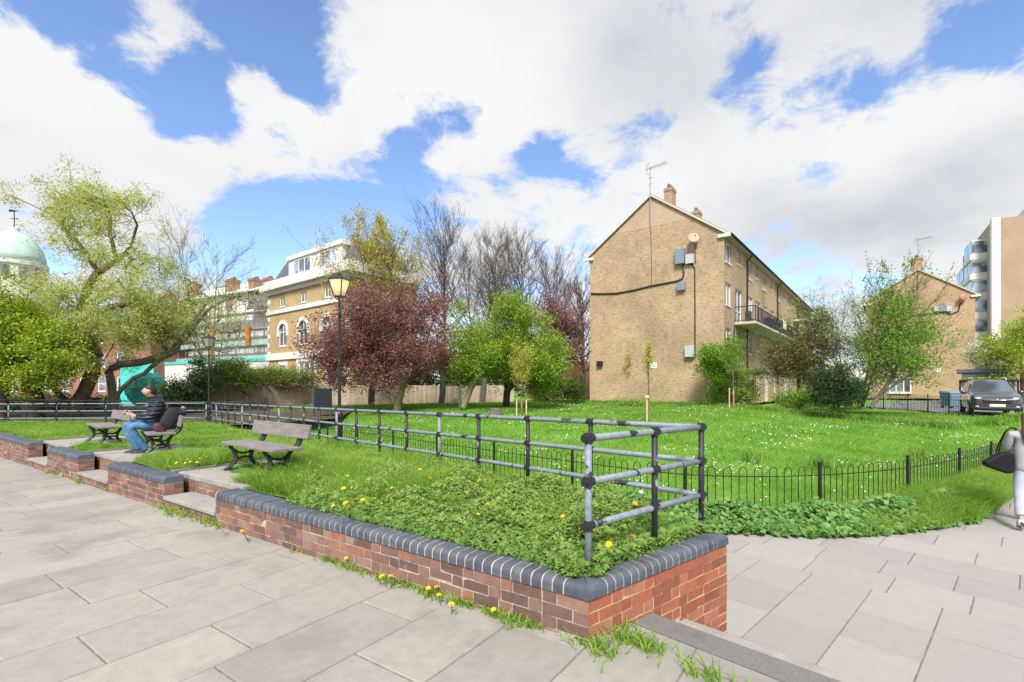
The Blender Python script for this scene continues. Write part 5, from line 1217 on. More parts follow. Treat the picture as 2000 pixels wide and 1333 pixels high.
# red brick terrace beyond the willow
rb = thing('red_house', 'red brick terraced house with slate roof half hidden by the willow', 'building', (-40, 58, 0))
Q0 = Vector((-72, 66.0)); QU = Vector((0.96, -0.28)).normalized(); QN = Vector((0.28, 0.96)).normalized()
hs_ = [(2 + 3.2 * k, 3.3 + 3.2 * k, z, z + 1.9) for k in range(8) for z in (1, 4, 7.0)]
mb = MB(); wall_holes(mb, Q0, QU, 30, 0, 9.6, hs_, QN); mb.poly([V3(Q0 + QU * 30, 0), V3(Q0 + QU * 30 + QN * 9, 0), V3(Q0 + QU * 30 + QN * 9, 9.6), V3(Q0 + QU * 30, 9.6)]); mb.build('wall', M['redb'], rb, uv=True)
for h in hs_: window(rb, Q0, QU, QN, h, bars=(), hbars=(.5,), fw=.14, depth=.06)
mb = MB(); mb.hexa([V3(Q0 - QN * .4, 9.6), V3(Q0 + QU * 30 - QN * .4, 9.6), V3(Q0 + QU * 30 + QN * 9, 9.6), V3(Q0 + QN * 9, 9.6), V3(Q0 + QN * 3, 12.2), V3(Q0 + QU * 30 + QN * 3, 12.2), V3(Q0 + QU * 30 + QN * 6, 12.2), V3(Q0 + QN * 6, 12.2)]); mb.build('roof', M['slate'], rb)
for u in (6, 13, 21, 27.5): chimney(rb, Q0 + QU * u + QN * 4, 1.8, 1.0, 11, 13.6, QU, M['redb'])
# copper-domed tower
dt = thing('domed_tower', 'pale tower with a green copper dome and weathervane at the left edge', 'tower', (-96, 100, 0)); dc = pd(28, 500, 100); dc.z = 0
mb = MB(); mb.lathe([(5.0, 0), (5.0, 26.4), (5.3, 26.5), (5.3, 27.2), (4.9, 27.3)], dc, 20); mb.build('drum', M['stone'], dt)
mb = MB(); mb.lathe([(5.0, 27.2), (4.9, 28.6), (4.4, 30.4), (3.5, 31.9), (2.2, 33.1), (1.0, 33.8), (.8, 34.2), (.9, 34.6), (.2, 34.9)], dc, 20); mb.build('dome', M['copper'], dt, smooth=True)
for k in range(12):
    t = 2 * math.pi * k / 12; mb = MB(); q = dc + Vector((5.0 * math.cos(t), 5.0 * math.sin(t), 25)); mb.box(q, (.25, 1.3, 2.2), t); mb.build('window', M['glass'], dt)
mb = MB(); mb.tube([dc + Vector((0, 0, 34.6)), dc + Vector((0, 0, 38.2))], .09, 5); mb.tube([dc + Vector((-.9, 0, 36.6)), dc + Vector((.9, 0, 36.6))], .07, 4); mb.tube([dc + Vector((-.8, -.2, 38.2)), dc + Vector((.5, .1, 38.2))], [.28, .1], 4); mb.build('weathervane', M['pipe'], dt)
# ------------------------------------------------------------------ plants
M['bark'] = plain('grey_bark', (0.15, 0.13, 0.11), 0.95, var=0.35, scale=5, bump=0.6, bscale=25)
M['barkdark'] = plain('dark_bark', (0.062, 0.047, 0.036), 0.95, var=0.4, scale=5, bump=0.7, bscale=25)  # very dark brown bark, the darkest of the trunk colours
M['barkmoss'] = plain('mossy_bark', (0.20, 0.175, 0.10), 0.95, var=0.35, scale=4, bump=0.5, bscale=25)
M['barkgold'] = plain('lichened_willow_bark', (0.13, 0.095, 0.055), 0.95, var=0.5, scale=3, bump=0.7, bscale=25)
M['twig'] = plain('grey_twig', (0.125, 0.105, 0.095), 0.9, var=0.25, scale=3)
M['twigbrown'] = plain('brown_stem', (0.13, 0.08, 0.06), 0.9, var=0.4, scale=6)
M['stake'] = plain('pine_stake', (0.58, 0.45, 0.24), 0.8, var=0.2)
LF = dict(
 willow=[(0.30, 0.36, 0.08), (0.44, 0.50, 0.12), (0.54, 0.58, 0.18), (0.60, 0.63, 0.30)],
 chart=[(0.12, 0.20, 0.018), (0.26, 0.37, 0.025), (0.38, 0.48, 0.04), (0.48, 0.55, 0.08)],
 purple=[(0.12, 0.048, 0.054), (0.22, 0.088, 0.092), (0.32, 0.15, 0.145), (0.42, 0.24, 0.22)],
 green=[(0.085, 0.165, 0.015), (0.19, 0.30, 0.025), (0.29, 0.41, 0.04), (0.40, 0.49, 0.08)],
 yellowg=[(0.30, 0.29, 0.04), (0.48, 0.43, 0.06), (0.58, 0.52, 0.10), (0.62, 0.58, 0.18)],
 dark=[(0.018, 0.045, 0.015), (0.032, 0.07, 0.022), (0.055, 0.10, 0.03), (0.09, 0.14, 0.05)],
 olive=[(0.08, 0.075, 0.03), (0.15, 0.13, 0.055), (0.20, 0.20, 0.06), (0.27, 0.22, 0.13)],
 ivy=[(0.075, 0.12, 0.025), (0.16, 0.24, 0.035), (0.29, 0.37, 0.06), (0.40, 0.46, 0.12)],
 bush=[(0.06, 0.15, 0.015), (0.14, 0.28, 0.025), (0.24, 0.40, 0.04), (0.34, 0.47, 0.07)],
 blossom=[(0.35, 0.38, 0.26), (0.6, 0.6, 0.52), (0.7, 0.7, 0.66), (0.3, 0.36, 0.15)],
 bud=[(0.16, 0.13, 0.07), (0.22, 0.17, 0.09), (0.26, 0.22, 0.10), (0.30, 0.26, 0.13)],
 drystem=[(0.10, 0.065, 0.04), (0.17, 0.11, 0.07), (0.24, 0.17, 0.11), (0.30, 0.24, 0.14)],
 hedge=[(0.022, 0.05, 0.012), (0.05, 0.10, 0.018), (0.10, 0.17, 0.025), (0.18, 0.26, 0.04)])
for k, v in LF.items(): M['leaf_' + k] = leaf_mat(k + '_foliage', v, 0.35)

def ells(lst, Y, depth):
    out = []
    for e in lst:
        y = Y + (e[4] if len(e) > 4 else 0); c = pd(e[0], e[1], y); out.append((np.array(c), np.array([e[2] * y / F, depth * (e[5] if len(e) > 5 else 1), e[3] * y / F])))
    return out
def sample(E, n, rng, surf=2.4, clump=0.0):
    w = np.array([e[1][0] * e[1][2] for e in E]); k = rng.choice(len(E), n, p=w / w.sum())
    d = rng.normal(size=(n, 3)); d /= np.linalg.norm(d, axis=1)[:, None]
    r = rng.rand(n) ** (1 / surf); C = np.array([e[0] for e in E]); S = np.array([e[1] for e in E])
    return C[k] + d * r[:, None] * S[k]
def clumped(E, n, rng, nc, cs, surf=2.4):
    c = sample(E, nc, rng, surf); k = rng.randint(0, nc, n)
    return c[k] + rng.normal(size=(n, 3)) * cs
def grow(paths, tips, seg, rng, up=0.5, jit=0.05, order='near', curve=0.4):
    cap = 60000; pos = np.zeros((cap, 3)); par = np.full(cap, -1); n = 0
    for pi, P in enumerate(paths):
        P = [np.array(p, float) for p in P]
        if pi == 0: pos[0] = P[0]; n = 1; last = 0
        else:
            last = int(np.argmin(np.linalg.norm(pos[:n] - P[0], axis=1)))
        for a, b in zip(P[:-1], P[1:]):
            k = max(1, int(np.linalg.norm(b - a) / seg))
            for j in range(1, k + 1):
                p = a + (b - a) * j / k
                if j < k: p = p + rng.normal(size=3) * jit * seg * 0.8
                pos[n] = p; par[n] = last; last = n; n += 1
    n0 = n; z0 = pos[0, 2]; zt = pos[:n, 2].max(); bole = z0 + (zt - z0) * 0.35
    mean = pos[n - 1]
    if order == 'near':
        dd = np.min(np.linalg.norm(tips[:, None, :] - pos[None, max(0, n - 200):n, :], axis=2), axis=1)
    else: dd = tips[:, 2]
    tipidx = []
    for t in tips[np.argsort(dd)]:
        d = pos[:n] - t; dist = np.sqrt((d * d).sum(1)); hor = np.hypot(d[:, 0], d[:, 1])
        cost = dist + up * np.maximum(0, d[:, 2] + 0.5 * hor)
        cost[:n0] += np.where(pos[:n0, 2] < bole, 1.5, 0) * (1 if len(paths[0]) > 1 else 0)
        i = int(np.argmin(cost)); L = dist[i]
        if par[i] >= 0: tg = pos[i] - pos[par[i]]; tg /= (np.linalg.norm(tg) + 1e-9)
        else: tg = np.array([0, 0, 1.0])
        k = max(1, int(math.ceil(L / seg))); c = pos[i] + tg * L * curve; a = pos[i].copy(); last = i
        if n + k >= cap: break
        for j in range(1, k + 1):
            s = j / k; p = (1 - s) ** 2 * a + 2 * s * (1 - s) * c + s * s * t
            if j < k: p = p + rng.normal(size=3) * jit * seg
            pos[n] = p; par[n] = last; last = n; n += 1
        tipidx.append(last)
    pos, par = pos[:n], par[:n]; cnt = np.zeros(n)
    cnt[np.array(tipidx)] = 1
    hasc = np.zeros(n, bool); hasc[par[par >= 0]] = True; cnt[~hasc] = 1
    for i in range(n - 1, 0, -1): cnt[par[i]] += cnt[i]
    return pos, par, cnt, np.array(tipidx)
def radii(cnt, rt, rtip):
    e = math.log(max(rt / rtip, 1.01)) / math.log(max(cnt.max(), 2)); return rtip * np.maximum(cnt, 1) ** e
def tubes(pos, par, r, sel, n):
    c = np.where(sel)[0]; p = par[c]
    d = pos - pos[np.maximum(par, 0)]; d[0] = d[1] if len(d) > 1 else (0, 0, 1); d /= (np.linalg.norm(d, axis=1)[:, None] + 1e-9)
    ref = np.array([0.31, 0.93, 0.19]); u = np.cross(d, ref); u /= (np.linalg.norm(u, axis=1)[:, None] + 1e-9); w = np.cross(d, u)
    t = np.arange(n) * 2 * math.pi / n; cs, sn = np.cos(t), np.sin(t)
    rp = np.minimum(r[p], r[c] * 1.5)
    ringp = pos[p][:, None] + (u[p][:, None] * cs[None, :, None] + w[p][:, None] * sn[None, :, None]) * rp[:, None, None]
    ringc = pos[c][:, None] + (u[c][:, None] * cs[None, :, None] + w[c][:, None] * sn[None, :, None]) * r[c][:, None, None]
    V = np.concatenate([ringp, ringc], 1).reshape(-1, 3); base = (np.arange(len(c)) * 2 * n)[:, None]
    k = np.arange(n); k2 = (k + 1) % n
    Fc = np.stack([base + k, base + k2, base + n + k2, base + n + k], -1).reshape(-1, 4)
    return V, Fc
def leafmesh(P, size, asp, rng, upb=0.3, droop=0.0, szv=0.35):
    n = len(P); nr = rng.normal(size=(n, 3)); nr[:, 2] = np.abs(nr[:, 2]) + upb; nr /= np.linalg.norm(nr, axis=1)[:, None]
    a = rng.normal(size=(n, 3)); a[:, 2] -= droop; a -= nr * (a * nr).sum(1)[:, None]; a /= (np.linalg.norm(a, axis=1)[:, None] + 1e-9); b = np.cross(nr, a)
    s = size * (1 + szv * (rng.rand(n) * 2 - 1)); s = s[:, None]
    V = np.stack([P - a * s * .5, P + b * s * asp * .5 - nr * s * .06, P + a * s * .5, P - b * s * asp * .5 - nr * s * .06], 1).reshape(-1, 3)
    return V, np.arange(4 * n).reshape(n, 4)
def plant(name, label, cat, base, paths, E, ntips, per, lsize, leaf, seed, rt=0.2, rtip=0.008, seg=0.5, up=0.4, bark='bark', asp=0.55, spread=0.3, surf=2.4, droop=0.0, clump=None,
          order='near', thick=0.03, group=None, bare=0.0, upb=0.3, jit=0.06, curve=0.4):
    rng = np.random.RandomState(seed); root = thing(name, label, cat, base, group)
    tips = clumped(E, ntips, rng, clump[0], clump[1], surf) if clump else sample(E, ntips, rng, surf)
    tips[:, 2] = np.maximum(tips[:, 2], base[2] + 0.05)
    pos, par, cnt, ti = grow(paths, tips, seg, rng, up, jit, order, curve)
    r = radii(cnt, rt, rtip); ok = par >= 0
    V1, F1 = tubes(pos, par, r, ok & (r >= thick), 8)
    if len(V1): npmesh('trunk', V1, [F1], M[bark], root, smooth=True)
    V2, F2 = tubes(pos, par, r, ok & (r < thick), 4)
    if len(V2): npmesh('branches', V2, [F2], M['twig'] if bark != 'twigbrown' else M['twigbrown'], root, smooth=True)
    if per > 0:
        t = pos[ti]
        if bare: t = t[rng.rand(len(t)) > bare]
        P = np.repeat(t, per, 0) + rng.normal(size=(len(t) * per, 3)) * np.array([spread, spread, spread * 0.75])
        P[:, 2] = np.maximum(P[:, 2] - droop * spread * rng.rand(len(P)), base[2] + 0.03)
        V, Fq = leafmesh(P, lsize, asp, rng, upb, droop)
        cl = np.repeat(rng.rand(len(t)), per); rn = np.clip(0.45 * cl + 0.55 * rng.rand(len(P)), 0, 1)
        npmesh('crown' if cat == 'tree' else 'foliage', V, [Fq], M['leaf_' + leaf], root, rnd=rn)
    return root
def fan_tree(name, label, base, top, spread, seed, rt=0.15, limbs=26, twigs=8, fine=4, lean=0.0, bole=0.3, leaf=None, per=0, lsize=0.1, lspread=0.12, bare=0.0, group=None, bark='barkmoss', stems=1, rmin=0.0075, tw=(22, 40)):
    """upright tree with a straight stem and straight ascending limbs, twigs and fine twigs"""
    rng = np.random.RandomState(seed); root = thing(name, label, 'tree', base, group); pos = []; par = []; rad = []; tips = []
    base = np.array(base); top = np.array(top); H = np.linalg.norm(top - base)
    def seg(start, d, L, r0, r1, n, trop, wob):
        last = start; p = np.array(pos[start]); out = [start]
        for i in range(n):
            d = d + np.array([0, 0, trop / n]) + rng.normal(size=3) * wob; d = d / np.linalg.norm(d); p = p + d * L / n
            pos.append(p.copy()); par.append(last); rad.append(r0 + (r1 - r0) * (i + 1) / n); last = len(pos) - 1; out.append(last)
        return out
    def side(d, ang):
        a = rng.normal(size=3); a -= d * a.dot(d); a /= np.linalg.norm(a); return d * math.cos(ang) + a * math.sin(ang)
    for s in range(stems):
        
        if s == 0: pos.append(base.copy()); par.append(-1); rad.append(rt)
        d0 = (top - base) / H; d0 = d0 + np.array([(s - (stems - 1) / 2) * .16, rng.normal() * .05 * (stems > 1), 0]); d0 /= np.linalg.norm(d0); Hs = H * (1 - .12 * rng.rand() * (stems > 1))
        tr = seg(0, d0, Hs, rt, rmin, 16, 0, .012); N1 = limbs // stems
        for k in range(N1):
            t = bole + (0.97 - bole) * (k + rng.rand()) / N1; i = tr[int(t * 16)]; L = spread * (2.3 * (1 - t) + .75) * (0.7 + .55 * rng.rand()); r0 = max(rmin * 1.4, rad[i] * .5)
            l1 = seg(i, side(d0, R(rng.uniform(*tw) * (1.45 - .6 * t))), L, r0, rmin, 7, .40, .05)
            for _ in range(twigs):
                j = l1[rng.randint(1, 8)]; d = np.array(pos[j]) - np.array(pos[par[j]]); d /= np.linalg.norm(d); l2 = seg(j, side(d, R(rng.uniform(18, 38))), L * rng.uniform(.22, .42), max(rmin, rad[j] * .6), rmin * .8, 4, .35, .05)
                for _ in range(fine):
                    q = l2[rng.randint(1, 5)]; d = np.array(pos[q]) - np.array(pos[par[q]]); d /= np.linalg.norm(d); l3 = seg(q, side(d, R(rng.uniform(15, 40))), L * rng.uniform(.10, .22), rmin * .8, rmin * .6, 2, .2, .05); tips.append(l3[-1])
    pos = np.array(pos); par = np.array(par); rad = np.array(rad); ok = par >= 0; th = .035
    V1, F1 = tubes(pos, par, rad, ok & (rad >= th), 8); npmesh('trunk', V1, [F1], M[bark], root, smooth=True)
    V2, F2 = tubes(pos, par, rad, ok & (rad < th), 4); npmesh('branches', V2, [F2], M['twig'], root, smooth=True)
    if leaf:
        t = pos[np.array(tips)]; t = t[rng.rand(len(t)) > bare]; P = np.repeat(t, per, 0) + rng.normal(size=(len(t) * per, 3)) * lspread
        V, Fq = leafmesh(P, lsize, .5, rng); npmesh('crown', V, [Fq], M['leaf_' + leaf], root, rnd=rng.rand(len(P)))
    return root
def hit(x, y, zf=None, lo=3.0, hi=120.0):
    zf = zf or z_lawn; prev = None
    for Y in np.arange(lo, hi, 0.05):
        X = (x - CX) / F * Y; z = CZ - (y - HY) * Y / F
        if z <= float(zf(X, Y)): return Vector((X, Y, float(zf(X, Y))))
    return pd(x, y, 30)
def px_path(Y, pts): return [pd(p[0], p[1], Y + (p[2] if len(p) > 2 else 0)) for p in pts]

# big willow on the left and its neighbours
YW = 24.0
wb = pd(146, 822, YW)
plant('willow_tree', 'large leaning willow with forked dark trunk and pale yellow-green crown', 'tree', wb,
      [px_path(YW, [(146, 822), (146, 795), (125, 778), (103, 757), (80, 735, .6), (50, 690, 1.0)]),
       px_path(YW, [(146, 795), (165, 765), (182, 728), (190, 690), (165, 645), (158, 600), (172, 560), (192, 532), (228, 510), (255, 482), (268, 440), (250, 400)]),
       px_path(YW, [(190, 690), (140, 628), (100, 592), (130, 575), (160, 565)]), px_path(YW, [(50, 690, 1.0), (47, 630), (70, 600), (100, 575)]),
       px_path(YW, [(182, 728), (120, 655), (170, 620), (215, 600), (260, 590)]), px_path(YW, [(192, 532), (165, 490), (140, 460), (100, 420), (60, 400)]), px_path(YW, [(228, 510), (215, 460), (215, 420), (200, 380)]),
       px_path(YW, [(158, 600), (140, 560), (120, 530)])],
      ells([(78, 388, 68, 28), (165, 390, 70, 45), (245, 395, 55, 50), (200, 450, 85, 40), (140, 480, 50, 35), (270, 520, 55, 45), (200, 560, 70, 40), (280, 600, 90, 60), (120, 600, 90, 45), (40, 590, 50, 60), (200, 660, 100, 50), (20, 520, 30, 50), (120, 690, 70, 45), (255, 640, 90, 55), (190, 700, 80, 35), (310, 610, 55, 45), (60, 640, 70, 50)], YW, 2.6),
      1650, 38, 0.155, 'willow', 31, rt=0.33, rtip=0.006, seg=0.35, bark='barkgold', asp=0.20, spread=0.19, droop=0.8, clump=(220, 0.29), surf=1.8, thick=0.05)
plant('willow_tree', 'willow with a long low limb reaching right over the scaffolding', 'tree', pd(222, 820, 25),
      [px_path(25, [(222, 820), (222, 785), (240, 757), (262, 738), (282, 730), (310, 705), (345, 686), (400, 680), (440, 690)]),
       px_path(25, [(222, 785), (218, 750), (212, 725), (235, 712), (280, 707), (330, 692), (360, 660), (400, 610), (440, 585), (500, 570)]),
       px_path(25, [(345, 686), (365, 640), (395, 605), (420, 570)]), px_path(25, [(330, 692), (300, 650), (290, 600)]), px_path(25, [(400, 610), (410, 640), (450, 650)])],
      ells([(330, 640, 80, 50), (400, 620, 70, 55), (440, 660, 50, 30), (300, 590, 60, 50), (470, 590, 45, 40), (360, 560, 60, 40)], 25, 1.8),
      900, 16, 0.15, 'willow', 32, rt=0.22, rtip=0.006, seg=0.35, bark='bark', asp=0.20, spread=0.22, droop=0.6, clump=(170, 0.35), thick=0.04, bare=0.35)
plant('broadleaf_tree', 'dense chartreuse tree with a dark trunk at the left edge in front of the willow', 'tree', pd(66, 828, 22.5),
      [px_path(22.5, [(66, 828), (66, 790), (64, 755), (60, 720), (50, 680)]), px_path(22.5, [(64, 755), (100, 720), (120, 700)]), px_path(22.5, [(60, 720), (20, 700), (-30, 680)])],
      ells([(45, 700, 80, 55), (100, 720, 60, 40), (20, 650, 60, 50), (-50, 690, 70, 70), (110, 680, 45, 35), (135, 715, 25, 15)], 22.5, 2.0),
      700, 50, 0.125, 'chart', 33, rt=0.40, rtip=0.008, seg=0.4, bark='barkdark', spread=0.24, clump=(130, 0.34), thick=0.05)
plant('broadleaf_tree', 'tree trunk with yellow-green leaves cut by the left edge of the picture', 'tree', pd(4, 826, 22),
      [px_path(22, [(4, 826), (5, 780), (0, 740), (-20, 700)])], ells([(-30, 690, 60, 60), (10, 660, 40, 40), (-60, 600, 60, 60), (5, 600, 30, 50)], 22, 1.6), 260, 40, 0.125, 'chart', 34, rt=0.22, seg=0.4, bark='barkdark', spread=0.28, clump=(50, 0.4), thick=0.05)
fan_tree('young_tree', 'slim tree with upright bluish twigs above the scaffolded roof', pd(405, 770, 42), pd(398, 470, 42), 2.7, 35, rt=0.13, limbs=44, twigs=8, fine=4, leaf='willow', per=2, lsize=.12, bare=.4, bole=.3, tw=(30, 62), stems=2, rmin=.009)
# trees behind the wall
fan_tree('broadleaf_tree', 'tall thin tree in fresh yellow leaf beside the mansard roof', pd(742, 775, 34), pd(742, 418, 34), 2.3, 36, rt=0.15, limbs=50, twigs=9, fine=4, leaf='yellowg', per=11, lsize=.125, bare=.12, bole=.36, tw=(26, 56), stems=2, lspread=.16)
GRP = 'row of bare trees behind the green'
for (xb, xt, yt, Y, sp, st, sd_, lab) in [(868, 870, 468, 44, 3.6, 1, 41, 'wide bare tree with spreading grey twigs right of the yellow tree'),
         (938, 936, 468, 48, 3.0, 2, 42, 'bare tree with two upright mossy stems behind the green tree'),
         (968, 972, 480, 51, 3.0, 1, 43, 'slender bare tree just right of the two-stemmed one'),
         (1020, 1020, 490, 52, 3.2, 1, 44, 'bare tree above the top of the leafy green tree'),
         (1085, 1085, 525, 50, 3.1, 1, 45, 'bare tree rising behind the smaller purple tree'),
         (1140, 1139, 560, 42, 1.8, 1, 46, 'bare grey tree against the left edge of the tall gable')]:
    fan_tree('bare_tree', lab, pd(xb, 785, Y), pd(xt, yt, Y), sp, sd_, rt=.17, limbs=46, twigs=9, fine=5, group=GRP, bole=.40 if sd_ < 46 else .25, stems=st, tw=(24, 54), rmin=.0105)
plant('purple_tree', 'large copper-purple leaved tree in the centre in front of the yellow villa', 'tree', hit(776, 803),
      [px_path(26, [(776, 803), (782, 770), (790, 735), (775, 690), (760, 640)]), px_path(26, [(782, 770), (800, 720), (830, 670), (850, 620)]), px_path(26, [(790, 735), (740, 690), (690, 670), (650, 680)]), px_path(26, [(775, 690), (700, 640), (680, 600)]), px_path(26, [(760, 640), (775, 590), (800, 560)])],
      ells([(745, 620, 75, 55), (700, 670, 75, 55), (810, 620, 65, 60), (665, 700, 58, 45), (800, 690, 78, 55), (735, 710, 90, 48), (855, 580, 35, 42), (640, 650, 35, 35), (860, 690, 35, 45), (700, 590, 35, 30), (790, 760, 22, 22), (660, 745, 40, 16), (625, 700, 25, 40)], 26, 2.6),
      1700, 34, 0.115, 'purple', 51, rt=0.22, rtip=0.007, seg=0.4, up=0.2, bark='barkmoss', spread=0.22, clump=(230, 0.33), thick=0.04, surf=2.0)
plant('purple_tree', 'smaller purple leaved tree beside the tall gable', 'tree', pd(1085, 775, 37),
      [px_path(37, [(1085, 775), (1087, 720), (1090, 680), (1085, 620)])], ells([(1090, 650, 36, 50), (1075, 600, 22, 35), (1105, 690, 35, 30), (1120, 640, 20, 30)], 37, 2.0), 500, 26, 0.14, 'purple', 52, rt=0.2, rtip=0.01, seg=0.5, bark='barkdark', spread=0.26, clump=(70, 0.4), thick=0.05)
plant('leafy_tree', 'bright green tree with a pale leaning trunk in the middle of the lawn', 'tree', hit(905, 797),
      [px_path(25, [(905, 797), (915, 770), (930, 738), (960, 715), (985, 690), (1000, 650), (1010, 620)]), px_path(25, [(930, 738), (925, 722), (945, 700), (970, 685)]), px_path(25, [(985, 690), (1020, 680), (1050, 690)]), px_path(25, [(960, 715), (930, 680), (905, 650)])],
      ells([(990, 635, 60, 45), (940, 680, 55, 42), (1035, 660, 50, 50), (1050, 715, 40, 45), (920, 715, 40, 35), (900, 640, 34, 32), (1000, 605, 36, 20), (990, 690, 60, 32)], 25, 2.2),
      1500, 36, 0.105, 'green', 53, rt=0.17, rtip=0.007, seg=0.4, bark='barkmoss', spread=0.2, clump=(200, 0.3), thick=0.04, surf=2.0)
plant('leafy_tree', 'dark trunked green tree standing just right of the leaning one', 'tree', hit(988, 797),
      [px_path(26.5, [(988, 797), (990, 765), (985, 745), (965, 735)]), px_path(26.5, [(990, 765), (1010, 735), (1040, 720)])], ells([(1060, 735, 35, 35), (1010, 715, 50, 30), (960, 725, 40, 25), (1070, 690, 25, 35)], 26.5, 1.8), 420, 30, 0.11, 'green', 54, rt=0.2, rtip=0.008, seg=0.4, bark='barkdark', spread=0.24, clump=(60, 0.32), thick=0.05)
for i, (x, y, lab) in enumerate([(725, 790, 'bare dark trunk against the tan panel fence left of the purple tree'), (862, 788, 'slim grey trunk before the panel fence at the right of the purple tree'), (942, 786, 'reddish grey trunk behind the two green trees')]):
    plant('slim_tree', lab, 'tree', hit(x, y), [px_path(30, [(x, y), (x + 3, 750), (x + 8, 700)])], ells([(x + 8, 690, 35, 35), (x, 650, 30, 30)], 30, 1.5), 120, 16, 0.12, 'purple' if i < 2 else 'green', 55 + i, rt=0.2, seg=0.5, bark='bark', spread=0.3, thick=0.05)
fan_tree('young_tree', 'sparse multi-stemmed tree with bare grey twigs right of the flat block', hit(1685, 795), pd(1662, 565, 22), 1.75, 61, rt=0.075, limbs=70, twigs=9, fine=4, leaf='bush', per=6, lsize=.10, bare=.3, bole=.16, stems=3, tw=(28, 60), rmin=.007, bark='bark')
plant('leafy_tree', 'light green leafy tree leaning right in front of the second block', 'tree', hit(1700, 797),
      [px_path(23, [(1700, 797), (1720, 770), (1745, 735), (1760, 690), (1760, 640)]), px_path(23, [(1720, 770), (1760, 745), (1800, 720)]), px_path(23, [(1745, 735), (1720, 680), (1725, 630)])],
      ells([(1745, 610, 40, 32), (1740, 660, 50, 42), (1790, 680, 38, 36), (1765, 720, 55, 28), (1715, 700, 30, 35), (1800, 640, 15, 20)], 23, 1.7), 1000, 15, 0.10, 'bush', 62, rt=0.10, rtip=0.006, seg=0.35, bark='bark', spread=0.19, clump=(150, 0.26), thick=0.03, bare=0.1)
plant('broadleaf_tree', 'fresh yellow-green tree at the right edge below the tower', 'tree', pd(2000, 790, 36),
      [px_path(36, [(2000, 790), (1998, 740), (1995, 700)]), px_path(36, [(1998, 740), (2030, 680), (2050, 640)])], ells([(1975, 690, 40, 30), (1995, 650, 28, 32), (1985, 725, 35, 28), (2030, 670, 40, 60), (1950, 680, 20, 15)], 36, 1.8), 520, 36, 0.14, 'chart', 63, rt=0.18, rtip=0.01, seg=0.5, spread=0.28, clump=(80, 0.35), thick=0.05)
plant('blossom_tree', 'small tree in white blossom behind the garage roof', 'tree', pd(1930, 770, 42), [px_path(42, [(1930, 770), (1930, 720), (1930, 690)])], ells([(1925, 690, 28, 24), (1940, 705, 30, 18), (1905, 690, 12, 20)], 42, 1.5), 300, 20, 0.16, 'blossom', 64, rt=0.12, rtip=0.01, seg=0.5, spread=0.28, thick=0.05)
# shrubs
def shrub(lab, base, E, Y, dep, leaf, seed, n=320, per=34, ls=0.095, rt=0.05, name='shrub', sp=0.16, bark='bark', group=None, clump=None, **k):
    b = hit(*base) if len(base) == 2 else Vector(base)
    c = E[0]; return plant(name, lab, 'shrub', b, [[b, pd(c[0], c[1], Y)]], ells(E, Y, dep), n, per, ls, leaf, seed, rt=rt, rtip=0.006, seg=0.3, bark=bark, spread=sp, thick=0.02, group=group, clump=clump or (max(20, n // 8), sp * 1.3), surf=2.2, **k)
shrub('bright green ivy-like bush climbing the corner of the gable', (1400, 792), [(1398, 715, 42, 34), (1380, 700, 26, 20), (1410, 755, 30, 34), (1430, 770, 22, 24), (1425, 695, 22, 18), (1395, 690, 25, 14)], 28.6, 0.8, 'bush', 71, 560, 32, 0.105)
shrub('rounded darker green bush beside the staked sapling', (1448, 794), [(1445, 765, 32, 28), (1450, 735, 28, 20), (1470, 770, 18, 25)], 27.5, 0.9, 'ivy', 72, 320, 30, 0.09)
shrub('tall brownish-green shrub screening the ground floor of the flats', (1562, 793), [(1560, 680, 62, 42), (1540, 710, 45, 32), (1590, 720, 45, 32), (1600, 660, 38, 28), (1520, 695, 28, 30), (1585, 630, 25, 22)], 26, 1.6, 'olive', 73, 640, 32, 0.10, rt=0.1, bark='barkdark', sp=.2)
shrub('low feathery green shrub in front of the white doors', (1560, 797), [(1560, 782, 34, 17), (1540, 785, 20, 12)], 25, 0.6, 'bush', 74, 160, 26, 0.09)
shrub('dense dark green bush at the lawn edge', (1628, 799), [(1628, 768, 38, 28), (1605, 775, 24, 22), (1650, 765, 22, 25), (1630, 742, 24, 18)], 22.5, 0.9, 'dark', 75, 360, 40, 0.085)
shrub('dark clipped hedge between the green trees and the gable', (1095, 795), [(1060, 768, 25, 26), (1095, 768, 34, 26), (1130, 762, 26, 18), (1065, 745, 26, 12), (1110, 750, 40, 12)], 32, 0.8, 'hedge', 76, 480, 36, 0.10, name='hedge')
shrub('low ragged weeds at the foot of the gable wall', (1225, 797), [(1228, 792, 28, 8), (1265, 793, 20, 5)], 27.5, 0.4, 'bush', 77, 90, 26, 0.09)
shrub('green ivy mound trailing brown stems over the left end of the panel fence', (440, 800), [(440, 728, 42, 18), (475, 738, 32, 12), (405, 742, 14, 18), (450, 718, 32, 10)], 27.9, 0.6, 'ivy', 78, 520, 30, 0.10, name='ivy', bark='twigbrown', up=0.0)
shrub('long ivy growth hanging along the top of the panel fence', (550, 800), [(510, 738, 40, 9), (560, 737, 45, 9), (597, 740, 25, 9), (540, 732, 60, 7)], 30.0, 0.45, 'ivy', 79, 560, 26, 0.095, name='ivy', bark='twigbrown', up=0.0)
shrub('tangle of dry brown ivy stems hanging down the panel fence below the leaves', (520, 800), [(450, 746, 45, 9), (500, 748, 40, 6), (555, 748, 45, 5), (600, 750, 22, 5)], 29.6, 0.3, 'drystem', 84, 260, 24, 0.16, name='ivy', bark='twigbrown', up=0.0, asp=.14, droop=1.2)
shrub('dark evergreen bush behind the seated man', (375, 806), [(375, 765, 28, 32), (395, 735, 24, 28), (350, 775, 22, 20), (340, 780, 20, 14)], 25.5, 0.9, 'dark', 80, 420, 34, 0.10)
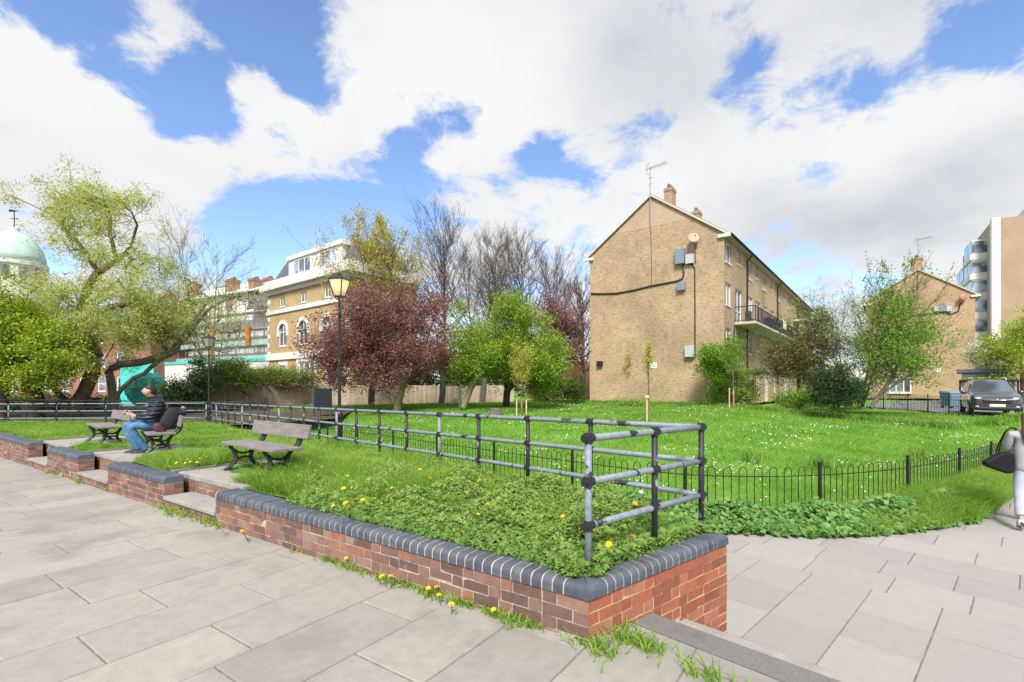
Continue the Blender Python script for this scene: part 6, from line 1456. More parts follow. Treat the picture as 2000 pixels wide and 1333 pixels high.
shrub('yellowish low growth left of the dark evergreen bush', (335, 806), [(335, 772, 22, 16), (318, 782, 16, 14)], 26.5, 0.7, 'chart', 81, 140, 26, 0.10)
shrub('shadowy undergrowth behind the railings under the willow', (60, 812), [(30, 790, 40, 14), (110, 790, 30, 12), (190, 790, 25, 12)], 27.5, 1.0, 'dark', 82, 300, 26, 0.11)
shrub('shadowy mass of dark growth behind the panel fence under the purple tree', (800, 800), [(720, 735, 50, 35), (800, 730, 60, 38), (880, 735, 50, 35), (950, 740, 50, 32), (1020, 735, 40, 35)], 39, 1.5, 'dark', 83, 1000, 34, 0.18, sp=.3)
rng = np.random.RandomState(5)
# saplings
def sapling(lab, x, ybase, ytop, crown, leaf, Y=None, stakes=(), seed=0, per=7, n=160, guard=False, lean=0, ls=0.075):
    b = hit(x, ybase); Y = b.y
    root = plant('sapling', lab, 'tree', b, [[b, pd(x + lean, (ybase + crown[0][1]) / 2, Y), pd(x + lean, crown[0][1], Y), pd(x + lean, ytop, Y)]], ells(crown, Y, 0.35), n, per, ls, leaf, seed, rt=0.024, rtip=0.0035, seg=0.2, up=1.6, spread=0.07, thick=0.008, order='z', bark='bark', asp=.45, group='staked saplings on the lawn')
    for i, (sx, st) in enumerate(stakes):
        p = pd(sx, ybase, Y); q = pd(sx, st, Y); mb = MB(); mb.tube([Vector((p.x, p.y + (i % 2) * .25, p.z - .1)), Vector((p.x, p.y + (i % 2) * .25, q.z))], 0.032, 8)
        s = thing('tree_stake', 'pale wooden stake beside the ' + lab.split(',')[0], 'stake', (p.x, p.y + (i % 2) * .25, p.z), 'wooden tree stakes'); mb.build('post', M['stake'], s)
    return root
sapling('yellow-leaved sapling in front of the green tree, held by three stakes', 1018, 812, 665, [(1018, 735, 20, 32), (1010, 700, 16, 30), (1028, 695, 14, 28)], 'yellowg', stakes=((1009, 780), (1019, 777), (1028, 781)), seed=91, n=260, per=8)
sapling('thin sapling in sparse yellow leaf against the gable, without tall stakes', 1228, 789, 685, [(1226, 715, 9, 26), (1228, 700, 7, 20)], 'yellowg', stakes=((1231, 768),), seed=92, n=220, per=9)
sapling('almost leafless sapling near the middle of the lawn, tied to two stakes', 1267, 824, 666, [(1266, 700, 7, 32), (1268, 680, 5, 18)], 'yellowg', stakes=((1263.5, 776), (1270, 772)), seed=93, n=120, per=5)
sapling('green-leaved sapling before the corner bush, between two stakes', 1432, 798, 650, [(1432, 690, 20, 38), (1422, 665, 10, 14), (1446, 675, 9, 20)], 'bush', stakes=((1424.5, 758), (1437, 757)), seed=94, n=190, per=9, ls=.09)
b = hit(1518, 797); s = thing('marker_post', 'thin reddish marker post at the lawn edge by the tall shrub', 'post', b); mb = MB(); mb.tube([b - Vector((0, 0, .1)), pd(1518.5, 742, b.y)], .03, 8); mb.build('pole', plain('rusty_post', (0.45, 0.27, 0.2), 0.8), s)
# pale ball-shaped tree guard cap
b = hit(1264, 824); c = pd(1263.5, 776, b.y); mb = MB(); mb.ball(c, 0.085, 12, 8, (1, 1, .8)); tag(mb.build('stake_cap', plain('cream_cap', (0.75, 0.66, 0.5), 0.7), smooth=True), 'cream rounded cap on top of the stake by the leafless sapling', 'cap')
# stump
b = hit(968, 812); mb = MB(); mb.lathe([(.34, -.1), (.31, .05), (.28, .2), (.27, .32), (.24, .335)], b, 14); st_ = mb.build('tree_stump', [M['bark']], smooth=False); tag(st_, 'short sawn grey tree stump on the lawn', 'stump')
# ------------------------------------------------------------------ street furniture and other things on the green
M['lampglass'] = plain('frosted_lamp_glass', (0.62, 0.58, 0.48), 0.3, var=0.05)
nt = M['lampglass'].node_tree; b_ = nt.nodes['Principled BSDF']; tr = nt.nodes.new('ShaderNodeBsdfTranslucent'); tr.inputs[0].default_value = (0.9, 0.85, 0.72, 1); mxs = nt.nodes.new('ShaderNodeMixShader'); mxs.inputs[0].default_value = 0.6
nt.links.new(b_.outputs[0], mxs.inputs[1]); nt.links.new(tr.outputs[0], mxs.inputs[2]); nt.links.new(mxs.outputs[0], nt.nodes['Material Output'].inputs['Surface'])
def emis(name, col, s):
    m, nt, N, L, b = nodes(name); b.inputs['Emission Color'].default_value = (*col, 1); b.inputs['Emission Strength'].default_value = s; b.inputs['Base Color'].default_value = (*col, 1); return m
M['bulb'] = emis('warm_bulb', (1.0, 0.62, 0.25), 10.0)
def lamp_post(label, base, H, lit):
    root = thing('lamp_post', label, 'street lamp', base, 'old-fashioned lamp posts')
    x, y, z = base; zt = z + H; B = Vector(base)
    mb = MB(); s = H / 3.45
    mb.lathe([(.058 * s, -.05), (.058 * s, .42), (.064 * s, .45), (.060 * s, .62), (.072 * s, .66), (.066 * s, .72), (.045 * s, .76), (.036 * s, .80)], B, 16); mb.build('base', M['black'], root, smooth=False, bevel=0.004)
    mb = MB(); mb.lathe([(.034 * s, .78), (.032 * s, 1.66 * s), (.04 * s, 1.68 * s), (.04 * s, 1.76 * s), (.029 * s, 1.79 * s), (.026 * s, 2.62 * s), (.038 * s, 2.66 * s), (.04 * s, 2.72 * s), (.026 * s, 2.76 * s), (.024 * s, 2.98 * s)], B, 14); mb.build('column', M['black'], root, smooth=False)
    mb = MB(); zb = z + 2.69 * s; mb.tube([(x - .20 * s, y, zb), (x + .20 * s, y, zb)], .011 * s, 6); mb.ball((x - .2 * s, y, zb), .016 * s, 8, 5); mb.ball((x + .2 * s, y, zb), .016 * s, 8, 5); mb.build('ladder_bar', M['black'], root)
    lan = MB(); z0, z1 = z + 3.04 * s, z + 3.37 * s; r0, r1 = .072 * s, .148 * s; an = R(32)
    def cor(r, zz): return [Vector((x + r * 1.414 * math.cos(an + k * math.pi / 2), y + r * 1.414 * math.sin(an + k * math.pi / 2), zz)) for k in range(4)]
    a, b = cor(r0, z0), cor(r1, z1)
    for k in range(4): lan.tube([a[k], b[k]], .011 * s, 5); lan.tube([a[k], a[(k + 1) % 4]], .013 * s, 5); lan.tube([b[k], b[(k + 1) % 4]], .014 * s, 5)
    for k in range(4):
        p = a[k]; lan.tube([Vector((x, y, z + 2.96 * s)), Vector((x, y, z + 2.96 * s)).lerp(p, .8) + Vector((0, 0, -.012)), p], .008 * s, 5)
    fr = lan.build('lantern', M['black'], root)
    cp = MB(); t0, t1, t2 = cor(r1 * 1.12, z1 + .005), cor(r1 * .55, z1 + .075 * s), cor(r1 * .2, z1 + .09 * s); cp.hexa(t0 + t1); cp.hexa([p + Vector((0, 0, .001)) for p in t1] + t2); cp.lathe([(.03 * s, 0), (.045 * s, .02), (.02 * s, .05)], (x, y, z1 + .085 * s), 8); cp.build('lantern_roof', M['black'], fr)
    for k in range(4):
        g = MB(); q = [a[k], a[(k + 1) % 4], b[(k + 1) % 4], b[k]]; c = sum(q, Vector((0, 0, 0))) / 4; g.poly([c + (p - c) * .95 for p in q]); g.build('pane', M['lampglass'], fr)
    if lit:
        bu = MB(); bu.ball((x, y, z1 - .075 * s), .05 * s, 10, 7, (1, 1, 1.2)); bu.build('bulb', M['bulb'], fr, smooth=True)
    return root
lamp_post('tall black lamp post with a lit lantern behind the railing', tuple(pd(663, 0, 9.55).xy) + (0.24,), 3.45, True)
lamp_post('distant black lamp post with an unlit lantern by the ivy, at the railing corner', tuple(pd(408, 0, 18.7).xy) + (0.03,), 3.45, False)
# notice board seen from behind
b = hit(630, 826); Y = b.y
root = thing('notice_board', 'dark blank-backed notice board on two posts beyond the railing', 'notice board', b)
mb = MB(); p0, p1 = pd(613, 800, Y), pd(648, 759, Y); mb.obox((p0.x, Y - .03, p0.z), (p1.x - p0.x, -.08, 0), (0, .07, 0), (0, 0, p1.z - p0.z)); mb.build('panel', plain('board_paint', (0.02, 0.027, 0.034), 0.85, var=.15, spec=.15), root, bevel=.01)
for x in (611.5, 645): p = pd(x, 826, Y); mb = MB(); mb.obox((p.x, Y - .05, p.z - .1), (.075, 0, 0), (0, .07, 0), (0, 0, pd(x, 757, Y).z - p.z + .1)); mb.build('post', plain('board_post', (0.05, 0.06, 0.075), 0.5), root)
b = hit(898, 803); s = thing('bollard_post', 'slim dark grey post in front of the leaning trunk', 'post', b); mb = MB(); mb.tube([b - Vector((0, 0, .1)), pd(898, 770, b.y)], .06, 10); mb.tube([pd(898, 770, b.y), pd(898, 734, b.y)], .04, 10); mb.build('pole', plain('post_paint', (0.06, 0.08, 0.10), 0.5), s)
# tan concrete panel fence
pf = thing('panel_fence', 'long tan concrete panel fence behind the lawn and under the ivy', 'fence', (-8, 33, .3))
FP = [pd(405, 800, 28.5), pd(620, 790, 31), pd(900, 788, 34), pd(1050, 786, 36)]
M['panel'] = rnd_mat('tan_concrete_panel', [(0, (0.40, 0.315, 0.235)), (1, (0.52, 0.42, 0.32))], 0.95, .4, 12, .2, 3, stain=[((0.14, 0.10, 0.065), .58, 1.2)])
pts = []
for a, c in zip(FP, FP[1:]):
    n = max(1, int((c - a).length / 1.85))
    for k in range(n): pts.append(Vector((a.x + (c.x - a.x) * k / n, a.y + (c.y - a.y) * k / n, 0)))
for a, c in zip(pts, pts[1:]):
    d = (c - a).normalized(); n = Vector((-d.y, d.x, 0)); zb = float(z_lawn(a.x, a.y)) - .1; mb = MB(); L = (c - a).length; k = 0
    while k * .15 < L - .15:
        mb.obox(a + d * (.08 + k * .15) + Vector((0, 0, zb)) + n * random.uniform(0, .008), d * .145, n * .06, (0, 0, 1.36), rn=random.random()); k += 1
    mb.build('panel', M['panel'], pf)
    mb = MB(); mb.obox(a - d * .07 - n * .05 + Vector((0, 0, zb)), d * .14, n * .15, (0, 0, 1.45)); mb.build('post', M['panel'], pf)
gw = thing('garden_wall', 'low brown brick wall glimpsed behind the hedge', 'wall', (4, 47, 0)); mb = MB(); a, c = pd(1030, 760, 47), pd(1165, 760, 47); mb.obox((a.x, 47, -.1), (c.x - a.x, 0, 0), (0, .3, 0), (0, 0, 4.1)); mb.build('wall', M['redb'], gw, uv=True)
# teal debris sheeting over a frame, under the willow
tp = thing('teal_tarpaulin', 'bulging teal tarpaulin under the willow limb', 'tarpaulin', pd(285, 800, 27))
bm = bmesh.new(); bmesh.ops.create_icosphere(bm, subdivisions=4, radius=1.0); rr_ = np.random.RandomState(2)
from mathutils import noise as mn
for v in bm.verts:
    q = v.co.copy(); f = 1 + .16 * mn.noise(q * 2.3) + .07 * mn.noise(q * 6.0); v.co = Vector((q.x * 1.02 * f + .2 * q.z, q.y * .6 * f, (q.z * .78 if q.z > -.2 else -.2 * .78 + (q.z + .2) * 1.1) * f))
me = bpy.data.meshes.new('sheet'); bm.to_mesh(me); bm.free(); me.materials.append(M['teal']); o = bpy.data.objects.new('sheet', me); COL.objects.link(o); o.parent = tp; o.location = (0, 0, 1.25)
mb = MB(); c = pd(285, 800, 27)
for dx in (-.9, 0, .9): mb.tube([c + Vector((dx, -.7, 0)), c + Vector((dx, -.7, 1.7))], .03, 6)
mb.tube([c + Vector((-1, -.72, 1.2)), c + Vector((1, -.72, 1.2))], .03, 6); mb.build('frame', M['scaff'], tp)
hs = MB(); c0, c1 = pd(235, 745, 33), pd(300, 745, 33); hs.obox((c0.x, 33, 0), (c1.x - c0.x, 0, 0), (0, .1, 0), (0, 0, 3.4)); hz = thing('site_screen', 'teal mesh screen hanging behind the willow fork', 'screen', (c0.x, 33, 0)); hs.build('mesh_sheet', M['teal'], hz); mb = MB()
for p in (c0, c1): mb.tube([(p.x, 33.15, 0), (p.x, 33.15, 3.6)], .05, 6)
mb.build('pole', M['scaff'], hz)
# small poster on the left railing
b = backP[2]; c = pd(252, 812, 18.4); ps = thing('poster', 'small white poster with a blue strip tied to the back railing', 'poster', c)
mb = MB(); mb.box(c, (.30, .012, .20)); mb.build('sheet', M['white'], ps); mb = MB(); mb.box(c + Vector((0, -.009, -.125)), (.30, .014, .07)); mb.build('blue_strip', plain('blue_print', (0.05, 0.26, 0.55), .6), ps)
mb = MB(); mb.box(c + Vector((.0, -.008, .03)), (.09, .006, .06)); mb.build('emblem', plain('dark_print', (0.1, 0.16, 0.25), .6), ps)
# blue wheeled container, garage and car at the right
b = Vector((pd(1858, 790, 31).x, 31, .17)); wb_ = thing('wheeled_bin', 'blue wheeled refuse container beside the garage', 'bin', b, rz=0)
blue = plain('faded_blue_plastic', (0.15, 0.24, 0.31), .6, var=.15)
mb = MB(); w = .42; mb.hexa([b + Vector((-w * .9, -.35, .12)), b + Vector((w * .9, -.35, .12)), b + Vector((w * .9, .35, .12)), b + Vector((-w * .9, .35, .12)), b + Vector((-w, -.42, .95)), b + Vector((w, -.42, .95)), b + Vector((w, .42, .95)), b + Vector((-w, .42, .95))]); mb.build('body', blue, wb_, bevel=.03)
mb = MB(); mb.hexa([b + Vector((-w * 1.05, -.46, .955)), b + Vector((w * 1.05, -.46, .955)), b + Vector((w * 1.05, .46, .955)), b + Vector((-w * 1.05, .46, .955)), b + Vector((-w, -.3, 1.06)), b + Vector((w, -.3, 1.06)), b + Vector((w, .4, 1.12)), b + Vector((-w, .4, 1.12))]); mb.build('lid', blue, wb_, bevel=.02)
for dx in (-.3, .3):
    for dy in (-.3, .3): mb = MB(); mb.tube([b + Vector((dx - .03, dy, .07)), b + Vector((dx + .03, dy, .07))], .075, 10); mb.build('wheel', M['black'], wb_)
ga = thing('garage', 'flat-roofed brick garage with dark fascia behind the parked car', 'garage', (32, 33, .4))
def gx(x, Y): return (x - CX) / F * Y
GA, GD = Vector((0.73, -0.683, 0)), Vector((0.683, 0.73, 0))
def gblock(mb, P, a0, a1, d0, d1, z0, z1): mb.obox(P + GA * a0 + GD * d0 + Vector((0, 0, z0)), GA * (a1 - a0), GD * (d1 - d0), (0, 0, z1 - z0))
P = Vector((gx(1873, 33.0), 33.0, 0)); GL = 2.85
mb = MB(); gblock(mb, P, .75, GL - .15, .4, 4.4, .1, 1.87); mb.build('wall', M['tan2'], ga, uv=True)
mb = MB(); gblock(mb, P, .1, .72, .2, 4.2, .1, 1.84); mb.build('door', M['lightbox'], ga)
mb = MB(); gblock(mb, P, 0, GL, -.1, 4.6, 1.875, 2.03); mb.build('roof', M['black'], ga, bevel=.02)
for a_ in (.0, GL - .1): mb = MB(); gblock(mb, P, a_, a_ + .1, .0, .1, .1, 1.87); mb.build('post', M['black'], ga)
Q = Vector((gx(1868, 38.0), 38.0, 0)); mb = MB(); gblock(mb, Q, 0, 3.0, 0, 4, 2.65, 2.93); gblock(mb, Q, .3, 2.8, .1, 3.8, .1, 2.66); g2 = thing('garage', 'second flat-roofed store just behind, with a slightly higher dark roof edge', 'garage', (Q.x, Q.y, .3)); mb.build('store', M['slate'], g2)
rng = np.random.RandomState(8); n = 900; u_, v_ = rng.uniform(.15, GL - .15, n), rng.uniform(.1, 4.4, n); P_ = np.c_[P.x + GA.x * u_ + GD.x * v_, P.y + GA.y * u_ + GD.y * v_, np.full(n, 2.06) + rng.rand(n) * .12]; V, Fq = leafmesh(P_, .16, .5, rng); gr = npmesh('sedum_roof', V, [Fq], M['leaf_bush'], ga, rnd=rng.rand(n)); gr['kind'] = 'stuff'

def car(label, loc, rz):
    root = thing('parked_car', label, 'car', loc, rz=rz)
    paint = plain('dark_grey_car_paint', (0.045, 0.042, 0.052), 0.22, metal=0.0, var=.08, spec=0.8); paint.node_tree.nodes['Principled BSDF'].inputs['Coat Weight'].default_value = 0.8
    gl = glass_mat('car_glass', (0.05, 0.065, 0.075), 0.04); dk = plain('car_trim', (0.012, 0.012, 0.014), .5); ch = plain('chrome', (0.75, 0.76, 0.78), .18, metal=1.0, var=.03); hl = plain('headlight_lens', (0.62, 0.65, 0.68), .12, var=.1, spec=.9)
    # x across (half width), y along (front = -y), lofted sections
    secs = [(-2.18, .66, .30, .72, .78, .66), (-2.12, .80, .24, .82, .80, .80), (-1.9, .89, .20, .90, .94, .84), (-1.35, .92, .18, .95, 1.05, .85), (-1.02, .92, .18, .97, 1.10, .84), (-.35, .925, .18, .98, 1.64, .62), (.1, .925, .18, .98, 1.73, .62), (1.2, .925, .18, .98, 1.74, .62), (1.85, .91, .20, .97, 1.70, .61), (2.1, .88, .28, .95, 1.35, .66), (2.18, .80, .36, .88, 1.0, .72)]
    vs = []; fs = []
    for (y, hw, zb, zs, zt, tw_) in secs:
        half = [(hw * .86, zb), (hw * .98, zb + .12), (hw, (zb + zs) / 2), (hw * .97, zs), (tw_ + (hw - tw_) * .35, zs + (zt - zs) * .55), (tw_ * 1.0, zt - .04), (tw_ * .82, zt)]
        ring = half + [(-x, z) for (x, z) in reversed(half)]
        vs += [Vector((x, y, z)) for (x, z) in ring]
    n = 14
    for i in range(len(secs) - 1):
        for k in range(n): fs.append((i * n + k, i * n + (k + 1) % n, (i + 1) * n + (k + 1) % n, (i + 1) * n + k))
    fs.append(tuple(range(n - 1, -1, -1))); fs.append(tuple(range((len(secs) - 1) * n, len(secs) * n)))
    mb = MB(); mb.add(vs, [tuple(reversed(f)) for f in fs]); o = mb.build('body', paint, root, smooth=True, local=True); s = o.modifiers.new('sub', 'SUBSURF'); s.levels = s.render_levels = 2
    mb = MB(); mb.poly([(-.74, -1.08, 1.085), (.74, -1.08, 1.085), (.56, -.36, 1.645), (-.56, -.36, 1.645)]); w = mb.build('windscreen', gl, root, local=True); w.location = (0, -.035, .03)
    for s_ in (-1, 1):
        mb = MB(); mb.poly([(s_ * .865, -.72, 1.08), (s_ * .88, .15, 1.05), (s_ * .735, .15, 1.60), (s_ * .725, -.28, 1.56)]); q = mb.build('side_window', gl, root, local=True); q.location = (s_ * .02, 0, 0)
        mb = MB(); mb.poly([(s_ * .88, .25, 1.05), (s_ * .87, 1.1, 1.06), (s_ * .74, 1.05, 1.60), (s_ * .735, .25, 1.60)]); q = mb.build('side_window', gl, root, local=True); q.location = (s_ * .02, 0, 0)
        for y in (-1.38, 1.36):
            mb = MB(); x = s_ * .83; mb.tube([(x - .1, y, .33), (x + .1, y, .33)], .335, 24); wv_ = mb.build('wheel', dk, root, local=True); m2 = MB(); m2.tube([(x + s_ * .06, y, .33), (x + s_ * .108, y, .33)], .21, 12); m2.build('rim', ch, wv_, local=True)
        mb = MB(); mb.ball((s_ * .62, -2.02, .76), .2, 12, 8, (1.0, .55, .45)); mb.build('headlight', hl, root, smooth=True, local=True)
        mb = MB(); mb.ball((s_ * .66, -2.12, .40), .08, 10, 6, (1.2, .6, .8)); mb.build('fog_lamp', hl, root, smooth=True, local=True)
        mb = MB(); mb.ball((s_ * 1.03, -.74, 1.08), .13, 10, 7, (.9, .6, .75)); mb.tube([(s_ * .88, -.74, 1.04), (s_ * 1.0, -.74, 1.06)], .03, 6); mb.build('wing_mirror', paint, root, smooth=True, local=True)
        mb = MB(); mb.tube([(s_ * .60, -.1, 1.72), (s_ * .60, 0, 1.79), (s_ * .60, 1.3, 1.80), (s_ * .60, 1.4, 1.73)], .022, 6); mb.build('roof_rail', ch, root, smooth=True, local=True)
    mb = MB(); mb.box((0, -2.15, .655), (.98, .1, .19)); g_ = mb.build('grille', dk, root, bevel=.04, local=True)
    mb = MB(); mb.tube([(-.56, -2.17, .74), (-.2, -2.205, .715), (0, -2.21, .71), (.2, -2.205, .715), (.56, -2.17, .74)], .014, 6); mb.tube([(-.06, -2.215, .69), (0, -2.215, .76), (.06, -2.215, .69)], .02, 5); mb.build('grille_trim', ch, g_, smooth=True, local=True)
    mb = MB(); mb.box((0, -2.16, .32), (1.45, .14, .16)); mb.build('bumper', dk, root, bevel=.04, local=True)
    mb = MB(); mb.box((0, -2.215, .47), (.54, .03, .12)); mb.build('number_plate', M['white'], root, bevel=.005, local=True)
    return root
cy = 24.6; car('parked dark grey people carrier with roof rails facing the lawn', (gx(1931, 24.4), 24.4, .17), R(-37))

# ------------------------------------------------------------------ grass, weeds and flowers
def scatter(poly, n, rng, wfun=None, mx=1.0):
    P = np.array([(p[0], p[1]) for p in poly]); lo, hi = P.min(0), P.max(0); out = np.zeros((0, 2))
    while len(out) < n:
        q = lo + rng.rand(n * 2, 2) * (hi - lo); q = q[inside(q, P)]
        if wfun is not None: q = q[rng.rand(len(q)) < wfun(q) / mx]
        out = np.r_[out, q]
    return out[:n]
def blades(name, P, h, w, rng, mat, lean=0.6, label=None, cat=None, parent=None):
    n = len(P); a = rng.rand(n) * 2 * math.pi; sx, sy = np.cos(a) * w / 2, np.sin(a) * w / 2
    la = rng.rand(n) * 2 * math.pi; ll = h * lean * (0.25 + rng.rand(n)); lx, ly = np.cos(la) * ll, np.sin(la) * ll
    z = np.zeros(n); b0 = P - np.c_[sx, sy, z]; b1 = P + np.c_[sx, sy, z]
    m = P + np.c_[lx * .3, ly * .3, h * .6]; m0 = m - np.c_[sx, sy, z] * .75; m1 = m + np.c_[sx, sy, z] * .75
    t = P + np.c_[lx, ly, h * (1 - .12 * lean)]
    V = np.stack([b0, b1, m1, m0, t], 1).reshape(-1, 3); k = np.arange(n) * 5
    rn = np.clip(rng.rand(n) * .7 + .3 * (0.5 + 0.5 * np.sin(P[:, 0] * 2.3 + np.sin(P[:, 1] * 1.9) * 2)), 0, 1)
    return npmesh(name, V, [np.c_[k, k + 1, k + 2, k + 3], np.c_[k + 3, k + 2, k + 4]], mat, parent, rnd=np.r_[rn, rn])
rng = np.random.RandomState(77)
def tnv(q): d = q - np.array([A.x, A.y]); return d @ np.array([WD.x, WD.y]), d @ np.array([ND.x, ND.y])
def on_pad(q):
    t, n = tnv(q); r = np.zeros(len(q), bool)
    for i, (a, b) in enumerate(GAPS): r |= (t > a + (.35 if i == 0 else 0.1)) & (t < b + .40) & (n < 1.6)
    return r
def weedy(q):
    t, n = tnv(q); s = sstep(3.4, 1.6, t + .35 * np.sin(q[:, 0] * 5) + .3 * np.sin(q[:, 1] * 4.0)); return s * sstep(2.9, 1.5, n + .4 * np.sin(t * 3))
bedp = [A + ND * .225 + AB * .20 + WD * .1, A + ND * .225 + WD * 22, Vector((-20, 18.6)), RL0 + RLD * 18.5, RL0 + RLD * .3 + ABI * .1]
def nearw(q): return np.clip((5.2 / q[:, 1]) ** 1.9, 0.02, 1.0) * (~on_pad(q))
q = scatter(bedp, 210000, rng, nearw); wd = weedy(q); q = q[rng.rand(len(q)) > wd * .40]
t_, n_ = tnv(q); tall = 0.5 + 0.5 * np.sin(q[:, 0] * 2.7 + 1.0) * np.sin(q[:, 1] * 2.2); hh = (0.05 + 0.09 * tall + 0.05 * rng.rand(len(q))) * (0.75 + .55 * sstep(1.4, 3.0, t_) * sstep(7.5, 5.0, t_))
hh *= sstep(.15, .55, n_) * .6 + .4
P = np.c_[q, z_bed(q[:, 0], q[:, 1])]; wid = 0.0045 + 0.0012 * np.maximum(0, q[:, 1] - 4)
nc = 1500; c = scatter(bedp, nc, rng, lambda q: np.clip((6.0 / q[:, 1]) ** 1.4, .05, 1) * (~on_pad(q))); tc_, nc_ = tnv(c); c = c[nc_ > .34]; nc = len(c); nb_ = 55
hc = (.10 + .17 * rng.rand(nc)) * (.65 + .5 * sstep(1.2, 2.6, tnv(c)[0]) * sstep(8.5, 6.5, tnv(c)[0])); qq = np.repeat(c, nb_, 0) + rng.normal(size=(nc * nb_, 2)) * .05
h2 = np.repeat(hc, nb_) * (.6 + .6 * rng.rand(nc * nb_)); P2 = np.c_[qq, z_bed(qq[:, 0], qq[:, 1])]; w2 = 0.005 + 0.0010 * np.maximum(0, qq[:, 1] - 4)
tag(blades('bank_grass', np.r_[P, P2], np.r_[hh, h2], np.r_[wid, w2], rng, M['grass'], 1.05), kind='stuff')
# leafy weeds: trifoliate leaves on the near end of the bed
def trefoil(name, P, size, rng, mat, label=None):
    n = len(P); nr = rng.normal(size=(n, 3)) * .55; nr[:, 2] = 1; nr[:, 1] -= .25; nr /= np.linalg.norm(nr, axis=1)[:, None]
    a = rng.normal(size=(n, 3)); a -= nr * (a * nr).sum(1)[:, None]; a /= np.linalg.norm(a, axis=1)[:, None]; b = np.cross(nr, a); s = (size * (.6 + .8 * rng.rand(n)))[:, None]
    V = []; Fq = []; k = np.arange(n)[:, None] * 12
    for j, an in enumerate((-1.15, 0, 1.15)):
        d = a * math.cos(an) + b * math.sin(an); e = b * math.cos(an) - a * math.sin(an)
        V += [P, P + d * s * .6 + e * s * .34 + nr * s * .08, P + d * s - nr * s * .12, P + d * s * .6 - e * s * .34 + nr * s * .08]; Fq.append(k + np.array([[0, 1, 2, 3]]) + 4 * j)
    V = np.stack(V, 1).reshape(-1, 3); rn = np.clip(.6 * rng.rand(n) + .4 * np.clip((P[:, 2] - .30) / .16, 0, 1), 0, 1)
    return npmesh(name, V, [np.concatenate(Fq, 1).reshape(-1, 4)], mat, rnd=np.repeat(rn, 3))
q = scatter(bedp, 90000, rng, lambda q: nearw(q) * (weedy(q) * .97 + .03)); cl = 0.5 + .5 * np.sin(q[:, 0] * 7.3 + 2 * np.sin(q[:, 1] * 5.1)) * np.sin(q[:, 1] * 8.1)
zz = z_bed(q[:, 0], q[:, 1]) + (0.02 + (.03 + .23 * cl ** 1.5) * rng.rand(len(q)) ** .75)
tag(trefoil('leafy_weeds', np.c_[q, zz], 0.0185, rng, M['weed']), kind='stuff')
# overhang along the coping edges
tt = rng.rand(9000) ** 1.15 * 3.4; nn_ = .13 + rng.rand(9000) ** .8 * .29; pA = np.c_[A.x + WD.x * tt + ND.x * nn_, A.y + WD.y * tt + ND.y * nn_]
tag(trefoil('edge_weeds', np.c_[pA, .335 + (.02 + .09 * sstep(.13, .4, nn_)) * rng.rand(9000)], 0.024, rng, M['weed']), kind='stuff')
tt = rng.rand(5200) * 1.5; nn_ = .12 + rng.rand(5200) * .21; pA = np.c_[A.x + AB.x * tt - ABN.x * nn_, A.y + AB.y * tt - ABN.y * nn_]
tag(trefoil('edge_weeds', np.c_[pA, .335 + .07 * rng.rand(5200)], .025, rng, M['weed']), kind='stuff')
# verge in front of the hoop fence: mallow leaves, then long grass to the right
vp = [Vector((1.9, 6.62)), Vector((2.6, 6.53)), *[p + Vector((.03, -.13)) for p in low_edge[1:]], Vector((14.5, 13.2)), Vector((12.1, 11.9)), Vector((9.26, 9.95)), Vector((7.18, 8.75)), Vector((5.72, 8.1)), Vector((4.43, 7.85)), Vector((3.24, 7.9)), Vector((1.6, 9.0))]
q = scatter(vp, 15000, rng, lambda q: np.clip(1.25 - .16 * np.maximum(0, q[:, 0] - 4.0), .1, 1)); dd = fence_d(q[:, 0], q[:, 1]); mound = np.clip(1 - np.abs(dd + .45) / .75, 0, 1) * (.65 + .5 * np.sin(q[:, 0] * 2.4) ** 2)
zz = z_low(q[:, 0], q[:, 1]) + .03 + mound * .30 * rng.rand(len(q)) ** .5
def roundleaf(P, size, rng):
    n = len(P); nr = rng.normal(size=(n, 3)) * .5; nr[:, 2] = .9; nr[:, 1] -= .45; nr /= np.linalg.norm(nr, axis=1)[:, None]; a = rng.normal(size=(n, 3)); a -= nr * (a * nr).sum(1)[:, None]; a /= np.linalg.norm(a, axis=1)[:, None]; b = np.cross(nr, a); s = (size * (.55 + .8 * rng.rand(n)))[:, None]
    V = np.stack([P, P + a * s * .35 + b * s * .55, P + a * s * .8 + b * s * .38, P + a * s - nr * s * .1, P + a * s * .8 - b * s * .38, P + a * s * .35 - b * s * .55], 1).reshape(-1, 3); k = np.arange(n)[:, None] * 6
    return V, [np.concatenate([k + np.array([[0, 1, 2, 3]]), k + np.array([[0, 3, 4, 5]])], 1).reshape(-1, 4)]
V, Fq = roundleaf(np.c_[q, zz], 0.062, rng); tag(npmesh('mallow_leaves', V, Fq, M['mallow'], rnd=np.repeat(rng.rand(len(q)), 2)), kind='stuff')
q = scatter(vp, 42000, rng, lambda q: np.clip(.25 + .2 * np.maximum(0, q[:, 0] - 3.5), .2, 1)); hh = (.08 + .24 * rng.rand(len(q))) * (.6 + .9 * sstep(4.5, 7.5, q[:, 0])) * (.35 + .65 * sstep(-1.3, -.8, fence_d(q[:, 0], q[:, 1]))); P = np.c_[q, z_low(q[:, 0], q[:, 1]) + .03]
tag(blades('verge_grass', P, hh, .009, rng, M['grass'], 1.1), kind='stuff')
sp_ = [B2 + RLD * .6 + RLN * .2, Vector((2.2, 6.6)), Vector((2.4, 7.8)), Vector((-.5, 10.6)), Vector((-4.7, 15.0)), Vector((-6.2, 14.0)), B2 + RLD * 9 + RLN * .3]
q = scatter(sp_, 14000, rng); P = np.c_[q, z_low(q[:, 0], q[:, 1]) + .03]; tag(blades('strip_grass', P, .12 + .2 * rng.rand(len(q)), .010, rng, M['grass'], .9), kind='stuff')
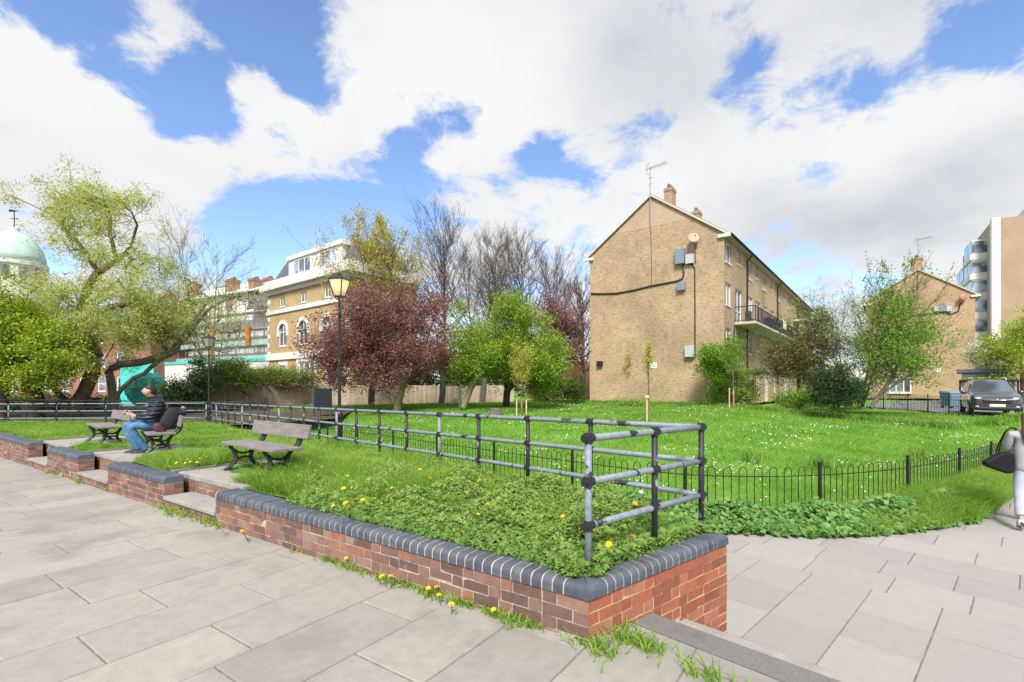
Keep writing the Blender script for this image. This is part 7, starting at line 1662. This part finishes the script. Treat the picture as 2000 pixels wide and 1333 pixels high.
# the lawn
lp = [*FENCE[:-1], Vector((21, 18)), Vector((23, 24.5)), Vector((13.0, 30)), Vector((4, 36)), Vector((-14, 29)), Vector((-12, 21))]
q = scatter(lp, 190000, rng, lambda q: np.clip((8.5 / q[:, 1]) ** 1.7, .03, 1)); patch = .5 + .5 * np.sin(q[:, 0] * .9 + 1.5 * np.sin(q[:, 1] * .6)) * np.sin(q[:, 1] * 1.1 + q[:, 0] * .25)
P = np.c_[q, z_lawn(q[:, 0], q[:, 1]) - .01]; tag(blades('lawn_grass', P, .035 + .06 * rng.rand(len(q)) + .05 * patch, .006 + .0011 * np.maximum(0, q[:, 1] - 8), rng, M['lawngrass'], .9), kind='stuff')
# long tufts where the mower does not reach: foot of the buildings and the far fence
ft = []
for (a, c, n) in ((pd(1150, 790, 33.5), pd(1405, 790, 28.7), 3000), (pd(1405, 790, 27), pd(1680, 796, 22), 3500), (pd(1680, 796, 22), pd(1860, 805, 19), 2500), (pd(760, 798, 27), pd(1150, 795, 33), 2500), (Vector((19.0, 19.4, 0)), Vector((23.5, 21.2, 0)), 2200)):
    s = rng.rand(n)[:, None]; ft.append(np.array([a.x, a.y]) + s * np.array([c.x - a.x, c.y - a.y]) + rng.normal(size=(n, 2)) * .25)
q = np.concatenate(ft); P = np.c_[q, z_lawn(q[:, 0], q[:, 1])]; tag(blades('long_grass', P, .12 + .22 * rng.rand(len(q)), .03, rng, M['lawngrass'], .8), kind='stuff')
# daffodil-like leaf clumps on the lawn
for i, (x, y) in enumerate([(1470, 905), (1605, 915), (1795, 895), (1330, 795)]):
    b = hit(x, y); n = 70; q = np.array([b.x, b.y]) + rng.normal(size=(n, 2)) * .12; t_o = thing('leaf_clump', ['tall narrow-leaved clump on the lawn behind the railing corner', 'tall narrow-leaved clump behind the fence left of the middle post', 'tall narrow-leaved clump near the curve of the fence', 'tuft of long leaves at the foot of the gable'][i], 'plant', b, 'bulb leaf clumps on the lawn')
    blades('leaves', np.c_[q, np.full(n, b.z)], .25 + .2 * rng.rand(n), .022, rng, M['weed'], .6, parent=t_o)
# daisies: far too many to count
q = scatter(lp, 1700, rng, lambda q: np.clip((9 / q[:, 1]) ** 1.7, .05, 1) * np.clip(np.sin(q[:, 0] * 1.3 + 2 * np.sin(q[:, 1] * .8)) * np.sin(q[:, 1] * 1.7 + q[:, 0] * .4) * 1.9 - .45, .02, 1))
P = np.c_[q, z_lawn(q[:, 0], q[:, 1]) + .06 + .05 * rng.rand(len(q))]; nr = rng.normal(size=P.shape) * .35; nr[:, 2] = 1; nr[:, 1] -= .3; nr /= np.linalg.norm(nr, axis=1)[:, None]; a = np.cross(nr, [1, 0, 0]); a /= np.linalg.norm(a, axis=1)[:, None]; b = np.cross(nr, a); s = (.010 + .006 * rng.rand(len(P)) + .0004 * np.maximum(0, P[:, 1] - 8))[:, None]
V = np.stack([P + (a * math.cos(k * math.pi / 3) + b * math.sin(k * math.pi / 3)) * s for k in range(6)], 1).reshape(-1, 3); k = np.arange(len(P))[:, None] * 6
tag(npmesh('daisies', V, [np.concatenate([k + np.array([[0, 1, 2, 3]]), k + np.array([[0, 3, 4, 5]])], 1).reshape(-1, 4)], M['whitepetal']), kind='stuff')
# dandelions: every flower its own thing
def dandelion(lab, grp):
    mb = MB(); mb.tube([(0, 0, -.12), (.004, 0, -.05), (0, 0, 0)], .0028, 5, mi=1)
    for ring, (n, r, zz_, dz) in enumerate(((16, .021, .004, .002), (12, .016, .009, .004), (8, .010, .012, .004))):
        for k in range(n):
            t = 2 * math.pi * (k + ring * .37) / n; w = .24; p = [(0, 0, zz_ - .004), (r * .7 * math.cos(t - w), r * .7 * math.sin(t - w), zz_), (r * math.cos(t), r * math.sin(t), zz_ + dz), (r * .7 * math.cos(t + w), r * .7 * math.sin(t + w), zz_)]; mb.poly(p)
    o = mb.build('dandelion', [M['petal'], M['weed']]); return tag(o, lab, 'flower', grp)
d0 = dandelion('yellow dandelion flower in the grass of the raised bed', 'dandelions in the raised bed'); first = True
spots = [(930, 170), (950, 205), (1080, 220), (905, 250), (960, 245), (1220, 250), (1200, 275), (1315, 250), (910, 325), (920, 345), (935, 368), (1015, 320), (1105, 318), (835, 365), (1145, 355), (1005, 368), (1400, 125), (1465, 185), (1605, 155), (1790, 200), (1900, 245), (1840, 355), (1780, 420), (1685, 540), (1450, 178), (1120, 255), (985, 250), (1030, 325)]
rr2 = random.Random(4)
spots = [(400 + .3 * x, 880 + .3 * y) for (x, y) in spots] + [(366, 899), (372, 903), (390, 897), (385, 904), (362, 906), (330, 912), (345, 905), (405, 893), (1240, 985), (1255, 990), (1100, 1010), (1235, 1050), (1190, 1065), (425, 838), (560, 880), (505, 885), (1120, 1030)]
for (x, y) in spots:
    o = d0 if first else d0.copy()
    if not first: COL.objects.link(o)
    first = False; p = pz(x, y, .50); o.location = p; o.rotation_euler = (rr2.uniform(-.1, .7), rr2.uniform(-.5, .5), rr2.uniform(0, 6)); s_ = rr2.uniform(.8, 1.25); o.scale = (s_,) * 3
d1 = d0.copy(); COL.objects.link(d1); d1['label'] = 'yellow dandelion flower among the weeds at the foot of the brick wall'; d1['group'] = 'dandelions at the wall foot'; first = True
for (x, y) in [(105, 490), (240, 525), (250, 535), (920, 705), (1155, 825), (1210, 825), (1455, 900), (1510, 895), (1525, 945), (1605, 1005), (1880, 1040)]:
    o = d1 if first else d1.copy()
    if not first: COL.objects.link(o)
    first = False; o.location = pz(400 + .3 * x, 880 + .3 * y, .06); o.rotation_euler = (rr2.uniform(0, .6), rr2.uniform(-.4, .4), rr2.uniform(0, 6)); s_ = rr2.uniform(.9, 1.3); o.scale = (s_,) * 3
# weed tufts along the foot of the wall
tufts = []
for v in range(4):
    r3 = np.random.RandomState(200 + v); n = 60; q = np.c_[r3.normal(size=n) * .05, r3.normal(size=n) * .03, np.zeros(n)]
    tufts.append(blades('weed_tuft', q, .02 + .06 * r3.rand(n), .008, r3, M['grass'], 1.5))
near_w = ['small green weed tuft at the foot of the long brick wall', 'small green weed tuft at the foot of the steps and farther walls', 'green weed tuft in the angle of the wall and the top step']
use = set()
for (x, y, k) in [(640, 1094, 0), (655, 1099, 0), (675, 1107, 0), (690, 1112, 0), (705, 1117, 0), (735, 1129, 0), (748, 1134, 0), (762, 1138, 0), (790, 1148, 0), (835, 1162, 0), (850, 1168, 0), (868, 1173, 0), (890, 1180, 0), (905, 1186, 0), (922, 1191, 0), (955, 1203, 0), (970, 1208, 0), (985, 1213, 0), (1003, 1219, 0), (1025, 1228, 0), (1040, 1232, 0), (590, 1073, 0), (555, 1060, 0), (1150, 1268, 0),
                  (395, 1007, 1), (408, 1012, 1), (420, 1017, 1), (432, 1022, 1), (445, 1028, 1), (470, 1037, 1), (315, 985, 1), (328, 990, 1), (345, 996, 1), (360, 1001, 1), (165, 932, 1), (178, 936, 1), (190, 941, 1), (200, 945, 1), (210, 948, 1), (92, 912, 1), (105, 915, 1), (125, 922, 1), (240, 960, 1),
                  (1198, 1225, 2), (1208, 1235, 2), (1215, 1242, 2), (1228, 1248, 2), (1240, 1256, 2), (1252, 1262, 2), (1205, 1215, 2), (1196, 1205, 2), (1265, 1268, 2), (1380, 1322, 2), (1168, 1275, 2), (1188, 1282, 2)]:
    if rr2.random() < .3: continue
    v = rr2.randrange(4); o = tufts[v] if v not in use else tufts[v].copy()
    if v in use: COL.objects.link(o)
    use.add(v); p = pz(x, y, -.01 if k < 2 else .02); p.z = float(z_up(p.x, p.y)) + .0; o.location = p + Vector((ND.x * .03, ND.y * .03, 0)); s_ = rr2.uniform(.7, 1.4) * (1.5 if k == 1 else 1.0); o.scale = (s_,) * 3; o.rotation_euler = (0, 0, ROTB + rr2.uniform(-.4, .4)); tag(o, near_w[k], 'weed', ['weeds along the long wall', 'weeds along the farther walls', 'weeds by the top step'][k])
# old chewing-gum and lichen spots need no objects; a seed-head among the weeds
p = pz(1252, 962, .50); mb = MB(); mb.ball(p, .022, 12, 8); mb.tube([p - Vector((0, 0, .18)), p], .002, 5); tag(mb.build('dandelion_clock', plain('seed_fluff', (.62, .6, .56), .9)), 'round white dandelion seed head beside the railing', 'seed head')
print('objects', len(bpy.data.objects))
